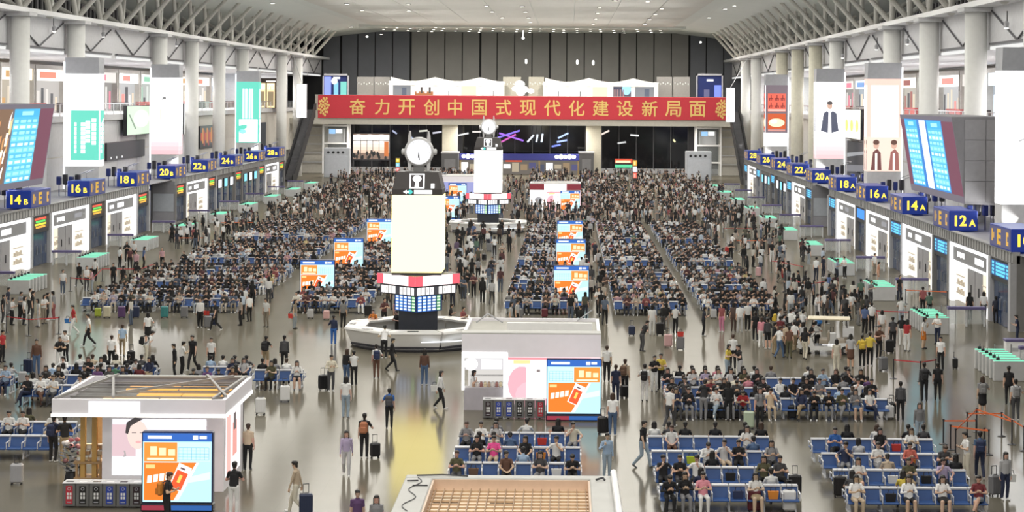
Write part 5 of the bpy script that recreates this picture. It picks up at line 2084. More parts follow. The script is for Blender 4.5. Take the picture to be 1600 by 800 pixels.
root = thing('kiosk', ((kx0 + kx1) / 2, (ky0 + ky1) / 2, 0), 'lilac-white kiosk with a pink poster and a bright shop opening', 'kiosk', 'retail kiosks')
pink_kiosk(root, (kx1 - kx0) / 2, (ky1 - ky0) / 2)
cols_ = [(0.5, 0.35, 0.25), (0.75, 0.7, 0.65), (0.35, 0.16, 0.14), (0.7, 0.6, 0.4)]
for k in range(8):
    q = MB()
    q.lathe([(0.07, 0), (0.08, 0.12), (0.05, 0.17), (0.05, 0.22)], 8, c=cols_[k % 4])
    o = q.build('jar', PAINT, None, (kx0 + 0.5 + 0.17 * k, 84.25, 0.98))
    tag(o, '%s jar on the lilac kiosk counter, %s from left' % (['brown', 'pale', 'dark red', 'tan'][k % 4], ordinal(k)), 'jar', 'jars on the kiosk counter')

# --- kiosk at the bottom edge, seen from above: warm lattice roof
kx0, kx1, ky0, ky1 = -4.35, 1.42, 46.6, 52.6
root = thing('kiosk', ((kx0 + kx1) / 2, (ky0 + ky1) / 2, 0), 'kiosk seen from above with a glowing peach lattice roof', 'kiosk', 'retail kiosks')
hx, hy = (kx1 - kx0) / 2, (ky1 - ky0) / 2
for b in ((-hx, hy - 0.45, hx, hy), (-hx, -hy, hx, -hy + 0.8), (-hx, -hy + 0.8, -hx + 0.75, hy - 0.45), (hx - 0.75, -hy + 0.8, hx, hy - 0.45)):
    q = MB()
    q.bbox(b[0], b[1], 2.7, b[2], b[3], 3.34, 0.03)
    q.build('roof_rim', RIM, root)
q = MB()
ix0, ix1, iy0, iy1 = -hx + 0.75, hx - 0.75, -hy + 0.8, hy - 0.45
q.box(ix0, iy0, 2.85, ix1, iy1, 2.95, 0, (1.12, 0.84, 0.60))
q.build('glowing_ceiling', SCREEN, root)
for k in range(18):
    x = ix0 + (ix1 - ix0) * (k + 0.5) / 18
    q = MB()
    q.box(x - 0.012, iy0, 3.02, x + 0.012, iy1 - 0.3, 3.12)
    q.build('lattice_bar', mat('lattice_wood', (0.30, 0.19, 0.10), 0.5), root)
for k in range(12):
    y = iy1 - 0.45 - 0.42 * k
    q = MB()
    q.box(ix0, y - 0.02, 3.04, ix1, y + 0.02, 3.10)
    q.build('lattice_bar', mat('lattice_pale', (0.62, 0.46, 0.30), 0.5), root)
for b in ((ix0, iy0, ix0 + 0.05, iy1), (ix1 - 0.05, iy0, ix1, iy1), (ix0, iy1 - 0.05, ix1, iy1)):
    q = MB()
    q.box(b[0], b[1], 2.9, b[2], b[3], 3.3)
    q.build('inner_lining', mat('lining_peach', (0.68, 0.52, 0.40), 0.5), root)
for k, (a, b) in enumerate(((0.1, 0.45), (0.45, 0.7))):
    q = MB()
    q.box(ix0 + (ix1 - ix0) * a - 0.3, iy1 - 1.6 - k * 0.05, 2.95, ix0 + (ix1 - ix0) * a + 0.35, iy1 - 1.45, 3.05)
    q.build('ceiling_box', CHAR, root)
q = MB()
q.path([(hx - 0.1, hy - 0.1, 3.45), (hx - 0.08, -hy + 0.5, 3.45)], 0.09, 8)
q.build('white_pipe', WHITE, root)
rr = random.Random(12)
q = MB()
pts = [(-hx + 0.36 + 0.13 * math.sin(t * 1.3), hy - 0.5 - 0.42 * t, 3.355) for t in [i * 0.4 for i in range(26)]]
q.path(pts, 0.014, 5)
q.path([(-hx + 0.3, hy - 0.25, 3.37), (-hx + 1.0, hy - 0.2, 3.38), (-hx + 1.7, hy - 0.3, 3.37)], 0.022, 5)
q.path([(-hx + 0.3, hy - 1.6, 3.37), (-hx + 0.7, hy - 1.6, 3.37)], 0.02, 5)
q.path([(-hx + 0.1, hy - 1.0, 3.37), (-hx + 0.4, hy - 0.95, 3.37)], 0.02, 5)
q.path([(hx - 0.6, hy - 0.7, 3.37), (hx - 0.4, hy - 0.68, 3.42), (hx - 0.35, hy - 0.75, 3.37)], 0.03, 5)
q.build('cable', DARK, root)
for b in ((-hx + 0.5, -hy + 0.4, -hx + 0.65, hy - 0.5), (hx - 0.65, -hy + 0.4, hx - 0.5, hy - 0.5), (-hx + 0.65, hy - 0.65, hx - 0.65, hy - 0.5)):
    q = MB()
    q.box(b[0], b[1], 0, b[2], b[3], 2.7)
    q.build('wall', FASC, root)

# --- two far kiosks
root = thing('kiosk', (-1.4, 233, 0), 'far white kiosk with two dark red roof ends before the crowd', 'kiosk', 'retail kiosks')
pink_kiosk(root, 3.05, 3.0)
for a in (-3.05, 1.35):
    q = MB()
    q.box(a, -3.08, 2.6, a + 1.7, -3.0, 3.3)
    q.build('red_panel', mat('dark_red_panel', (0.28, 0.03, 0.05), 0.5), root)
p = Plate((-1.3, -3.09, 2.45), (1, 0, 0), (0, 0, 1), (0, -1, 0))
p.rect(0, 0, 2.6, 0.85, (2.2, 2.1, 2.1))
p.build('lit_sign', root)
q = MB()
p = Plate((-3.0, -3.06, 0.2), (1, 0, 0), (0, 0, 1), (0, -1, 0))
p.rect(0, 0, 1.9, 2.2, (1.9, 1.85, 1.8))
p.disc(1.0, 1.2, 0.5, 0.35, (0.4, 0.4, 0.42), 1)
p.build('lit_front', root)
root = thing('kiosk', (-14.4, 252, 0), 'far bluish kiosk half hidden behind the cream tower', 'kiosk', 'retail kiosks')
pink_kiosk(root, 3.2, 3.0)
p = Plate((-3.1, -3.07, 0.2), (1, 0, 0), (0, 0, 1), (0, -1, 0))
p.rect(0, 0, 6.1, 2.4, (0.36, 0.38, 0.72))
p.disc(3.0, 1.5, 0.35, 0.35, (0.7, 0.9, 1.7), 1)
p.build('lit_front', root)


# ------------------------------------------------------------------ recycling cabinets
def bins(px, py, cols, label, flip=False):
    gx, gd = ground(px, py)
    root = thing('recycling_bin', (gx, gd, 0), label, 'bin', 'recycling cabinets')
    n = len(cols)
    w = 0.445
    for k, c in enumerate(cols):
        x = (k - n / 2) * w
        q = MB()
        q.bbox(x + 0.01, 0, 0.05, x + w - 0.01, 0.55, 0.80, 0.015)
        b = q.build('compartment', mat('bin_grey', (0.19, 0.19, 0.19), 0.35, 0.4), root)
        q = MB()
        q.bbox(x + 0.0, -0.02, 0.80, x + w, 0.57, 0.84, 0.01)
        q.build('lid', LGREY, b)
        q = MB()
        q.box(x + 0.1, 0.1, 0.84, x + w - 0.1, 0.3, 0.845)
        q.build('slot', WHITE if k % 2 else DARK, b)
        q = MB()
        a0, a1 = x + 0.12, x + w - 0.1
        y = -0.012
        q.box(a0, y, 0.13, a1, 0.0, 0.73, 0, c)
        for i in range(2):
            for j in range(2):
                q.box(a0 + 0.04 + 0.09 * i, y - 0.006, 0.3 + 0.12 * j, a0 + 0.10 + 0.09 * i, y, 0.39 + 0.12 * j, 0, (0.75, 0.75, 0.75))
        for t in range(8):
            t0, t1 = 2 * PI * t / 8, 2 * PI * (t + 1) / 8
            q.bar(((a0 + a1) / 2 + 0.05 * math.cos(t0), y - 0.003, 0.64 + 0.05 * math.sin(t0)), ((a0 + a1) / 2 + 0.05 * math.cos(t1), y - 0.003, 0.64 + 0.05 * math.sin(t1)), 0.012, 0.006, 0, (0.6, 0.6, 0.65), up=(0, 1, 0))
        q.box(a0 + 0.04, y - 0.004, 0.18, a1 - 0.04, y, 0.21, 0, (0.4, 0.4, 0.45))
        q.build('printed_panel', PAINT, b)
        q = MB()
        q.tube((x + 0.2, 0.3, 0), (x + 0.2, 0.3, 0.06), 0.04, n=8)
        q.build('foot', DARK, root)


RD, BK, BL, BR = (0.45, 0.03, 0.05), (0.015, 0.015, 0.015), (0.02, 0.05, 0.32), (0.03, 0.015, 0.02)
bins(160, 794, [RD, BK, BK, BL, BL, BR], 'six-part grey recycling cabinet before the portrait kiosk')
bins(803, 655, [BR, BL, BL, BK, BK, RD], 'six-part grey recycling cabinet before the pink poster kiosk')
# ------------------------------------------------------------------ seat rows: back-to-back benches of eight
SEATB = mat('seat_blue', (0.022, 0.075, 0.24), 0.5, noise=0.04)
SEATW = mat('seat_white_metal', (0.62, 0.63, 0.66), 0.35, noise=0.02)
N = 8
P_ = 0.58
BW = N * P_


def back_mesh(sgn):
    q = MB()
    b = sgn * 0.10
    t = sgn * 0.26
    x0, x1 = -P_ / 2 + 0.03, P_ / 2 - 0.03
    # leaning padded back with a rounded front
    pts = [(b, 0.44), (t - sgn * 0.02, 0.80), (t + sgn * 0.03, 0.80), (b + sgn * 0.06, 0.44)]
    q.prism(pts, x0, x1, 'X')
    me = q.mesh('seat_back', SEATB)
    return me


def cap_mesh(sgn):
    q = MB()
    q.bbox(-P_ / 2 + 0.015, sgn * 0.22 - 0.03, 0.79, P_ / 2 - 0.015, sgn * 0.22 + 0.06, 0.85, 0.012)
    q.bar((-P_ / 2 + 0.02, sgn * 0.1, 0.44), (-P_ / 2 + 0.02, sgn * 0.25, 0.82), 0.02, 0.03)
    q.bar((P_ / 2 - 0.02, sgn * 0.1, 0.44), (P_ / 2 - 0.02, sgn * 0.25, 0.82), 0.02, 0.03)
    return q.mesh('back_frame', SEATW)


def cushion_mesh(sgn):
    q = MB()
    y0, y1 = sorted((sgn * -0.36, sgn * 0.12))
    q.bbox(-P_ / 2 + 0.02, y0, 0.385, P_ / 2 - 0.02, y1, 0.445, 0.02)
    return q.mesh('seat_cushion', SEATB)


def arm_mesh(sgn):
    q = MB()
    q.bar((0, sgn * -0.30, 0.64), (0, sgn * 0.16, 0.66), 0.045, 0.03)
    q.bar((0, sgn * -0.28, 0.42), (0, sgn * -0.28, 0.64), 0.035, 0.03)
    return q.mesh('armrest', SEATW)


def frame_mesh(n):
    q = MB()
    w = n * P_
    q.bar((-w / 2, 0.30, 0.36), (w / 2, 0.30, 0.36), 0.10, 0.06)
    for i in range(0, n + 1, 2):
        x = -w / 2 + i * P_
        x = min(max(x, -w / 2 + 0.12), w / 2 - 0.12)
        q.bar((x, 0.30, 0.36), (x, 0.30, 0.10), 0.06, 0.06)
        q.bar((x, -0.12, 0.03), (x, 0.72, 0.03), 0.06, 0.05)
        q.bar((x, -0.1, 0.05), (x, 0.1, 0.36), 0.05, 0.05)
        q.bar((x, 0.70, 0.05), (x, 0.50, 0.36), 0.05, 0.05)
    return q.mesh('frame', SEATW)


def one_mesh(meshes, name, mats):
    """several meshes placed in one"""
    vs, fs, ms = [], [], []
    for me, off, mi in meshes:
        b = len(vs)
        vs += [tuple(v.co + Vector(off)) for v in me.vertices]
        for p in me.polygons:
            fs.append(tuple(b + i for i in p.vertices))
            ms.append(mi)
    me = bpy.data.meshes.new(name)
    me.from_pydata(vs, [], fs)
    for m in mats:
        me.materials.append(m)
    me.polygons.foreach_set('material_index', ms)
    return me


BACKF, CAPF, CUSF, ARMF = back_mesh(1), cap_mesh(1), cushion_mesh(1), arm_mesh(1)


def flip(me, name):
    m2 = me.copy()
    m2.name = name
    for v in m2.vertices:
        v.co.y = 0.60 - v.co.y
        v.co.x = -v.co.x
    return m2


BACKR, CAPR, CUSR, ARMR = (flip(m, m.name) for m in (BACKF, CAPF, CUSF, ARMF))
FRAMES = {n: frame_mesh(n) for n in (4, 7, 8)}
REAR = {}
for n in (4, 7, 8):
    REAR[n] = one_mesh([(m, ((i - (n - 1) / 2) * P_, 0, 0), k) for i in range(n) for m, k in ((BACKR, 0), (CUSR, 0), (CAPR, 1))], 'rear_seats', [SEATB, SEATW])
CUSALL = {n: one_mesh([(CUSF, ((i - (n - 1) / 2) * P_, 0, 0), 0) for i in range(n)], 'cushion_run', [SEATB]) for n in (4, 7, 8)}
ARMALL = {n: one_mesh([(ARMF, ((i - n / 2) * P_, 0, 0), 0) for i in range(n + 1)] + [(ARMR, ((i - n / 2) * P_, 0, 0), 0) for i in range(n + 1)], 'armrest_run', [SEATW]) for n in (4, 7, 8)}

SEATSPOTS = []          # (x, y, faces_viewer, block, row, seat index, n)


def bench(x0, d, block, row, n=8, near=True):
    """front seats face the viewer; d: depth of the front backs' tops."""
    y = d - 0.25
    xc = x0 + n * P_ / 2
    r = thing('waiting_bench', (xc, y, 0), 'blue back-to-back waiting bench, %s row, %s' % (row, block), 'bench', 'benches, ' + block)
    for i in range(n):
        x = (i - (n - 1) / 2) * P_
        b = link('seat_back', BACKF, r, (x, 0, 0))
        link('back_frame', CAPF, r, (x, 0, 0))
        if near:
            link('seat_cushion', CUSF, r, (x, 0, 0))
            link('seat_back', BACKR, r, (x, 0, 0))
            link('back_frame', CAPR, r, (x, 0, 0))
            link('seat_cushion', CUSR, r, (x, 0, 0))
        SEATSPOTS.append((xc + x, y - 0.10, True, block, row, i, n))
        SEATSPOTS.append((xc + x, y + 0.70, False, block, row, i, n))
    if near:
        for i in range(n + 1):
            x = (i - n / 2) * P_
            link('armrest', ARMF, r, (x, 0, 0))
            link('armrest', ARMR, r, (x, 0, 0))
    else:
        for nm, me in (('cushion_run', CUSALL[n]), ('rear_seats', REAR[n]), ('armrest_run', ARMALL[n])):
            c = link(nm, me, r)
            c['kind'] = 'stuff'
    link('frame', FRAMES[n], r)


RANK = ['front', 'second', 'third', 'fourth', 'fifth', 'sixth', 'seventh', 'eighth', 'ninth']


def block(x0, d_front, n_rows, name, n=8, near=True, pitch=3.03):
    for k in range(n_rows):
        bench(x0, d_front + pitch * k, name, RANK[k], n, near)


block(9.28, 63.63, 4, 'near right block')
block(3.12, 63.93, 4, 'near middle block')
block(-4.08, 67.5, 3, 'near centre block')
block(-23.8, 72.3, 2, 'near left block')
block(9.2, 82.4, 3, 'second right block')
block(4.4, 82.4, 3, 'second middle block')
block(-24.0, 84.9, 3, 'second left block')
block(-17.2, 87.9, 2, 'kiosk left block', 4)
block(-14.6, 90.0, 1, 'kiosk corner bench', 4)
block(-29.9, 84.9, 2, 'outer left block')
CN = ['outer left', 'left', 'left centre', 'right centre', 'right', 'outer right']
CX = [-30.6, -25.3, -17.3, -3.9, 3.0, 8.6]
for ci, x in enumerate(CX):
    for bi, (d, nr) in enumerate(((121.4, 3), (132.5, 5), (152.5, 6), (176.5, 8))):
        block(x, d, nr, 'far %s %s bank' % (CN[ci], ordinal(bi)), 8, near=False)

# ------------------------------------------------------------------ people
# colours that each person's own properties carry; the shared meshes read them
PCOL = {
    'black': (0.012, 0.012, 0.014), 'white': (0.72, 0.72, 0.71), 'grey': (0.22, 0.22, 0.23), 'light grey': (0.45, 0.45, 0.46), 'navy': (0.018, 0.025, 0.06),
    'dark grey': (0.06, 0.06, 0.065), 'beige': (0.50, 0.40, 0.29), 'khaki': (0.30, 0.23, 0.14), 'brown': (0.12, 0.06, 0.04), 'blue': (0.03, 0.12, 0.40),
    'light blue': (0.34, 0.46, 0.62), 'denim blue': (0.07, 0.12, 0.22), 'pale denim': (0.28, 0.35, 0.42), 'red': (0.38, 0.03, 0.035), 'maroon': (0.14, 0.025, 0.03), 'pink': (0.62, 0.25, 0.30),
    'hot pink': (0.70, 0.08, 0.28), 'lilac': (0.42, 0.36, 0.52), 'olive': (0.09, 0.085, 0.045), 'green': (0.08, 0.2, 0.12), 'yellow': (0.65, 0.5, 0.08), 'cream': (0.60, 0.56, 0.46),
    'orange': (0.65, 0.2, 0.03), 'coral': (0.6, 0.16, 0.12), 'teal': (0.05, 0.25, 0.27), 'purple': (0.12, 0.06, 0.16),
}
SKIN = (0.60, 0.39, 0.29)
HAIR = (0.012, 0.010, 0.009)

PM = [attr_mat('person_hair', 'hair', 'OBJECT', rough=0.5), attr_mat('person_skin', 'skin', 'OBJECT', rough=0.5), attr_mat('person_top', 'top', 'OBJECT', rough=0.85),
      attr_mat('person_sleeve', 'sleeve', 'OBJECT', rough=0.8), attr_mat('person_trousers', 'trousers', 'OBJECT', rough=0.85), attr_mat('person_calf', 'calf', 'OBJECT', rough=0.8),
      attr_mat('person_shoe', 'shoe', 'OBJECT', rough=0.5), mat('person_eye', (0.01, 0.008, 0.008), 0.3, noise=0), mat('person_lip', (0.40, 0.13, 0.11), 0.5, noise=0)]
T_HAIR, T_SKIN, T_TOP, T_SLEEVE, T_TROU, T_CALF, T_SHOE, T_EYE, T_LIP = range(9)


def capsule_pts(p0, p1, r0, r1, n=10, sq=(1, 1), axis_u=None):
    """closed tapered limb with rounded ends; sq squashes the section."""
    p0, p1 = Vector(p0), Vector(p1)
    d = p1 - p0
    L = d.length
    d = d / L if L > 1e-6 else Vector((0, 0, 1))
    u = Vector(axis_u) if axis_u is not None else Vector((1, 0, 0))
    u = u - d * u.dot(d)
    if u.length < 1e-3:
        u = d.orthogonal()
    u.normalize()
    w = d.cross(u)
    rings = []
    for a in (-1.2, -0.7, -0.25):
        rings.append((p0 + d * r0 * math.sin(a), r0 * math.cos(a)))
    for a in (0.25, 0.7, 1.2):
        rings.append((p1 + d * r1 * math.sin(a), r1 * math.cos(a)))
    vs = [p0 - d * r0]
    for c, r in rings:
        for k in range(n):
            t = 2 * PI * k / n
            vs.append(c + u * (r * sq[0] * math.cos(t)) + w * (r * sq[1] * math.sin(t)))
    vs.append(p1 + d * r1)
    fs = [(0, 1 + (k + 1) % n, 1 + k) for k in range(n)]
    for i in range(len(rings) - 1):
        a, b = 1 + i * n, 1 + (i + 1) * n
        fs += [(a + k, a + (k + 1) % n, b + (k + 1) % n, b + k) for k in range(n)]
    e = len(vs) - 1
    a = 1 + (len(rings) - 1) * n
    fs += [(a + k, a + (k + 1) % n, e) for k in range(n)]
    return vs, fs


class Body:
    def __init__(s):
        s.mb = MB()
        s.caps = []       # (p0, p1, r0, r1, tag) for telling surfaces apart

    def cap(s, p0, p1, r0, r1, t, sq=(1, 1), u=None, n=10, rec=True):
        vs, fs = capsule_pts(p0, p1, r0, r1, n, sq, u)
        s.mb.poly(vs, fs)
        if rec:
            k = (sq[0] + sq[1]) / 2
            s.caps.append((Vector(p0), Vector(p1), r0 * k, r1 * k, t))


def arm_to(sh, wr, l1, l2, bend):
    """elbow position between shoulder and wrist, bent towards a direction."""
    sh, wr, bend = Vector(sh), Vector(wr), Vector(bend)
    d = wr - sh
    L = min(d.length, (l1 + l2) * 0.999)
    dn = d.normalized()
    a = (l1 * l1 - l2 * l2 + L * L) / (2 * L)
    h = math.sqrt(max(l1 * l1 - a * a, 0))
    b = bend - dn * bend.dot(dn)
    if b.length < 1e-4:
        b = Vector((0, 1, 0))
    b.normalize()
    return sh + dn * a + b * h, sh + dn * L


def hand(B, wr, d, palm_n, curl):
    """palm with four unequal bent fingers and a thumb; d: direction of the hand, palm_n: normal of the palm."""
    wr, d = Vector(wr), Vector(d).normalized()
    pn = Vector(palm_n)
    pn = (pn - d * pn.dot(d)).normalized()
    sd = d.cross(pn)
    c = wr + d * 0.055
    B.cap(wr + d * 0.01, wr + d * 0.085, 0.026, 0.033, T_SKIN, (1.25, 0.62), sd)
    for i, (off, ln) in enumerate(((0.032, 0.062), (0.011, 0.072), (-0.011, 0.067), (-0.032, 0.052))):
        b0 = wr + d * 0.098 + sd * off
        d1 = (d * math.cos(curl) + pn * math.sin(curl)).normalized()
        b1 = b0 + d1 * ln * 0.55
        d2 = (d * math.cos(curl * 2.1) + pn * math.sin(curl * 2.1)).normalized()
        B.cap(b0, b1, 0.0105, 0.0095, T_SKIN, n=6)
        B.cap(b1, b1 + d2 * ln * 0.5, 0.0095, 0.008, T_SKIN, n=6)
    t0 = wr + d * 0.035 + sd * 0.03
    t1 = t0 + (d * 0.6 + sd * 0.75 + pn * 0.3).normalized() * 0.038
    B.cap(t0, t1, 0.0125, 0.0115, T_SKIN, n=6)
    B.cap(t1, t1 + (d * 0.9 + sd * 0.15 + pn * 0.4).normalized() * 0.032, 0.011, 0.009, T_SKIN, n=6)


def make_person(name, pose, long_hair=False, skirt=False, voxel=0.0115, ratio=0.26):
    """one continuous figure facing -Y, standing on z=0 (seated figures: seat surface at z=0.44)."""
    B = Body()
    P = pose
    pel, ch, nk, hd = (Vector(P[k]) for k in ('pel', 'ch', 'neck', 'head'))
    fw = Vector(P.get('face', (0, -1, 0))).normalized()
    up = (hd - nk).normalized()
    rt = fw.cross(up).normalized()          # the figure's own left is -rt
    fw = up.cross(rt).normalized()
    shw = P.get('shw', 0.163)
    # trunk
    B.cap(pel, pel + (ch - pel) * 0.35, 0.135, 0.125, T_TROU, (1.22, 0.85), (1, 0, 0), 14)
    B.cap(pel + (ch - pel) * 0.30, ch, 0.125, 0.142, T_TOP, (1.2, 0.82), (1, 0, 0), 14)
    B.cap(pel + (ch - pel) * 0.12, pel + (ch - pel) * 0.5, 0.137, 0.125, T_TOP, (1.24, 0.87), (1, 0, 0), 14)
    shs = []
    for sx in (-1, 1):
        sh = ch + Vector((sx * shw, 0.0, 0.095))
        shs.append(sh)
        B.cap(ch + Vector((sx * 0.045, 0, 0.09)), sh, 0.092, 0.062, T_TOP, (0.9, 1), None)
    B.cap(ch + Vector((0, 0.005, 0.12)), nk, 0.085, 0.058, T_TOP, n=10)
    B.cap(nk + up * -0.02, nk + up * 0.08, 0.054, 0.052, T_SKIN)
    # head
    B.cap(hd + up * 0.035 - fw * 0.012, hd + up * 0.030 + fw * 0.012, 0.088, 0.086, T_SKIN, (0.90, 1.08), rt, 14)
    B.cap(hd + up * -0.012 + fw * 0.015, hd + up * -0.072 + fw * 0.030, 0.074, 0.055, T_SKIN, (1.0, 0.95), rt, 12)
    B.cap(hd + up * 0.012 + fw * 0.088, hd + up * -0.020 + fw * 0.100, 0.009, 0.013, T_SKIN, n=6)        # nose
    for sx in (-1, 1):
        B.cap(hd + rt * sx * 0.076 + up * 0.0 - fw * 0.01, hd + rt * sx * 0.077 + up * -0.03 - fw * 0.008, 0.015, 0.012, T_SKIN, n=6)
    # hair
    B.cap(hd + up * 0.052 - fw * 0.028, hd + up * 0.070 + fw * 0.022, 0.096, 0.080, T_HAIR, (0.98, 0.92), rt, 14)
    B.cap(hd + up * 0.01 - fw * 0.035, hd + up * -0.05 - fw * 0.04, 0.083, 0.062, T_HAIR, (0.95, 0.9), rt, 12)
    if long_hair:
        B.cap(hd - fw * 0.055 + up * -0.02, hd - fw * 0.085 + Vector((0, 0, -0.26)), 0.082, 0.058, T_HAIR, (1.1, 0.6), rt, 10)
        for sx in (-1, 1):
            B.cap(hd + rt * sx * 0.075 - fw * 0.02 + up * 0.02, hd + rt * sx * 0.085 - fw * 0.0 + Vector((0, 0, -0.19)), 0.034, 0.024, T_HAIR, n=8)
    # arms
    for i, sx in enumerate((-1, 1)):
        A = P['arms'][i]
        el, wr = arm_to(shs[i], A['wr'], 0.275, 0.245, A.get('bend', (sx * 0.3, 0.8, -0.2)))
        mid = shs[i] + (el - shs[i]) * 0.62
        B.cap(shs[i], mid, 0.056, 0.050, T_TOP)
        B.cap(mid, el, 0.048, 0.043, T_SLEEVE)
        B.cap(el, wr, 0.042, 0.028, T_SLEEVE)
        hand(B, wr, A.get('hd', wr - el), A.get('pn', (-sx, 0, 0)), A.get('curl', 0.45))
    # legs
    for i, sx in enumerate((-1, 1)):
        Lg = P['legs'][i]
        hip = pel + Vector((sx * 0.088, 0, -0.02))
        kn, an = Vector(Lg['kn']), Vector(Lg['an'])
        B.cap(hip, kn, 0.100, 0.070, T_TROU)
        B.cap(kn, kn + (an - kn) * 0.45, 0.070, 0.066, T_CALF)
        B.cap(kn + (an - kn) * 0.4, an, 0.066, 0.052, T_CALF)
        td = Vector(Lg.get('toe', (0, -1, -0.12))).normalized()
        B.cap(an + Vector((0, 0.015, -0.035)), an + td * 0.155 + Vector((0, 0, -0.045)), 0.042, 0.034, T_SHOE, (0.95, 1.0), (1, 0, 0))
    if skirt:
        if P.get('seated'):
            kn = [Vector(l['kn']) for l in P['legs']]
            B.cap(pel + Vector((0, -0.05, 0)), (kn[0] + kn[1]) * 0.5 + Vector((0, 0.08, 0)), 0.13, 0.10, T_TROU, (1.35, 0.8), (1, 0, 0), 14)
        else:
            B.cap(pel + Vector((0, 0, 0.0)), pel + Vector((0, 0, -0.34)), 0.13, 0.165, T_TROU, (1.2, 0.9), (1, 0, 0), 14)
    me = B.mb.mesh(name, WHITE)
    ob = bpy.data.objects.new(name, me)
    COL.objects.link(ob)
    m = ob.modifiers.new('join', 'REMESH')
    m.mode = 'VOXEL'
    m.voxel_size = voxel
    m = ob.modifiers.new('smooth', 'SMOOTH')
    m.factor = 0.5
    m.iterations = 2
    m = ob.modifiers.new('thin', 'DECIMATE')
    m.ratio = ratio
    dg = bpy.context.evaluated_depsgraph_get()
    out = bpy.data.meshes.new_from_object(ob.evaluated_get(dg))
    out.name = name
    bpy.data.objects.remove(ob)
    # tell hair, skin, clothes apart by the nearest limb
    nf = len(out.polygons)
    c = np.empty(nf * 3, np.float32)
    out.polygons.foreach_get('center', c)
    c = c.reshape(-1, 3)
    best = np.full(nf, 9.0)
    tagv = np.zeros(nf, np.int32)
    for p0, p1, r0, r1, t in B.caps:
        a = np.array(p0)
        d = np.array(p1 - p0)
        L2 = max(float(d @ d), 1e-8)
        s_ = np.clip(((c - a) @ d) / L2, 0, 1)
        q = c - (a + s_[:, None] * d)
        dist = np.sqrt((q * q).sum(1)) - (r0 + (r1 - r0) * s_)
        if t == T_HAIR:
            dist = dist + 0.004
        sel = dist < best
        best[sel] = dist[sel]
        tagv[sel] = t
    rel = c - np.array(hd)
    fx, fy, fz = rel @ np.array(rt), rel @ np.array(fw), rel @ np.array(up)
    inhead = (np.abs(fx) < 0.12) & (np.abs(fy) < 0.15) & (fz > -0.13) & (fz < 0.2)
    face = inhead & (fy > 0.012) & (fz < 0.080 - 0.35 * np.abs(fx)) & (np.abs(fx) < 0.069) & ((tagv == T_HAIR) | (tagv == T_SKIN))
    tagv[face] = T_SKIN
    tagv[inhead & (tagv == T_SKIN) & ((fz > 0.078) | ((fy < -0.025) & (fz > -0.075) & (np.abs(fx) < 0.08)) | ((np.abs(fx) > 0.066) & (fz > 0.004) & (fy < 0.05)))] = T_HAIR
    for sx in (-1, 1):
        tagv[face & (((fx - sx * 0.033) / 0.013) ** 2 + ((fz - 0.010) / 0.009) ** 2 < 1) & (fy > 0.05)] = T_EYE
    tagv[face & ((fx / 0.022) ** 2 + ((fz + 0.060) / 0.008) ** 2 < 1) & (fy > 0.04)] = T_LIP
    out.materials.clear()
    for m in PM:
        out.materials.append(m)
    out.polygons.foreach_set('material_index', tagv)
    out.polygons.foreach_set('use_smooth', [True] * nf)
    out.update()
    return out


def V(x, y, z):
    return (x, y, z)


# --- poses
def standing(lean=0.0, arms='down', turn=0.0, stride=0.0, lower=0.0):
    pel, ch = V(0, 0, 0.93 - lower), V(0, -0.02 - lean, 1.27 - lower)
    nk, hd = V(0, -0.03 - lean, 1.455 - lower), V(0, -0.06 - lean * 1.3, 1.585 - lower)
    f = (math.sin(turn), -math.cos(turn), -0.12 if arms != 'phone' else -0.45)
    if arms == 'down':
        A = [dict(wr=(-0.225, -0.03 + stride * 0.5, 0.85), bend=(-0.4, 0.8, 0), hd=(0, -0.1, -1), pn=(1, 0, 0)), dict(wr=(0.225, -0.03 - stride * 0.5, 0.85), bend=(0.4, 0.8, 0), hd=(0, -0.1, -1), pn=(-1, 0, 0))]
    elif arms == 'phone':
        A = [dict(wr=(-0.10, -0.27, 1.15), bend=(-0.8, 0.4, -0.6), hd=(0.35, -0.6, 0.4), pn=(0.3, 0.3, 1), curl=0.7), dict(wr=(0.10, -0.29, 1.15), bend=(0.8, 0.4, -0.6), hd=(-0.35, -0.6, 0.4), pn=(-0.3, 0.3, 1), curl=0.7)]
    elif arms == 'pull':
        A = [dict(wr=(-0.26, -0.10, 0.90), bend=(-0.4, 0.8, 0), pn=(1, 0, 0)), dict(wr=(0.30, 0.26, 0.92), bend=(0.3, 0.5, -0.6), hd=(0.05, 0.3, -1), pn=(-1, 0, 0), curl=0.9)]
    elif arms == 'strap':
        A = [dict(wr=(-0.225, -0.03, 0.85), bend=(-0.4, 0.8, 0), pn=(1, 0, 0)), dict(wr=(0.13, -0.20, 1.28), bend=(0.8, 0.3, -0.8), hd=(-0.3, 0, 1), pn=(0, 1, 0), curl=1.0)]
    else:                                                # folded
        A = [dict(wr=(0.09, -0.21, 1.13), bend=(-0.9, 0.2, -0.5), hd=(1, 0, 0.1), pn=(0, 1, 0)), dict(wr=(-0.09, -0.19, 1.17), bend=(0.9, 0.2, -0.5), hd=(-1, 0, 0.1), pn=(0, 1, 0))]
    s = stride
    z = 0.085
    L = [dict(kn=(-0.10, -0.03 - s * 0.55, 0.50 - lower * 0.4), an=(-0.10, 0.02 - s * 0.95, z), toe=(-0.1, -1, 0.15 if s else -0.05)),
         dict(kn=(0.10, -0.05 + s * 0.12, 0.49 - lower * 0.4), an=(0.10, 0.03 + s * 0.95, z + s * 0.16), toe=(0.1, -0.8, -0.5) if s else (0.1, -1, -0.05))]
    return dict(pel=pel, ch=ch, neck=nk, head=hd, face=f, arms=A, legs=L)


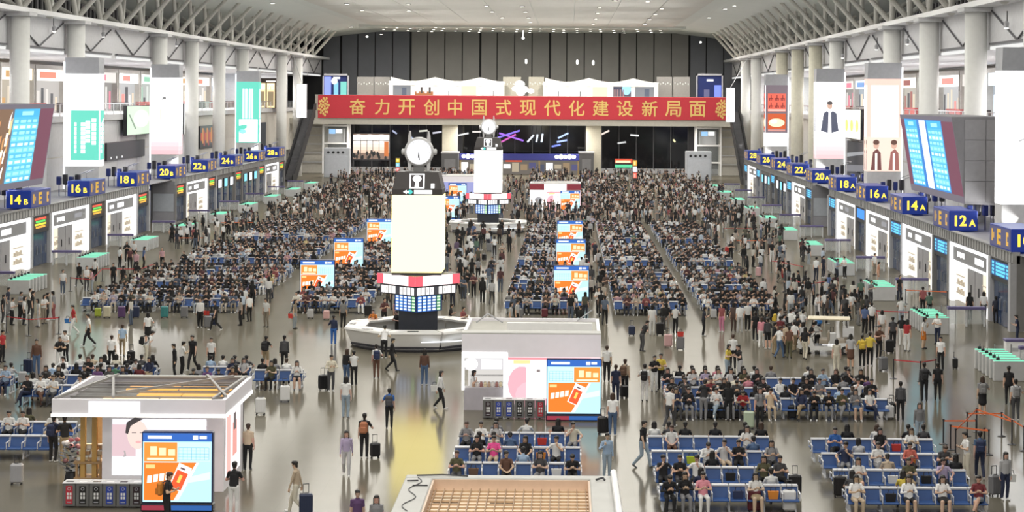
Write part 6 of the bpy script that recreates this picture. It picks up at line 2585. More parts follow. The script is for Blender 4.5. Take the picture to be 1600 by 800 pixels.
def seated(lean=0.0, arms='phone', cross=False, turn=0.0, nod=0.3):
    pel, ch = V(0, -0.02, 0.545), V(0, 0.03 - lean, 0.885 - abs(lean) * 0.12)
    nk, hd = V(0, 0.02 - lean * 1.35, 1.07 - abs(lean) * 0.25), V(0, -0.02 - lean * 1.6, 1.20 - abs(lean) * 0.35)
    f = (math.sin(turn), -math.cos(turn), -nod)
    if arms == 'phone':
        A = [dict(wr=(-0.09, -0.26 - lean * 0.6, 0.80 - lean * 0.2), bend=(-0.8, 0.3, -0.7), hd=(0.4, -0.6, 0.4), pn=(0.3, 0.3, 1), curl=0.7), dict(wr=(0.09, -0.28 - lean * 0.6, 0.80 - lean * 0.2), bend=(0.8, 0.3, -0.7), hd=(-0.4, -0.6, 0.4), pn=(-0.3, 0.3, 1), curl=0.7)]
    elif arms == 'lap':
        A = [dict(wr=(-0.08, -0.30, 0.66), bend=(-0.9, 0.4, 0), hd=(0.5, -0.8, 0), pn=(0, 0, -1)), dict(wr=(0.10, -0.32, 0.67), bend=(0.9, 0.4, 0), hd=(-0.5, -0.8, 0), pn=(0, 0, -1))]
    else:                                                # elbows out on armrests
        A = [dict(wr=(-0.26, -0.28, 0.70), bend=(-0.6, 0.6, 0.2), hd=(0.1, -1, -0.2), pn=(0, 0, -1)), dict(wr=(0.05, -0.22, 0.98), bend=(0.8, 0, -0.8), hd=(-0.2, -0.1, 1), pn=(0, 1, 0), curl=0.8)]
    L = [dict(kn=(-0.12, -0.46, 0.53), an=(-0.12, -0.43, 0.09)), dict(kn=(0.12, -0.46, 0.53), an=(0.13, -0.47, 0.09))]
    if cross:
        L[1] = dict(kn=(-0.02, -0.50, 0.64), an=(-0.17, -0.62, 0.30), toe=(-0.2, -1, -0.5))
    return dict(pel=pel, ch=ch, neck=nk, head=hd, face=f, arms=A, legs=L, seated=True)


POSES = {
    'stand': make_person('person', standing()), 'phone': make_person('person', standing(arms='phone', lean=0.02)), 'walk': make_person('person', standing(stride=0.30)),
    'pull': make_person('person', standing(arms='pull', stride=0.24)), 'strap': make_person('person', standing(arms='strap')), 'fold': make_person('person', standing(arms='fold')),
    'bend': make_person('person', standing(arms='phone', lean=0.2, lower=0.03)),
    'stand_long': make_person('person', standing(), True), 'walk_long': make_person('person', standing(stride=0.26), True), 'phone_long': make_person('person', standing(arms='phone', lean=0.02), True),
    'skirt': make_person('person', standing(arms='strap'), True, True), 'pull_long': make_person('person', standing(arms='pull', stride=0.2), True),
    'sit': make_person('person', seated()), 'sit_lap': make_person('person', seated(arms='lap', nod=0.1, turn=0.3)), 'sit_cross': make_person('person', seated(cross=True)),
    'sit_lean': make_person('person', seated(lean=0.16, nod=0.7)), 'sit_arm': make_person('person', seated(arms='arm', turn=-0.4, nod=0.05)),
    'sit_long': make_person('person', seated(nod=0.35), True), 'sit_long_cross': make_person('person', seated(cross=True, arms='lap', turn=0.35), True), 'sit_skirt': make_person('person', seated(arms='phone'), True, True),
}
print('poses', {k: len(v.polygons) for k, v in POSES.items()})

PEOPLE = []     # dict(x, y, rz, pose, top, long sleeves, trousers, shorts, scale, place)


def person(x, y, face, pose, top, trou, long_sleeve=False, shorts=False, place=None, scale=None, shoe=None, group=None, rnd_=random):
    PEOPLE.append(dict(x=x, y=y, face=face, pose=pose, top=top, trou=trou, ls=long_sleeve, sh=shorts, place=place, scale=scale or rnd_.uniform(0.955, 1.035), shoe=shoe or rnd_.choice(['white', 'black', 'dark grey', 'white']),
                       group=group))


def pp(px, py, face, pose, top, trou, place, **k):
    x, y = ground(px, py)
    person(x, y, face, pose, top, trou, place=place, **k)


# the ones standing and walking that can be told apart, by where their feet stand
S_ = 'in open hall'
pp(541, 744, 5, 'walk_long', 'lilac', 'light grey', 'walking to the viewer down the open floor', long_sleeve=True, shoe='white')
pp(569, 716, 178, 'strap', 'black', 'black', 'with a colourful bag, seen from behind')
pp(540, 653, 170, 'stand_long', 'white', 'pale denim', 'alone on the open floor, seen from behind', shoe='grey')
pp(608, 669, 182, 'strap', 'blue', 'black', 'wearing a dark backpack, walking up the hall')
pp(687, 639, 80, 'walk_long', 'white', 'black', 'striding past the lilac kiosk', long_sleeve=True, shoe='white')
pp(738, 638, 85, 'skirt', 'white', 'khaki', 'beside the lilac kiosk counter')
pp(663, 602, 175, 'stand_long', 'brown', 'denim blue', 'facing the round counter', long_sleeve=True)
pp(612, 580, 85, 'walk', 'black', 'black', 'striding along the round counter', long_sleeve=True, shoe='black')
pp(588, 591, 190, 'strap', 'white', 'brown', 'with a dark backpack by round counter')
pp(541, 601, 150, 'stand_long', 'black', 'denim blue', 'talking beside a white-shirted person', long_sleeve=True)
pp(553, 602, 200, 'fold', 'white', 'black', 'talking beside a dark-haired friend')
pp(517, 612, 20, 'phone', 'cream', 'dark grey', 'with a black suitcase, facing viewer', long_sleeve=True)
pp(415, 577, 165, 'strap', 'black', 'khaki', 'in shorts with a backpack', shorts=True)
pp(444, 579, 178, 'stand', 'dark grey', 'black', 'seen from behind near left seats', long_sleeve=True)
pp(521, 539, 176, 'strap', 'navy', 'blue', 'near the round counter, seen from behind', long_sleeve=True)
pp(536, 513, 170, 'stand', 'grey', 'black', 'behind the person in blue trousers')
pp(416, 511, -20, 'stand', 'white', 'khaki', 'in shorts with backpack', shorts=True)
pp(460, 514, 75, 'walk_long', 'khaki', 'pale denim', 'carrying a red bag')
pp(463, 803, -100, 'walk', 'beige', 'cream', 'at the bottom edge with a black suitcase', long_sleeve=True, shoe='white')
pp(558, 851, 10, 'stand', 'purple', 'black', 'cut off by the bottom edge')
pp(588, 858, 0, 'stand_long', 'grey', 'black', 'cut off by the bottom edge, long hair')
pp(387, 734, 176, 'stand', 'beige', 'black', 'beside the portrait kiosk')
pp(365, 806, 172, 'phone', 'black', 'white', 'seen from behind by orange board')
pp(260, 824, 85, 'phone', 'black', 'black', 'with an orange backpack before the orange board')
pp(83, 722, 165, 'strap', 'navy', 'black', 'by the flower stand', shoe='white')
pp(101, 724, -160, 'phone', 'black', 'khaki', 'by the flower stand')
pp(57, 586, 8, 'stand', 'brown', 'denim blue', 'with a dark suitcase, facing viewer', long_sleeve=True)
pp(3, 566, 60, 'stand', 'red', 'black', 'at the left edge')
pp(93, 578, 20, 'phone', 'black', 'white', 'standing close to a friend')
pp(103, 566, -30, 'phone', 'white', 'black', 'standing close to a friend')
pp(174, 576, 178, 'stand', 'white', 'black', 'behind the left seats')
pp(191, 556, -170, 'walk', 'light blue', 'khaki', 'crossing the open floor')
pp(231, 537, 190, 'skirt', 'white', 'black', 'in a short skirt with bag')
pp(139, 541, -80, 'walk', 'white', 'black', 'striding left past the seats')
pp(115, 523, -60, 'walk', 'red', 'white', 'with a blue bag')
pp(228, 568, 110, 'bend', 'white', 'cream', 'bending with a black backpack')
pp(273, 590, -70, 'stand', 'black', 'black', 'in a dark suit behind the left seats', long_sleeve=True)
pp(284, 586, 120, 'phone', 'white', 'black', 'next to a dark suit')
pp(301, 579, -15, 'walk', 'black', 'black', 'striding past the left seats')
pp(330, 579, 5, 'stand', 'white', 'black', 'facing viewer by left seats')
for i, (px, py, f, t, b, ps) in enumerate(((4, 505, 100, 'black', 'dark grey', 'stand'), (18, 508, 80, 'white', 'black', 'phone'), (37, 508, 95, 'white', 'black', 'stand_long'), (31, 500, 70, 'grey', 'black', 'phone'), (50, 500, 100, 'black', 'dark grey', 'stand'),
                                           (60, 511, -60, 'white', 'white', 'walk_long'), (68, 506, 60, 'white', 'khaki', 'phone_long'), (73, 501, 90, 'black', 'black', 'stand'), (84, 500, -90, 'grey', 'red', 'stand'), (12, 492, 80, 'navy', 'grey', 'stand'), (45, 492, 100, 'cream', 'black', 'phone'))):
    pp(px, py, f, ps, t, b, 'queueing at the left gates')
pp(313, 511, 160, 'stand', 'dark grey', 'black', 'with a grey suitcase by the seats', long_sleeve=True)
pp(381, 491, 178, 'stand', 'white', 'grey', 'at the corner of the left seats')
pp(394, 479, 170, 'stand_long', 'black', 'black', 'carrying a lime bag')
pp(1004, 731, 60, 'walk', 'black', 'pale denim', 'in the aisle left of the middle seats')
pp(948, 748, 12, 'strap', 'light blue', 'pale denim', 'with a crossbody bag in the aisle', long_sleeve=True)
pp(957, 681, 175, 'stand_long', 'white', 'denim blue', 'with black suitcase near the orange board', shoe='white')
pp(962, 628, 178, 'stand', 'navy', 'navy', 'behind the pink kiosk corner')
pp(948, 596, 176, 'stand', 'white', 'black', 'beside the pink kiosk')
pp(976, 619, 160, 'strap', 'beige', 'black', 'with backpack beside the pink kiosk')
pp(1007, 627, 170, 'strap', 'white', 'white', 'with black backpack in open floor')
pp(1022, 612, 10, 'phone', 'black', 'white', 'next to a yellow top')
pp(1033, 609, -20, 'phone', 'yellow', 'black', 'with a grey bag')
pp(1046, 669, 150, 'walk', 'white', 'dark grey', 'in the aisle behind middle seats')
pp(1187, 670, 8, 'stand_long', 'grey', 'black', 'with a pale green suitcase')
pp(1138, 657, 175, 'stand_long', 'black', 'black', 'all in black with black suitcase', long_sleeve=True, shoe='white')
pp(1099, 656, 165, 'bend', 'black', 'grey', 'leaning over a black suitcase')
pp(1145, 577, 178, 'stand', 'white', 'black', 'in officer uniform')
pp(1136, 592, 60, 'phone_long', 'yellow', 'pale denim', 'beside the officer')
pp(1156, 594, -70, 'phone', 'black', 'light grey', 'beside the officer')
pp(1003, 549, 120, 'bend', 'black', 'dark grey', 'leaning on a black bag')
pp(1019, 524, 178, 'stand_long', 'white', 'white', 'all in white with dark suitcase')
pp(1041, 517, 176, 'stand_long', 'black', 'beige', 'near the right seats')
pp(1055, 521, 150, 'phone', 'white', 'black', 'with a red topped suitcase')
pp(1099, 525, 95, 'phone', 'navy', 'black', 'before the right seats', shoe='white')
pp(1128, 519, -40, 'skirt', 'red', 'hot pink', 'in a pink skirt')
pp(1146, 518, 170, 'stand_long', 'brown', 'brown', 'in a dark dress')
pp(1156, 520, 175, 'stand', 'white', 'light grey', 'before the right seats')
pp(1168, 517, 10, 'stand', 'white', 'black', 'before the right seats')
pp(1444, 627, 178, 'strap', 'dark grey', 'black', 'walking beside a companion in black', long_sleeve=True)
pp(1465, 625, 170, 'stand', 'black', 'black', 'beside a grey-jacketed companion')
pp(1407, 658, 178, 'stand', 'dark grey', 'black', 'beside the second right seats', long_sleeve=True)
pp(1436, 693, 5, 'stand_long', 'grey', 'pale denim', 'in a face mask by the belts', long_sleeve=True)
pp(1535, 649, 176, 'skirt', 'grey', 'black', 'with a backpack beyond the belts')
pp(1576, 632, 170, 'stand', 'black', 'black', 'near the right edge')
pp(1587, 657, 178, 'strap', 'light grey', 'dark grey', 'with a grey backpack at right edge')
pp(1570, 781, 15, 'stand_long', 'light grey', 'navy', 'with a white bag at right edge', long_sleeve=True)
pp(1511, 750, -80, 'phone', 'white', 'cream', 'beside the near right seats')
pp(1531, 748, 175, 'walk', 'denim blue', 'navy', 'with a backpack beside near right seats')
pp(1470, 579, -30, 'stand', 'white', 'black', 'near the turnstiles')
pp(1590, 538, -100, 'phone', 'navy', 'navy', 'behind a purple-topped desk')
# round the electric cart and the right gate queue
for i, (px, py, f, t, b, ps) in enumerate((
        (1277, 549, 190, 'white', 'black', 'bend'), (1262, 552, 60, 'black', 'dark grey', 'bend'), (1233, 560, 170, 'brown', 'olive', 'stand'), (1216, 530, 80, 'white', 'black', 'phone'), (1246, 520, -60, 'dark grey', 'black', 'stand'),
        (1307, 582, 178, 'cream', 'cream', 'stand_long'), (1329, 575, 170, 'light grey', 'brown', 'skirt'), (1347, 574, 175, 'yellow', 'black', 'strap'), (1359, 572, 160, 'yellow', 'black', 'strap'), (1373, 560, 20, 'brown', 'black', 'phone'),
        (1395, 545, 178, 'dark grey', 'black', 'stand'), (1417, 549, 140, 'red', 'white', 'stand_long'), (1409, 540, 160, 'black', 'white', 'strap'), (1443, 545, 60, 'white', 'orange', 'skirt'), (1465, 538, -40, 'white', 'navy', 'phone'),
        (1378, 530, 170, 'white', 'beige', 'stand_long'), (1351, 522, 150, 'blue', 'black', 'strap'), (1362, 518, 170, 'white', 'black', 'stand'), (1330, 500, 160, 'white', 'khaki', 'phone_long'), (1345, 505, 176, 'olive', 'black', 'stand'),
        (1320, 505, 170, 'dark grey', 'black', 'stand'), (1300, 490, 176, 'maroon', 'black', 'stand'), (1275, 500, 80, 'white', 'grey', 'phone'), (1408, 508, 165, 'white', 'light blue', 'phone'), (1333, 480, 177, 'cream', 'cream', 'stand_long'),
        (1345, 475, 174, 'green', 'black', 'strap'), (1360, 478, 30, 'grey', 'dark grey', 'phone'), (1372, 445, 80, 'orange', 'orange', 'stand'), (1366, 430, 40, 'white', 'khaki', 'stand'), (1305, 466, 170, 'maroon', 'black', 'stand'),
        (1275, 438, 150, 'white', 'navy', 'stand'), (1307, 440, 60, 'light blue', 'navy', 'fold'), (1320, 435, -50, 'white', 'black', 'phone'), (1286, 434, 40, 'navy', 'navy', 'stand'), (1442, 490, 170, 'red', 'black', 'stand'), (1452, 497, 178, 'green', 'black', 'strap'),
        (1515, 500, 175, 'black', 'black', 'stand_long'), (1537, 500, 165, 'white', 'dark grey', 'skirt'), (1556, 505, 170, 'navy', 'black', 'strap'), (1226, 503, 100, 'black', 'black', 'stand_long'), (1245, 540, 150, 'dark grey', 'khaki', 'phone'), (1222, 425, 170, 'grey', 'black', 'stand'))):
    pp(px, py, f, ps, t, b, 'near the electric cart' if px < 1345 and py > 485 else ('before the far right gates' if py < 485 else 'in the right gate queue'))
# staff inside the round counter
for px, py, f, t in ((583, 529, 0, 'orange'), (621, 531, -40, 'black'), (600, 512, 30, 'maroon'), (703, 520, 90, 'black'), (722, 525, 60, 'red')):
    pp(px, py, f, 'phone', t, 'black', 'inside the round counter')
pp(600, 560, 178, 'bend', 'white', 'black', 'leaning on the round counter')
# left gate staff
for px, py, f, t, b in ((148, 440, 170, 'white', 'black'), (177, 448, 10, 'black', 'black'), (203, 420, 0, 'maroon', 'black'), (98, 460, 30, 'white', 'denim blue'), (192, 452, 160, 'black', 'dark grey'), (214, 448, 170, 'black', 'dark grey'), (240, 452, 175, 'brown', 'beige'),
                        (187, 418, 150, 'white', 'black'), (209, 408, 20, 'white', 'black'), (1405, 470, 30, 'black', 'navy')):
    pp(px, py, f, 'stand', t, b, 'near the left barrier belts' if px < 800 else 'near the right belts')

TOPS = (['black'] * 40 + ['white'] * 18 + ['dark grey'] * 9 + ['grey'] * 7 + ['light grey'] * 4 + ['navy'] * 6 + ['beige'] * 4 + ['cream'] * 4 + ['brown'] * 4 + ['light blue'] * 4 + ['denim blue'] * 3 + ['olive'] * 3
        + ['maroon'] * 3 + ['pink'] * 2 + ['red'] * 1 + ['yellow'] * 1 + ['green'] * 1 + ['lilac'] * 1 + ['blue'] * 1 + ['purple'] * 1)
TROU = ['black'] * 46 + ['dark grey'] * 14 + ['denim blue'] * 10 + ['navy'] * 8 + ['grey'] * 6 + ['khaki'] * 5 + ['white'] * 4 + ['beige'] * 4 + ['pale denim'] * 5 + ['cream'] * 3 + ['brown'] * 3
SITS = ['sit', 'sit', 'sit_lap', 'sit_cross', 'sit_lean', 'sit_lean', 'sit_arm', 'sit_long', 'sit_long', 'sit_long_cross', 'sit_skirt']
WALKS = ['stand', 'phone', 'walk', 'pull', 'strap', 'fold', 'stand_long', 'walk_long', 'phone_long', 'pull_long', 'skirt']
rp = random.Random(11)

# seats by hand for the rows that show largest: front seats from left to right, then seats turned away
HAND = {
    ('near right block', 'fourth'): ['', 'blue/black', '', '', 'black/dark grey', '', 'white/black', ''],
    ('near right block', 'third'): ['', 'navy/grey', '', 'white/grey', '', 'coral/black', '', 'dark grey/black'],
    ('near right block', 'second'): ['', 'white/khaki', '', '', 'olive/khaki', '', 'lilac/black', ''],
    ('near right block', 'front'): ['white/beige', '', '', 'white/black', '', 'white/black', '', 'maroon/pale denim'],
    ('near middle block', 'fourth'): ['', 'white/brown', '', '', '', '', 'white/grey', ''],
    ('near middle block', 'third'): ['', '', '', 'white/grey', 'light grey/beige', 'black/black', '', 'grey/black'],
    ('near middle block', 'second'): ['black/black', 'black/dark grey', 'white/black', '', '', '', 'olive/black', 'dark grey/black'],
    ('near middle block', 'front'): ['black/black', 'black/grey', 'pink/white', '', '', 'white/khaki', '', ''],
    ('near centre block', 'third'): ['grey/black', 'white/white', 'light grey/black', '', '', '', '', 'cream/grey'],
    ('near centre block', 'second'): ['', 'black/grey', 'hot pink/beige', '', 'black/black', '', 'white/black', ''],
    ('near centre block', 'front'): ['olive/dark grey', '', '', 'brown/black', '', 'dark grey/grey', '', 'black/black'],
    ('near left block', 'second'): ['', 'white/grey', '', 'white/black', 'white/black', '', 'white/beige', ''],
    ('near left block', 'front'): ['', '', '', '', '', '', '', ''],
}
REARH = {('near right block', 'fourth'): ['', '', 'black', '', 'white', '', 'black', 'dark grey'], ('near middle block', 'fourth'): ['white', 'dark grey', 'black', '', 'black', '', 'black', 'black'],
         ('near centre block', 'third'): ['', '', 'grey', '', 'white', '', 'black', '']}
for (x, y, front, blk, row, i, n) in SEATSPOTS:
    far = blk.startswith('far')
    key = (blk, row)
    place = ('%s seat, %s row, %s' % (ordinal(i), row, blk)) if front else ('facing away, %s seat, %s row, %s' % (ordinal(i), row, blk))
    if front and key in HAND:
        if not HAND[key][i]:
            continue
        t, b = HAND[key][i].split('/')
    elif not front and key in REARH:
        if not REARH[key][i]:
            continue
        t, b = REARH[key][i], rp.choice(TROU)
    else:
        occ = 0.84 if far else ((0.40 if front else 0.2) if 'near' in blk else 0.72)
        if not front and far:
            occ = 0.7
        if rp.random() > occ:
            continue
        t, b = rp.choice(TOPS), rp.choice(TROU)
    ps = rp.choice(SITS)
    person(x + rp.uniform(-0.03, 0.03), y + (0.02 if front else -0.02), rp.uniform(-10, 10) + (0 if front else 180), ps, t, b, long_sleeve=rp.random() < 0.4, shorts=rp.random() < 0.12, place=place,
           group='travellers seated, ' + blk, rnd_=rp, scale=rp.uniform(0.96, 1.02))


def free(x, y, r):
    return all((x - p['x']) ** 2 + (y - p['y']) ** 2 > r * r for p in PEOPLE[-600:]) if r else True


def scatter(n, x0, x1, y0, y1, place, faces=None, r=0.55, holes=()):
    k = t = 0
    while k < n and t < n * 30:
        t += 1
        x, y = rp.uniform(x0, x1), rp.uniform(y0, y1)
        if any(a <= x <= b and c <= y <= d for a, b, c, d in holes) or not free(x, y, r):
            continue
        f = rp.choice(faces) + rp.uniform(-25, 25) if faces else rp.uniform(0, 360)
        person(x, y, f, rp.choice(WALKS), rp.choice(TOPS), rp.choice(TROU), long_sleeve=rp.random() < 0.35, shorts=rp.random() < 0.12, place=place, rnd_=rp)
        k += 1


HOLES = [(-12.8, -3.6, 101.5, 111), (-13, -3, 190, 200), (-4.8, 1.8, 229, 237), (-18, -11, 248, 256)]
scatter(16, 10.5, 13.2, 101, 109, 'left of the electric cart', [180, 120], 0.6)
scatter(34, 12.5, 18.5, 108, 134, 'in the crowd behind the cart', [90, 180, 140], 0.6)
scatter(14, -26, 12, 110, 119, 'crossing before the far seats', r=0.9, holes=HOLES)
scatter(95, -11.6, -4.6, 122, 204, 'walking in the central lane', [0, 180, 180], 0.8, HOLES)
scatter(34, 1.1, 2.7, 112, 205, 'walking in the right aisle', [0, 180], 0.8)
scatter(10, -20.2, -18.0, 120, 205, 'walking in the left aisle', [0, 180], 0.8)
scatter(22, 13.6, 17.5, 118, 200, 'beside the far right seats', None, 0.8)
scatter(14, -36, -31.5, 122, 200, 'beside the far left seats', None, 0.8)
scatter(60, 12, 21, 150, 215, 'before the far right gates', [90, 180, 120], 0.6)
scatter(40, -37, -31, 170, 215, 'before the far left gates', [-90, 180, -120], 0.6)
# the dense standing crowd towards the far end
CROWD_AREAS = [(640, -34, -11.5, 204, 290), (760, -4.5, 19.5, 204, 292), (60, -11.5, -4.5, 205, 300), (190, -37, -11, 290, 330), (210, -6, 22, 290, 330), (60, 14, 22, 215, 290)]
for n, x0, x1, y0, y1 in CROWD_AREAS:
    g = 0
    while g < n:
        x, y = rp.uniform(x0, x1), y0 + (y1 - y0) * rp.random()
        if any(a <= x <= b and c <= y <= d for a, b, c, d in HOLES):
            continue
        person(x, y, rp.uniform(0, 360), rp.choice(WALKS), rp.choice(TOPS), rp.choice(TROU), place='in the far crowd', rnd_=rp)
        g += 1

# the 300 nearest are people of their own, the rest is one crowd
for p in PEOPLE:
    u, v_ = topix(p['x'], p['y'], 1.2)
    p['px'], p['in'] = u, (-25 < u < 1625 and v_ < 815)
PEOPLE = [p for p in PEOPLE if p['in']]
PEOPLE.sort(key=lambda p: p['y'])
SINGLE = PEOPLE[:300]
MASS = PEOPLE[300:]
print('people', len(PEOPLE))
rq = random.Random(17)
for p in SINGLE:
    o = bpy.data.objects.new('person', POSES[p['pose']])
    COL.objects.link(o)
    o.location = (p['x'], p['y'], 0)
    o.rotation_euler = (0, 0, math.radians(p['face']))
    s = p['scale']
    if p['pose'].startswith('sit'):
        s = 1.0
    mir = -1 if rq.random() < 0.5 else 1
    o.scale = (s * mir, s, s)
    top, tr = PCOL[p['top']], PCOL[p['trou']]
    j = rq.uniform(0.85, 1.15)
    sk = tuple(c * rq.uniform(0.92, 1.08) for c in SKIN)
    hr = HAIR if rq.random() < 0.85 else (0.05, 0.028, 0.018)
    top = tuple(min(0.8, c * j) for c in top)
    o['hair'] = hr
    o['skin'] = sk
    o['top'] = top
    o['sleeve'] = top if p['ls'] else sk
    o['trousers'] = tr
    o['calf'] = sk if p['sh'] or p['pose'] in ('skirt', 'sit_skirt') else tr
    o['shoe'] = PCOL[p['shoe']]
    seated_ = p['pose'].startswith('sit')
    bottom = ('skirt' if 'skirt' in p['pose'] else ('shorts' if p['sh'] else 'trousers'))
    p['obj'] = o
    tag(o, 'person in %s top and %s %s, %s' % (p['top'], p['trou'], bottom, p['place']), 'person', p['group'] or 'travellers on their feet')


# low-detail figures for the crowd, colours in the mesh
def low(me, ratio):
    ob = bpy.data.objects.new('low', me.copy())
    COL.objects.link(ob)
    m = ob.modifiers.new('thin', 'DECIMATE')
    m.ratio = ratio
    dg = bpy.context.evaluated_depsgraph_get()
    out = bpy.data.meshes.new_from_object(ob.evaluated_get(dg))
    bpy.data.objects.remove(ob)
    nv, nf = len(out.vertices), len(out.polygons)
    v = np.empty(nv * 3, np.float32)
    out.vertices.foreach_get('co', v)
    out.calc_loop_triangles()
    nt = len(out.loop_triangles)
    t = np.empty(nt * 3, np.int32)
    out.loop_triangles.foreach_get('vertices', t)
    mi = np.empty(nt, np.int32)
    out.loop_triangles.foreach_get('material_index', mi)
    return v.reshape(-1, 3), t.reshape(-1, 3), mi


LOW = {k: low(POSES[k], 360 / max(1, len(POSES[k].polygons))) for k in ('stand', 'phone', 'walk', 'stand_long', 'phone_long', 'sit', 'sit_lean', 'sit_long', 'sit_cross')}
ALT = {'pull': 'walk', 'strap': 'stand', 'fold': 'phone', 'bend': 'phone', 'walk_long': 'stand_long', 'skirt': 'stand_long', 'pull_long': 'stand_long', 'sit_lap': 'sit', 'sit_arm': 'sit', 'sit_long_cross': 'sit_long', 'sit_skirt': 'sit_long'}
VV, TT, CC = [], [], []
base = 0
rn = np.random.default_rng(5)
for p in MASS:
    v, t, mi = LOW[ALT.get(p['pose'], p['pose'])]
    a = math.radians(p['face'])
    s = p['scale'] if not p['pose'].startswith('sit') else 1.0
    R = np.array([[math.cos(a), -math.sin(a), 0], [math.sin(a), math.cos(a), 0], [0, 0, 1]], np.float32)
    VV.append((v * s) @ R.T + np.array([p['x'], p['y'], 0], np.float32))
    TT.append(t + base)
    base += len(v)
    top, tr = np.array(PCOL[p['top']]), np.array(PCOL[p['trou']])
    grey_ = lambda c: np.array(c) * 0.55 + 0.45 * np.mean(c)
    top, tr = grey_(top) * 0.85, grey_(tr) * 0.85
    pal = np.array([HAIR, SKIN, top, top if p['ls'] else SKIN, tr, tr, PCOL[p['shoe']], (0.01, 0.01, 0.01), SKIN], np.float32) * rn.uniform(0.85, 1.15)
    CC.append(pal[mi])
VV, TT, CC = np.concatenate(VV), np.concatenate(TT), np.concatenate(CC)
me = bpy.data.meshes.new('crowd')
me.vertices.add(len(VV))
me.vertices.foreach_set('co', VV.ravel().astype(np.float32))
me.loops.add(len(TT) * 3)
me.loops.foreach_set('vertex_index', TT.ravel().astype(np.int32))
me.polygons.add(len(TT))
me.polygons.foreach_set('loop_start', np.arange(0, len(TT) * 3, 3, dtype=np.int32))
me.update(calc_edges=True)
ca = me.color_attributes.new('Col', 'FLOAT_COLOR', 'CORNER')
cc = np.ones((len(TT), 3, 4), np.float32)
cc[:, :, :3] = CC[:, None, :]
ca.data.foreach_set('color', cc.ravel())
me.materials.append(attr_mat('crowd_cloth', 'Col', rough=0.85))
me.polygons.foreach_set('use_smooth', [True] * len(me.polygons))
o = link('crowd', me)
tag(o, 'dense crowd of seated and standing travellers filling the far hall', 'crowd', None, 'stuff')
print('crowd tris', len(TT))
# ------------------------------------------------------------------ luggage
def suitcase_protos():
    out = {}
    for nm, (w, d, h) in (('tall', (0.44, 0.28, 0.66)), ('small', (0.38, 0.24, 0.52))):
        q = MB()
        q.bbox(-w / 2, -d / 2, 0.07, w / 2, d / 2, 0.07 + h, 0.05)
        for k in range(5):
            x = -w / 2 + 0.07 + (w - 0.14) * k / 4
            q.box(x - 0.012, -d / 2 - 0.008, 0.14, x + 0.012, -d / 2 + 0.01, h)
        shell = q.mesh('shell', attr_mat('case_shell', 'shell', 'OBJECT', rough=0.35))
        q = MB()
        for sx in (-0.09, 0.09):
            q.bar((sx, d / 2 - 0.06, 0.07 + h), (sx, d / 2 - 0.06, h + 0.36), 0.018, 0.018)
        q.bar((-0.1, d / 2 - 0.06, h + 0.37), (0.1, d / 2 - 0.06, h + 0.37), 0.03, 0.025)
        q.bar((-0.07, 0.0, h + 0.09), (0.07, 0.0, h + 0.09), 0.03, 0.02)
        hd_ = q.mesh('handle', DARK)
        q = MB()
        q.lathe([(0.018, -0.014), (0.03, -0.012), (0.03, 0.012), (0.018, 0.014)], 10, axis='Y')
        q.box(-0.012, -0.02, 0.0, 0.012, 0.02, 0.045)
        out[nm] = (shell, hd_, q.mesh('wheel', DARK), (w, d, h))
    return out


CASES = suitcase_protos()
CASEC = {'black': (0.014, 0.014, 0.016), 'grey': (0.17, 0.17, 0.18), 'silver': (0.42, 0.42, 0.43), 'white': (0.68, 0.68, 0.68), 'pale green': (0.42, 0.5, 0.38), 'pink': (0.55, 0.34, 0.34), 'maroon': (0.12, 0.02, 0.03),
         'navy': (0.02, 0.03, 0.07), 'purple': (0.10, 0.05, 0.14), 'lime': (0.35, 0.42, 0.05), 'cream': (0.5, 0.46, 0.34), 'teal': (0.04, 0.2, 0.2), 'red': (0.38, 0.03, 0.03), 'light grey': (0.38, 0.38, 0.4), 'brown': (0.12, 0.07, 0.04)}


def suitcase(x, y, color, place, size='tall', rz=0.0):
    sh, hd_, wh, (w, d, h) = CASES[size]
    r = thing('suitcase', (x, y, 0), '%s wheeled suitcase %s' % (color, place), 'suitcase', 'travellers\' suitcases', rz)
    s = link('shell', sh, r)
    s['shell'] = CASEC[color]
    link('handle', hd_, r)
    for sx in (-1, 1):
        for sy in (-1, 1):
            link('wheel', wh, r, (sx * (w / 2 - 0.06), sy * (d / 2 - 0.05), 0.03))


def sc(px, py, color, place, size='tall', rz=0.0):
    x, y = ground(px, py)
    suitcase(x, y, color, place, size, math.radians(rz))


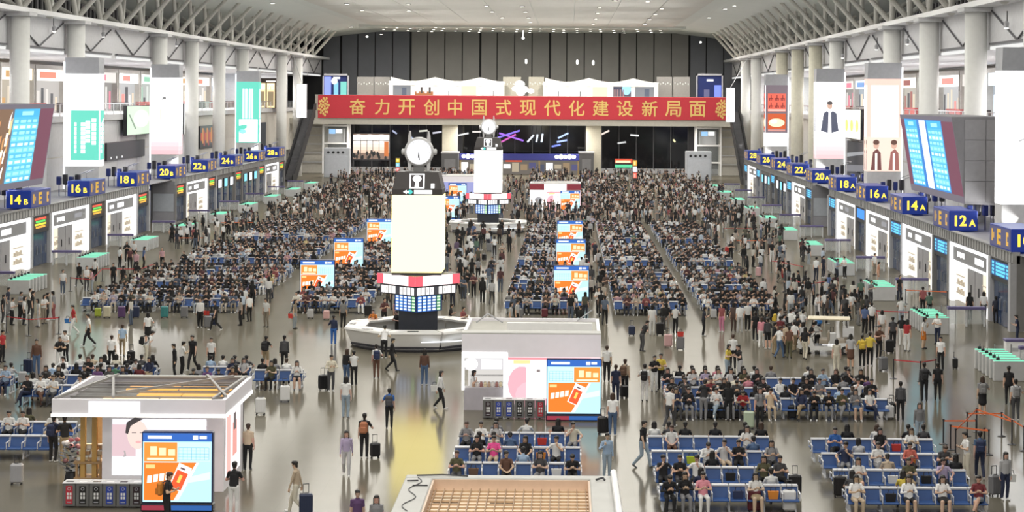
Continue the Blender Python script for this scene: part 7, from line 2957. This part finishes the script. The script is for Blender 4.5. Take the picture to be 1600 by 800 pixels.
for a in ((586, 716, 'black', 'with pale patches, beside a person in black', 'small', 20), (505, 610, 'black', 'beside a cream jacket', 'tall', 30), (478, 806, 'navy', 'at the bottom edge', 'tall', 10), (44, 584, 'navy', 'beside a brown top', 'tall', -10),
          (325, 513, 'grey', 'beside a dark figure by the seats', 'tall', 15), (333, 509, 'navy', 'by the left seats', 'tall', 0), (942, 679, 'black', 'held by a white top', 'tall', 10), (975, 622, 'black', 'beside the pink kiosk', 'small', 30),
          (1170, 670, 'pale green', 'beside a grey top', 'tall', -5), (1106, 655, 'black', 'under a leaning person', 'tall', 15), (1128, 655, 'black', 'left of a figure in black', 'small', 0), (1150, 655, 'black', 'right of a figure in black', 'small', 0),
          (1031, 524, 'black', 'beside a figure in white', 'tall', 10), (1044, 543, 'pink', 'standing alone in the open floor', 'tall', 5), (1063, 547, 'grey', 'with a red bag on top', 'tall', -5), (1190, 519, 'silver', 'before the right seats', 'tall', 0),
          (1054, 610, 'black', 'in the aisle behind the middle seats', 'small', 0), (987, 525, 'navy', 'by the right centre seats', 'small', 0), (407, 648, 'white', 'beside the portrait kiosk roof', 'tall', 0), (445, 628, 'white', 'at the short bench', 'tall', 10),
          (26, 757, 'light grey', 'before a lone seated traveller', 'tall', 5), (35, 600, 'silver', 'by the outer left seats', 'small', 0), (167, 497, 'cream', 'before the left seats', 'tall', 0), (190, 497, 'purple', 'before the left seats', 'tall', 0),
          (153, 496, 'lime', 'before the left seats', 'small', 0), (212, 497, 'navy', 'before the left seats', 'tall', 0), (257, 497, 'teal', 'before the left seats', 'tall', 0), (288, 497, 'grey', 'before the left seats', 'tall', 0), (485, 498, 'silver', 'before the left centre seats', 'small', 0),
          (510, 500, 'pink', 'before the left centre seats', 'small', 0), (575, 495, 'black', 'before the left centre seats', 'tall', 0), (812, 497, 'grey', 'before the right centre seats', 'small', 0), (851, 497, 'maroon', 'before the right centre seats', 'small', 0), (905, 497, 'black', 'before the right centre seats', 'tall', 0),
          (1115, 498, 'silver', 'before the far right seats', 'small', 0), (1210, 500, 'black', 'before the far right seats', 'tall', 0), (1390, 552, 'black', 'in the right gate queue', 'tall', 0), (1380, 580, 'grey', 'near the belts', 'tall', 20), (1300, 540, 'white', 'behind the electric cart', 'tall', 0),
          (1390, 655, 'white', 'beside the second right seats', 'small', 0), (1393, 650, 'black', 'beside the second right seats', 'small', 0), (1312, 777, 'black', 'at the left end of the near right seats', 'tall', 0), (1555, 775, 'grey', 'beside a light grey top', 'tall', 20),
          (1242, 775, 'black', 'at the right end of the near middle seats', 'tall', 0), (1178, 800, 'maroon', 'under an orange bag', 'tall', 0), (1233, 800, 'white', 'at the bottom edge', 'tall', 0), (1048, 800, 'silver', 'at the bottom edge by middle seats', 'small', 0),
          (1492, 577, 'black', 'lying flat near the turnstiles', 'small', 90), (1238, 655, 'black', 'beside the second right seats', 'small', 0), (205, 566, 'black', 'behind the left seats', 'small', 0)):
    sc(a[0], a[1], a[2], a[3], a[4], a[5])
for k in range(22):
    lane = [(-11, -5), (1.1, 2.6), (13.8, 17), (12, 21)][k % 4]
    suitcase(rp.uniform(*lane), rp.uniform(120, 175), rp.choice(['black', 'black', 'grey', 'silver', 'white', 'navy', 'red', 'pink']), ['in the central lane', 'in the right aisle', 'beside the far right seats', 'near the far right gates'][k % 4], rp.choice(['tall', 'small']), rp.uniform(-1, 1))

# backpacks worn by people of their own
BPM = None
q = MB()
q.bbox(-0.15, -0.10, -0.22, 0.15, 0.09, 0.22, 0.06)
q.bbox(-0.11, 0.06, -0.18, 0.11, 0.15, 0.04, 0.03)
BP_BODY = q.mesh('body', attr_mat('bag_cloth', 'cloth', 'OBJECT', rough=0.8))
q = MB()
for sx in (-0.1, 0.1):
    q.path([(sx, -0.09, 0.2), (sx, -0.2, 0.25), (sx, -0.32, 0.16), (sx * 1.15, -0.33, -0.02), (sx * 1.2, -0.12, -0.18)], 0.018, 5)
BP_STRAP = q.mesh('strap', DARK)
BAGC = {'black': (0.012, 0.012, 0.014), 'dark grey': (0.06, 0.06, 0.07), 'navy': (0.02, 0.03, 0.08), 'orange': (0.62, 0.22, 0.03), 'grey': (0.2, 0.2, 0.2), 'multicoloured': (0.40, 0.16, 0.08), 'yellow': (0.6, 0.42, 0.05), 'brown': (0.14, 0.08, 0.05),
        'red': (0.5, 0.04, 0.03), 'blue': (0.03, 0.16, 0.45), 'white': (0.65, 0.65, 0.64), 'lime': (0.42, 0.5, 0.03)}


def backpack(p, color, place):
    a = math.radians(p['face'])
    z = 1.2 * p['scale']
    off = 0.205
    r = thing('backpack', (p['x'] - math.sin(a) * off, p['y'] + math.cos(a) * off, z), '%s backpack worn by a %s' % (color, place), 'backpack', 'backpacks being worn', a)
    b = link('body', BP_BODY, r)
    b['cloth'] = BAGC[color]
    link('strap', BP_STRAP, r)


def near_pix(px, py):
    x, y = ground(px, py)
    return min(PEOPLE[:300], key=lambda p: (p['x'] - x) ** 2 + (p['y'] - y) ** 2)


for px, py, c, w in ((608, 669, 'dark grey', 'person in blue'), (569, 716, 'multicoloured', 'person in black by a patterned case'), (588, 591, 'navy', 'person in brown trousers'), (415, 577, 'black', 'person in khaki shorts'), (416, 511, 'black', 'person in white and shorts'),
                     (260, 824, 'orange', 'person before the orange board'), (83, 722, 'navy', 'person by the flower stand'), (93, 578, 'black', 'person in white trousers'), (228, 568, 'black', 'bending person in white'), (976, 619, 'brown', 'person in beige'), (1007, 627, 'black', 'person all in white'),
                     (1187, 670, 'dark grey', 'person with a pale green suitcase'), (1535, 649, 'grey', 'person beyond the belts'), (1587, 657, 'grey', 'person at the right edge'), (1531, 748, 'navy', 'person in denim beside near right seats'), (1444, 627, 'black', 'person in dark grey'),
                     (1347, 574, 'yellow', 'person in yellow near the cart'), (1351, 522, 'blue', 'person in blue in the gate queue'), (1216, 530, 'yellow', 'person in white left of the cart')):
    backpack(near_pix(px, py), c, w)

# hand bags and carrier bags
q = MB()
q.prism([(-0.15, 0), (0.15, 0), (0.18, 0.26), (-0.18, 0.26)], -0.06, 0.06)
BAG_BODY = q.mesh('body', MATS['bag_cloth'])
q = MB()
q.path([(-0.10, 0, 0.26), (-0.07, 0, 0.40), (0.07, 0, 0.40), (0.10, 0, 0.26)], 0.012, 5)
BAG_H = q.mesh('handle', DARK)


def bag(x, y, z, color, place, rz=0.0):
    r = thing('bag', (x, y, z), '%s carrier bag %s' % (color, place), 'bag', 'carrier bags', rz)
    b = link('body', BAG_BODY, r)
    b['cloth'] = BAGC[color]
    link('handle', BAG_H, r)


for px, py, c, z, w in ((106, 516, 'blue', 0.42, 'held beside white trousers'), (455, 508, 'red', 0.42, 'held by a person with pale jeans'), (240, 531, 'white', 0.4, 'held beside a short skirt'), (388, 474, 'lime', 0.4, 'held at the left seats'), (1579, 771, 'white', 0.42, 'held at the right edge'),
                        (1063, 547, 'red', 0.74, 'on a grey suitcase'), (323, 512, 'red', 0.74, 'on a grey suitcase by the left seats'), (1178, 799, 'orange', 0.74, 'on a maroon suitcase'), (1028, 603, 'grey', 0.42, 'held beside black trousers'), (679, 632, 'white', 0.6, 'on the arm of a striding person')):
    x, y = ground(px, py)
    bag(x, y - 0.05, z, c, w)
for blk_x, d, i, c, w in ((9.28, 72.72, 5, 'red', 'on a near right seat, fourth row'), (9.28, 69.69, 5, 'orange', 'on a near right seat, third row'), (9.28, 66.66, 3, 'white', 'on a near right seat, second row, beside an olive top'), (9.28, 66.66, 0, 'white', 'on the end seat of the near right second row'),
                          (9.28, 66.66, 5, 'black', 'on a near right seat, second row'), (9.28, 63.63, 2, 'black', 'on a near right seat, front row'), (3.12, 69.99, 2, 'lime', 'on a near middle seat, third row'), (3.12, 63.93, 4, 'navy', 'on a near middle seat, front row'), (3.12, 63.93, 6, 'orange', 'on a near middle seat, front row'),
                          (3.12, 66.96, 4, 'black', 'on a near middle seat, second row'), (-4.08, 73.56, 5, 'red', 'on a near centre seat, third row'), (-4.08, 70.53, 5, 'orange', 'on a near centre seat, second row'), (-4.08, 67.5, 1, 'brown', 'on a near centre seat, front row'), (-4.08, 67.5, 6, 'white', 'on a near centre seat, front row')):
    bag(blk_x + (i + 0.5) * P_, d - 0.25 - 0.10, 0.445, c, w)

# ------------------------------------------------------------------ turnstile banks
TG = (0.25, 0.95, 0.62)
q = MB()
q.bbox(-0.75, -0.14, 0, 0.75, 0.14, 0.98, 0.03)
TS_BODY = q.mesh('cabinet', mat('turnstile_steel', (0.50, 0.50, 0.50), 0.35))
q = MB()
q.box(-0.74, -0.13, 0.98, 0.74, 0.13, 1.01, 0, TG)
TS_TOP = q.mesh('green_light', SCREEN)
q = MB()
q.box(0.05, 0.14, 0.3, 0.30, 0.42, 0.95)
TS_FLAP = q.mesh('flap', glass('flap_glass', (0.25, 0.3, 0.32), 0.1, 0.5))
q = MB()
q.box(-0.60, -0.06, 1.01, -0.45, 0.06, 1.14)
q.bar((-0.52, 0, 1.1), (-0.48, 0, 1.28), 0.06, 0.02)
TS_READ = q.mesh('card_reader', DARK)


def turnstiles(x, y, n, label):
    r = thing('turnstile_bank', (x, y, 0), label, 'turnstile', 'turnstile banks')
    for k in range(n):
        dy = (k - (n - 1) / 2) * 0.84
        c = link('cabinet', TS_BODY, r, (0, dy, 0))
        link('green_light', TS_TOP, c)
        if k < n - 1:
            link('flap', TS_FLAP, c)
        link('card_reader', TS_READ, c)


for s in (-1, 1):
    for j in range(-2, 10):
        y = 95.8 + 18.44 * (j + 2) if s > 0 else 96.4 + 18.44 * (j + 2)
        x = 21.6 if s > 0 else -37.4
        if s < 0 and j < 0 or y > 285:
            continue
        turnstiles(x, y, 6, 'turnstile bank with green-lit tops, %s from the near end, %s gates' % (ordinal(j + 2), 'left' if s < 0 else 'right'))
        # waist-high glass fence and purple-topped service gates by the wall
        for k in range(2):
            xx, yy = (x + 2.6 if s > 0 else x - 2.6), y - 1.6 - 4.2 * k + (4 if k else 0)
            r = thing('service_gate', (xx, yy + 3.6, 0), 'white framed service gate with purple header, %s of two, %s gates, bank %s' % (ordinal(k), 'left' if s < 0 else 'right', ordinal(j + 2)), 'gate', 'purple-topped service gates')
            for a in (-1.1, 0, 1.1):
                q = MB()
                q.box(a - 0.04, -0.04, 0, a + 0.04, 0.04, 1.02)
                q.build('post', LGREY, r)
            q = MB()
            q.bbox(-1.15, -0.1, 1.02, 1.15, 0.1, 1.2, 0.02)
            q.build('header', mat('header_purple', (0.13, 0.11, 0.24), 0.4), r)
            for a in (-1.03, 0.07):
                q = MB()
                q.box(a, -0.02, 0.15, a + 0.96, 0.02, 0.98)
                q.build('leaf', CLEAR, r)
        r = thing('glass_fence', ((x + 2.2) if s > 0 else (x - 2.2), y + 3.2, 0), 'waist-high steel and glass fence beside turnstiles, bank %s, %s gates' % (ordinal(j + 2), 'left' if s < 0 else 'right'), 'fence', 'glass fences at the gates')
        for k in range(5):
            q = MB()
            q.box(-1.7 + k * 0.85 - 0.03, -0.03, 0, -1.7 + k * 0.85 + 0.03, 0.03, 1.12)
            q.build('post', STEEL, r)
        for k in range(4):
            q = MB()
            q.box(-1.65 + k * 0.85, -0.01, 0.1, -0.92 + k * 0.85, 0.01, 1.05)
            q.build('glass_pane', CLEAR, r)

# ------------------------------------------------------------------ belt barriers
q = MB()
q.lathe([(0.17, 0), (0.17, 0.02), (0.05, 0.05), (0.032, 0.07), (0.032, 0.94), (0.045, 0.95), (0.045, 1.0)], 10)
POST_ME = q.mesh('post', DARK)
BELT = {'red': mat('belt_red', (0.50, 0.03, 0.04), 0.6), 'orange': mat('belt_orange', (0.72, 0.15, 0.04), 0.6)}


def belts(pts, color, label):
    """one run of belt barrier: posts joined by belts, which stand and are pushed one by one."""
    for i, (x, y) in enumerate(pts):
        r = thing('belt_post', (x, y, 0), '%s black belt post %s' % (ordinal(i), label), 'barrier', 'belt barrier posts')
        link('post', POST_ME, r)
        if i + 1 < len(pts):
            dx, dy = pts[i + 1][0] - x, pts[i + 1][1] - y
            q = MB()
            q.bar((0, 0, 0.93), (dx, dy, 0.93), 0.012, 0.055)
            q.build('belt', BELT[color], r)


G = lambda *a: [ground(px, py) for px, py in a]
belts(G((1474, 694), (1525, 694)), 'orange', 'of the near orange belt, front run')
belts(G((1511, 682), (1565, 682), (1600, 705)), 'orange', 'of the near orange belt, back run')
belts(G((1485, 703), (1545, 711), (1538, 708)), 'orange', 'of the near orange belt, inner run')
belts(G((1493, 710), (1526, 675), (1581, 695)), 'orange', 'of the near orange belt, middle run')
belts(G((1396, 592), (1438, 596), (1462, 592)), 'red', 'of the red belt behind second right seats')
belts(G((1375, 535), (1369, 510), (1420, 512)), 'red', 'of the red belt in the right gate queue')
belts(G((1232, 455), (1260, 466), (1292, 460), (1305, 470)), 'red', 'of the red belt at the far right gate')
belts(G((1205, 426), (1230, 430), (1255, 436)), 'red', 'of the farther red belt, right gates')
belts(G((110, 455), (143, 458), (160, 440), (220, 440), (240, 432)), 'red', 'of the red belt at the left gates')
belts(G((10, 520), (45, 525), (92, 522)), 'red', 'of the red belt round the left queue')
belts(G((280, 388), (318, 388)), 'orange', 'of the orange belt by the left gates')
belts(G((345, 362), (396, 362)), 'orange', 'of the long orange belt, far left')
belts(G((1130, 372), (1175, 372)), 'red', 'of the red belt, far right crowd edge')
belts(G((1150, 392), (1205, 392)), 'orange', 'of the long orange belt, far right crowd edge')
belts(G((1415, 475), (1480, 478)), 'orange', 'of the orange belt at the right gates')

# ------------------------------------------------------------------ electric cart
gx, gd = ground(1290, 552)
r = thing('electric_cart', (gx, gd, 0), 'white electric buggy with a cream roof among queueing travellers', 'cart', None, math.radians(-8))
CW = mat('cart_white', (0.74, 0.74, 0.73), 0.25, noise=0.02, coat=0.5)
q = MB()
q.prism([(-1.5, 0.35), (-1.45, 0.72), (-1.1, 0.88), (-0.75, 0.92), (-0.6, 0.45), (0.5, 0.45), (0.55, 0.62), (1.5, 0.68), (1.55, 0.35), (1.25, 0.25), (-1.25, 0.22)], -0.62, 0.62)
q.build('body', CW, r)
for x in (-1.05, 1.05):
    for y in (-0.6, 0.6):
        q = MB()
        q.lathe([(0.12, -0.09), (0.24, -0.07), (0.24, 0.07), (0.12, 0.09)], 14, (x, y, 0.24), axis='Y')
        w = q.build('wheel', mat('tyre', (0.02, 0.02, 0.02), 0.8), r)
        q = MB()
        q.lathe([(0.11, -0.1), (0.11, 0.1)], 10, (x, y, 0.24), axis='Y')
        q.build('hub', STEEL, w)
for x0 in (-0.35, 0.55):
    q = MB()
    q.bbox(x0, -0.55, 0.55, x0 + 0.5, 0.55, 0.8, 0.05)
    q.bbox(x0 + 0.45, -0.55, 0.7, x0 + 0.58, 0.55, 1.2, 0.04)
    q.build('seat', mat('cart_seat', (0.35, 0.30, 0.24), 0.6), r)
for x, xt in ((-0.85, -0.7), (1.2, 1.1)):
    for y in (-0.55, 0.55):
        q = MB()
        q.tube((x, y, 0.7), (xt, y, 1.85), 0.025, n=6)
        q.build('roof_post', DARK, r)
q = MB()
q.bbox(-0.95, -0.66, 1.85, 1.3, 0.66, 1.94, 0.04)
q.build('roof', mat('cart_cream', (0.70, 0.62, 0.45), 0.5), r)
q = MB()
q.tube((-0.7, 0.25, 0.85), (-0.5, 0.25, 1.1), 0.02, n=6)
q.lathe([(0.15, 0.0), (0.17, 0.015), (0.15, 0.03)], 12, (-0.5, 0.25, 1.1))
q.build('steering_wheel', DARK, r)
q = MB()
for y in (-0.45, 0.45):
    q.sphere((-1.47, y, 0.6), (0.04, 0.09, 0.07), 8)
t = q.build('headlamp', mat('headlamp', (0.8, 0.8, 0.8), 0.1), r)
t['kind'] = 'stuff'
q = MB()
q.box(0.9, -0.64, 0.98, 1.5, 0.3, 1.45)
q.build('luggage_box', LGREY, r)

# purple-topped desk at the right edge
gx, gd = ground(1585, 560)
r = thing('inspection_desk', (gx, gd, 0), 'small white desk with purple-blue top at the right edge', 'desk')
q = MB()
q.box(-0.5, -0.3, 0, 0.5, 0.3, 0.92)
q.build('body', WHITE, r)
q = MB()
q.bbox(-0.55, -0.34, 0.92, 0.55, 0.34, 1.05, 0.02)
q.build('top', mat('header_purple'), r)
q = MB()
q.box(-0.2, -0.31, 0.4, 0.2, -0.3, 0.6)
q.build('badge', GREY, r)

# ------------------------------------------------------------------ labels: say which one where words alone would not
def px_of(o):
    loc = o.location
    if o.name.startswith('person') or loc.y > 1:
        return 887 + F * loc.x / max(loc.y, 1.0)
    return 0


def wc(t):
    import re
    return len(re.findall(r"[A-Za-z0-9][A-Za-z0-9'-]*", t))


def shorten(t):
    import re
    if wc(t) > 16:
        t = re.sub(r' and [a-z ]+ (trousers|shorts|skirt),', ',', t)
    if wc(t) > 16:
        t = t.replace(' the ', ' ').replace(', seen from behind', '')
    if wc(t) > 16:
        t = t.replace(' from left', '').replace(' facing viewer', '')
    return t


for o in TAGGED:
    if o.get('label'):
        o['label'] = shorten(o['label'])
fam = {}
for o in TAGGED:
    lab = o.get('label')
    if lab and o.get('kind') not in ('structure', 'stuff'):
        fam.setdefault(lab.lower(), []).append(o)
for lab, os_ in fam.items():
    if len(os_) < 2:
        continue
    os_.sort(key=px_of)
    for i, o in enumerate(os_):
        base_ = o['label']
        if len(os_) == 2:
            o['label'] = base_ + (', left one' if i == 0 else ', right one')
        else:
            o['label'] = base_ + ', ' + (ordinal(i) if i < 30 else 'last') + ' from left'
for o in TAGGED:
    if o.get('label'):
        o['label'] = shorten(o['label'])
        if wc(o['label']) > 16:
            print('LONG', o['label'])
print('objects', len(bpy.data.objects))
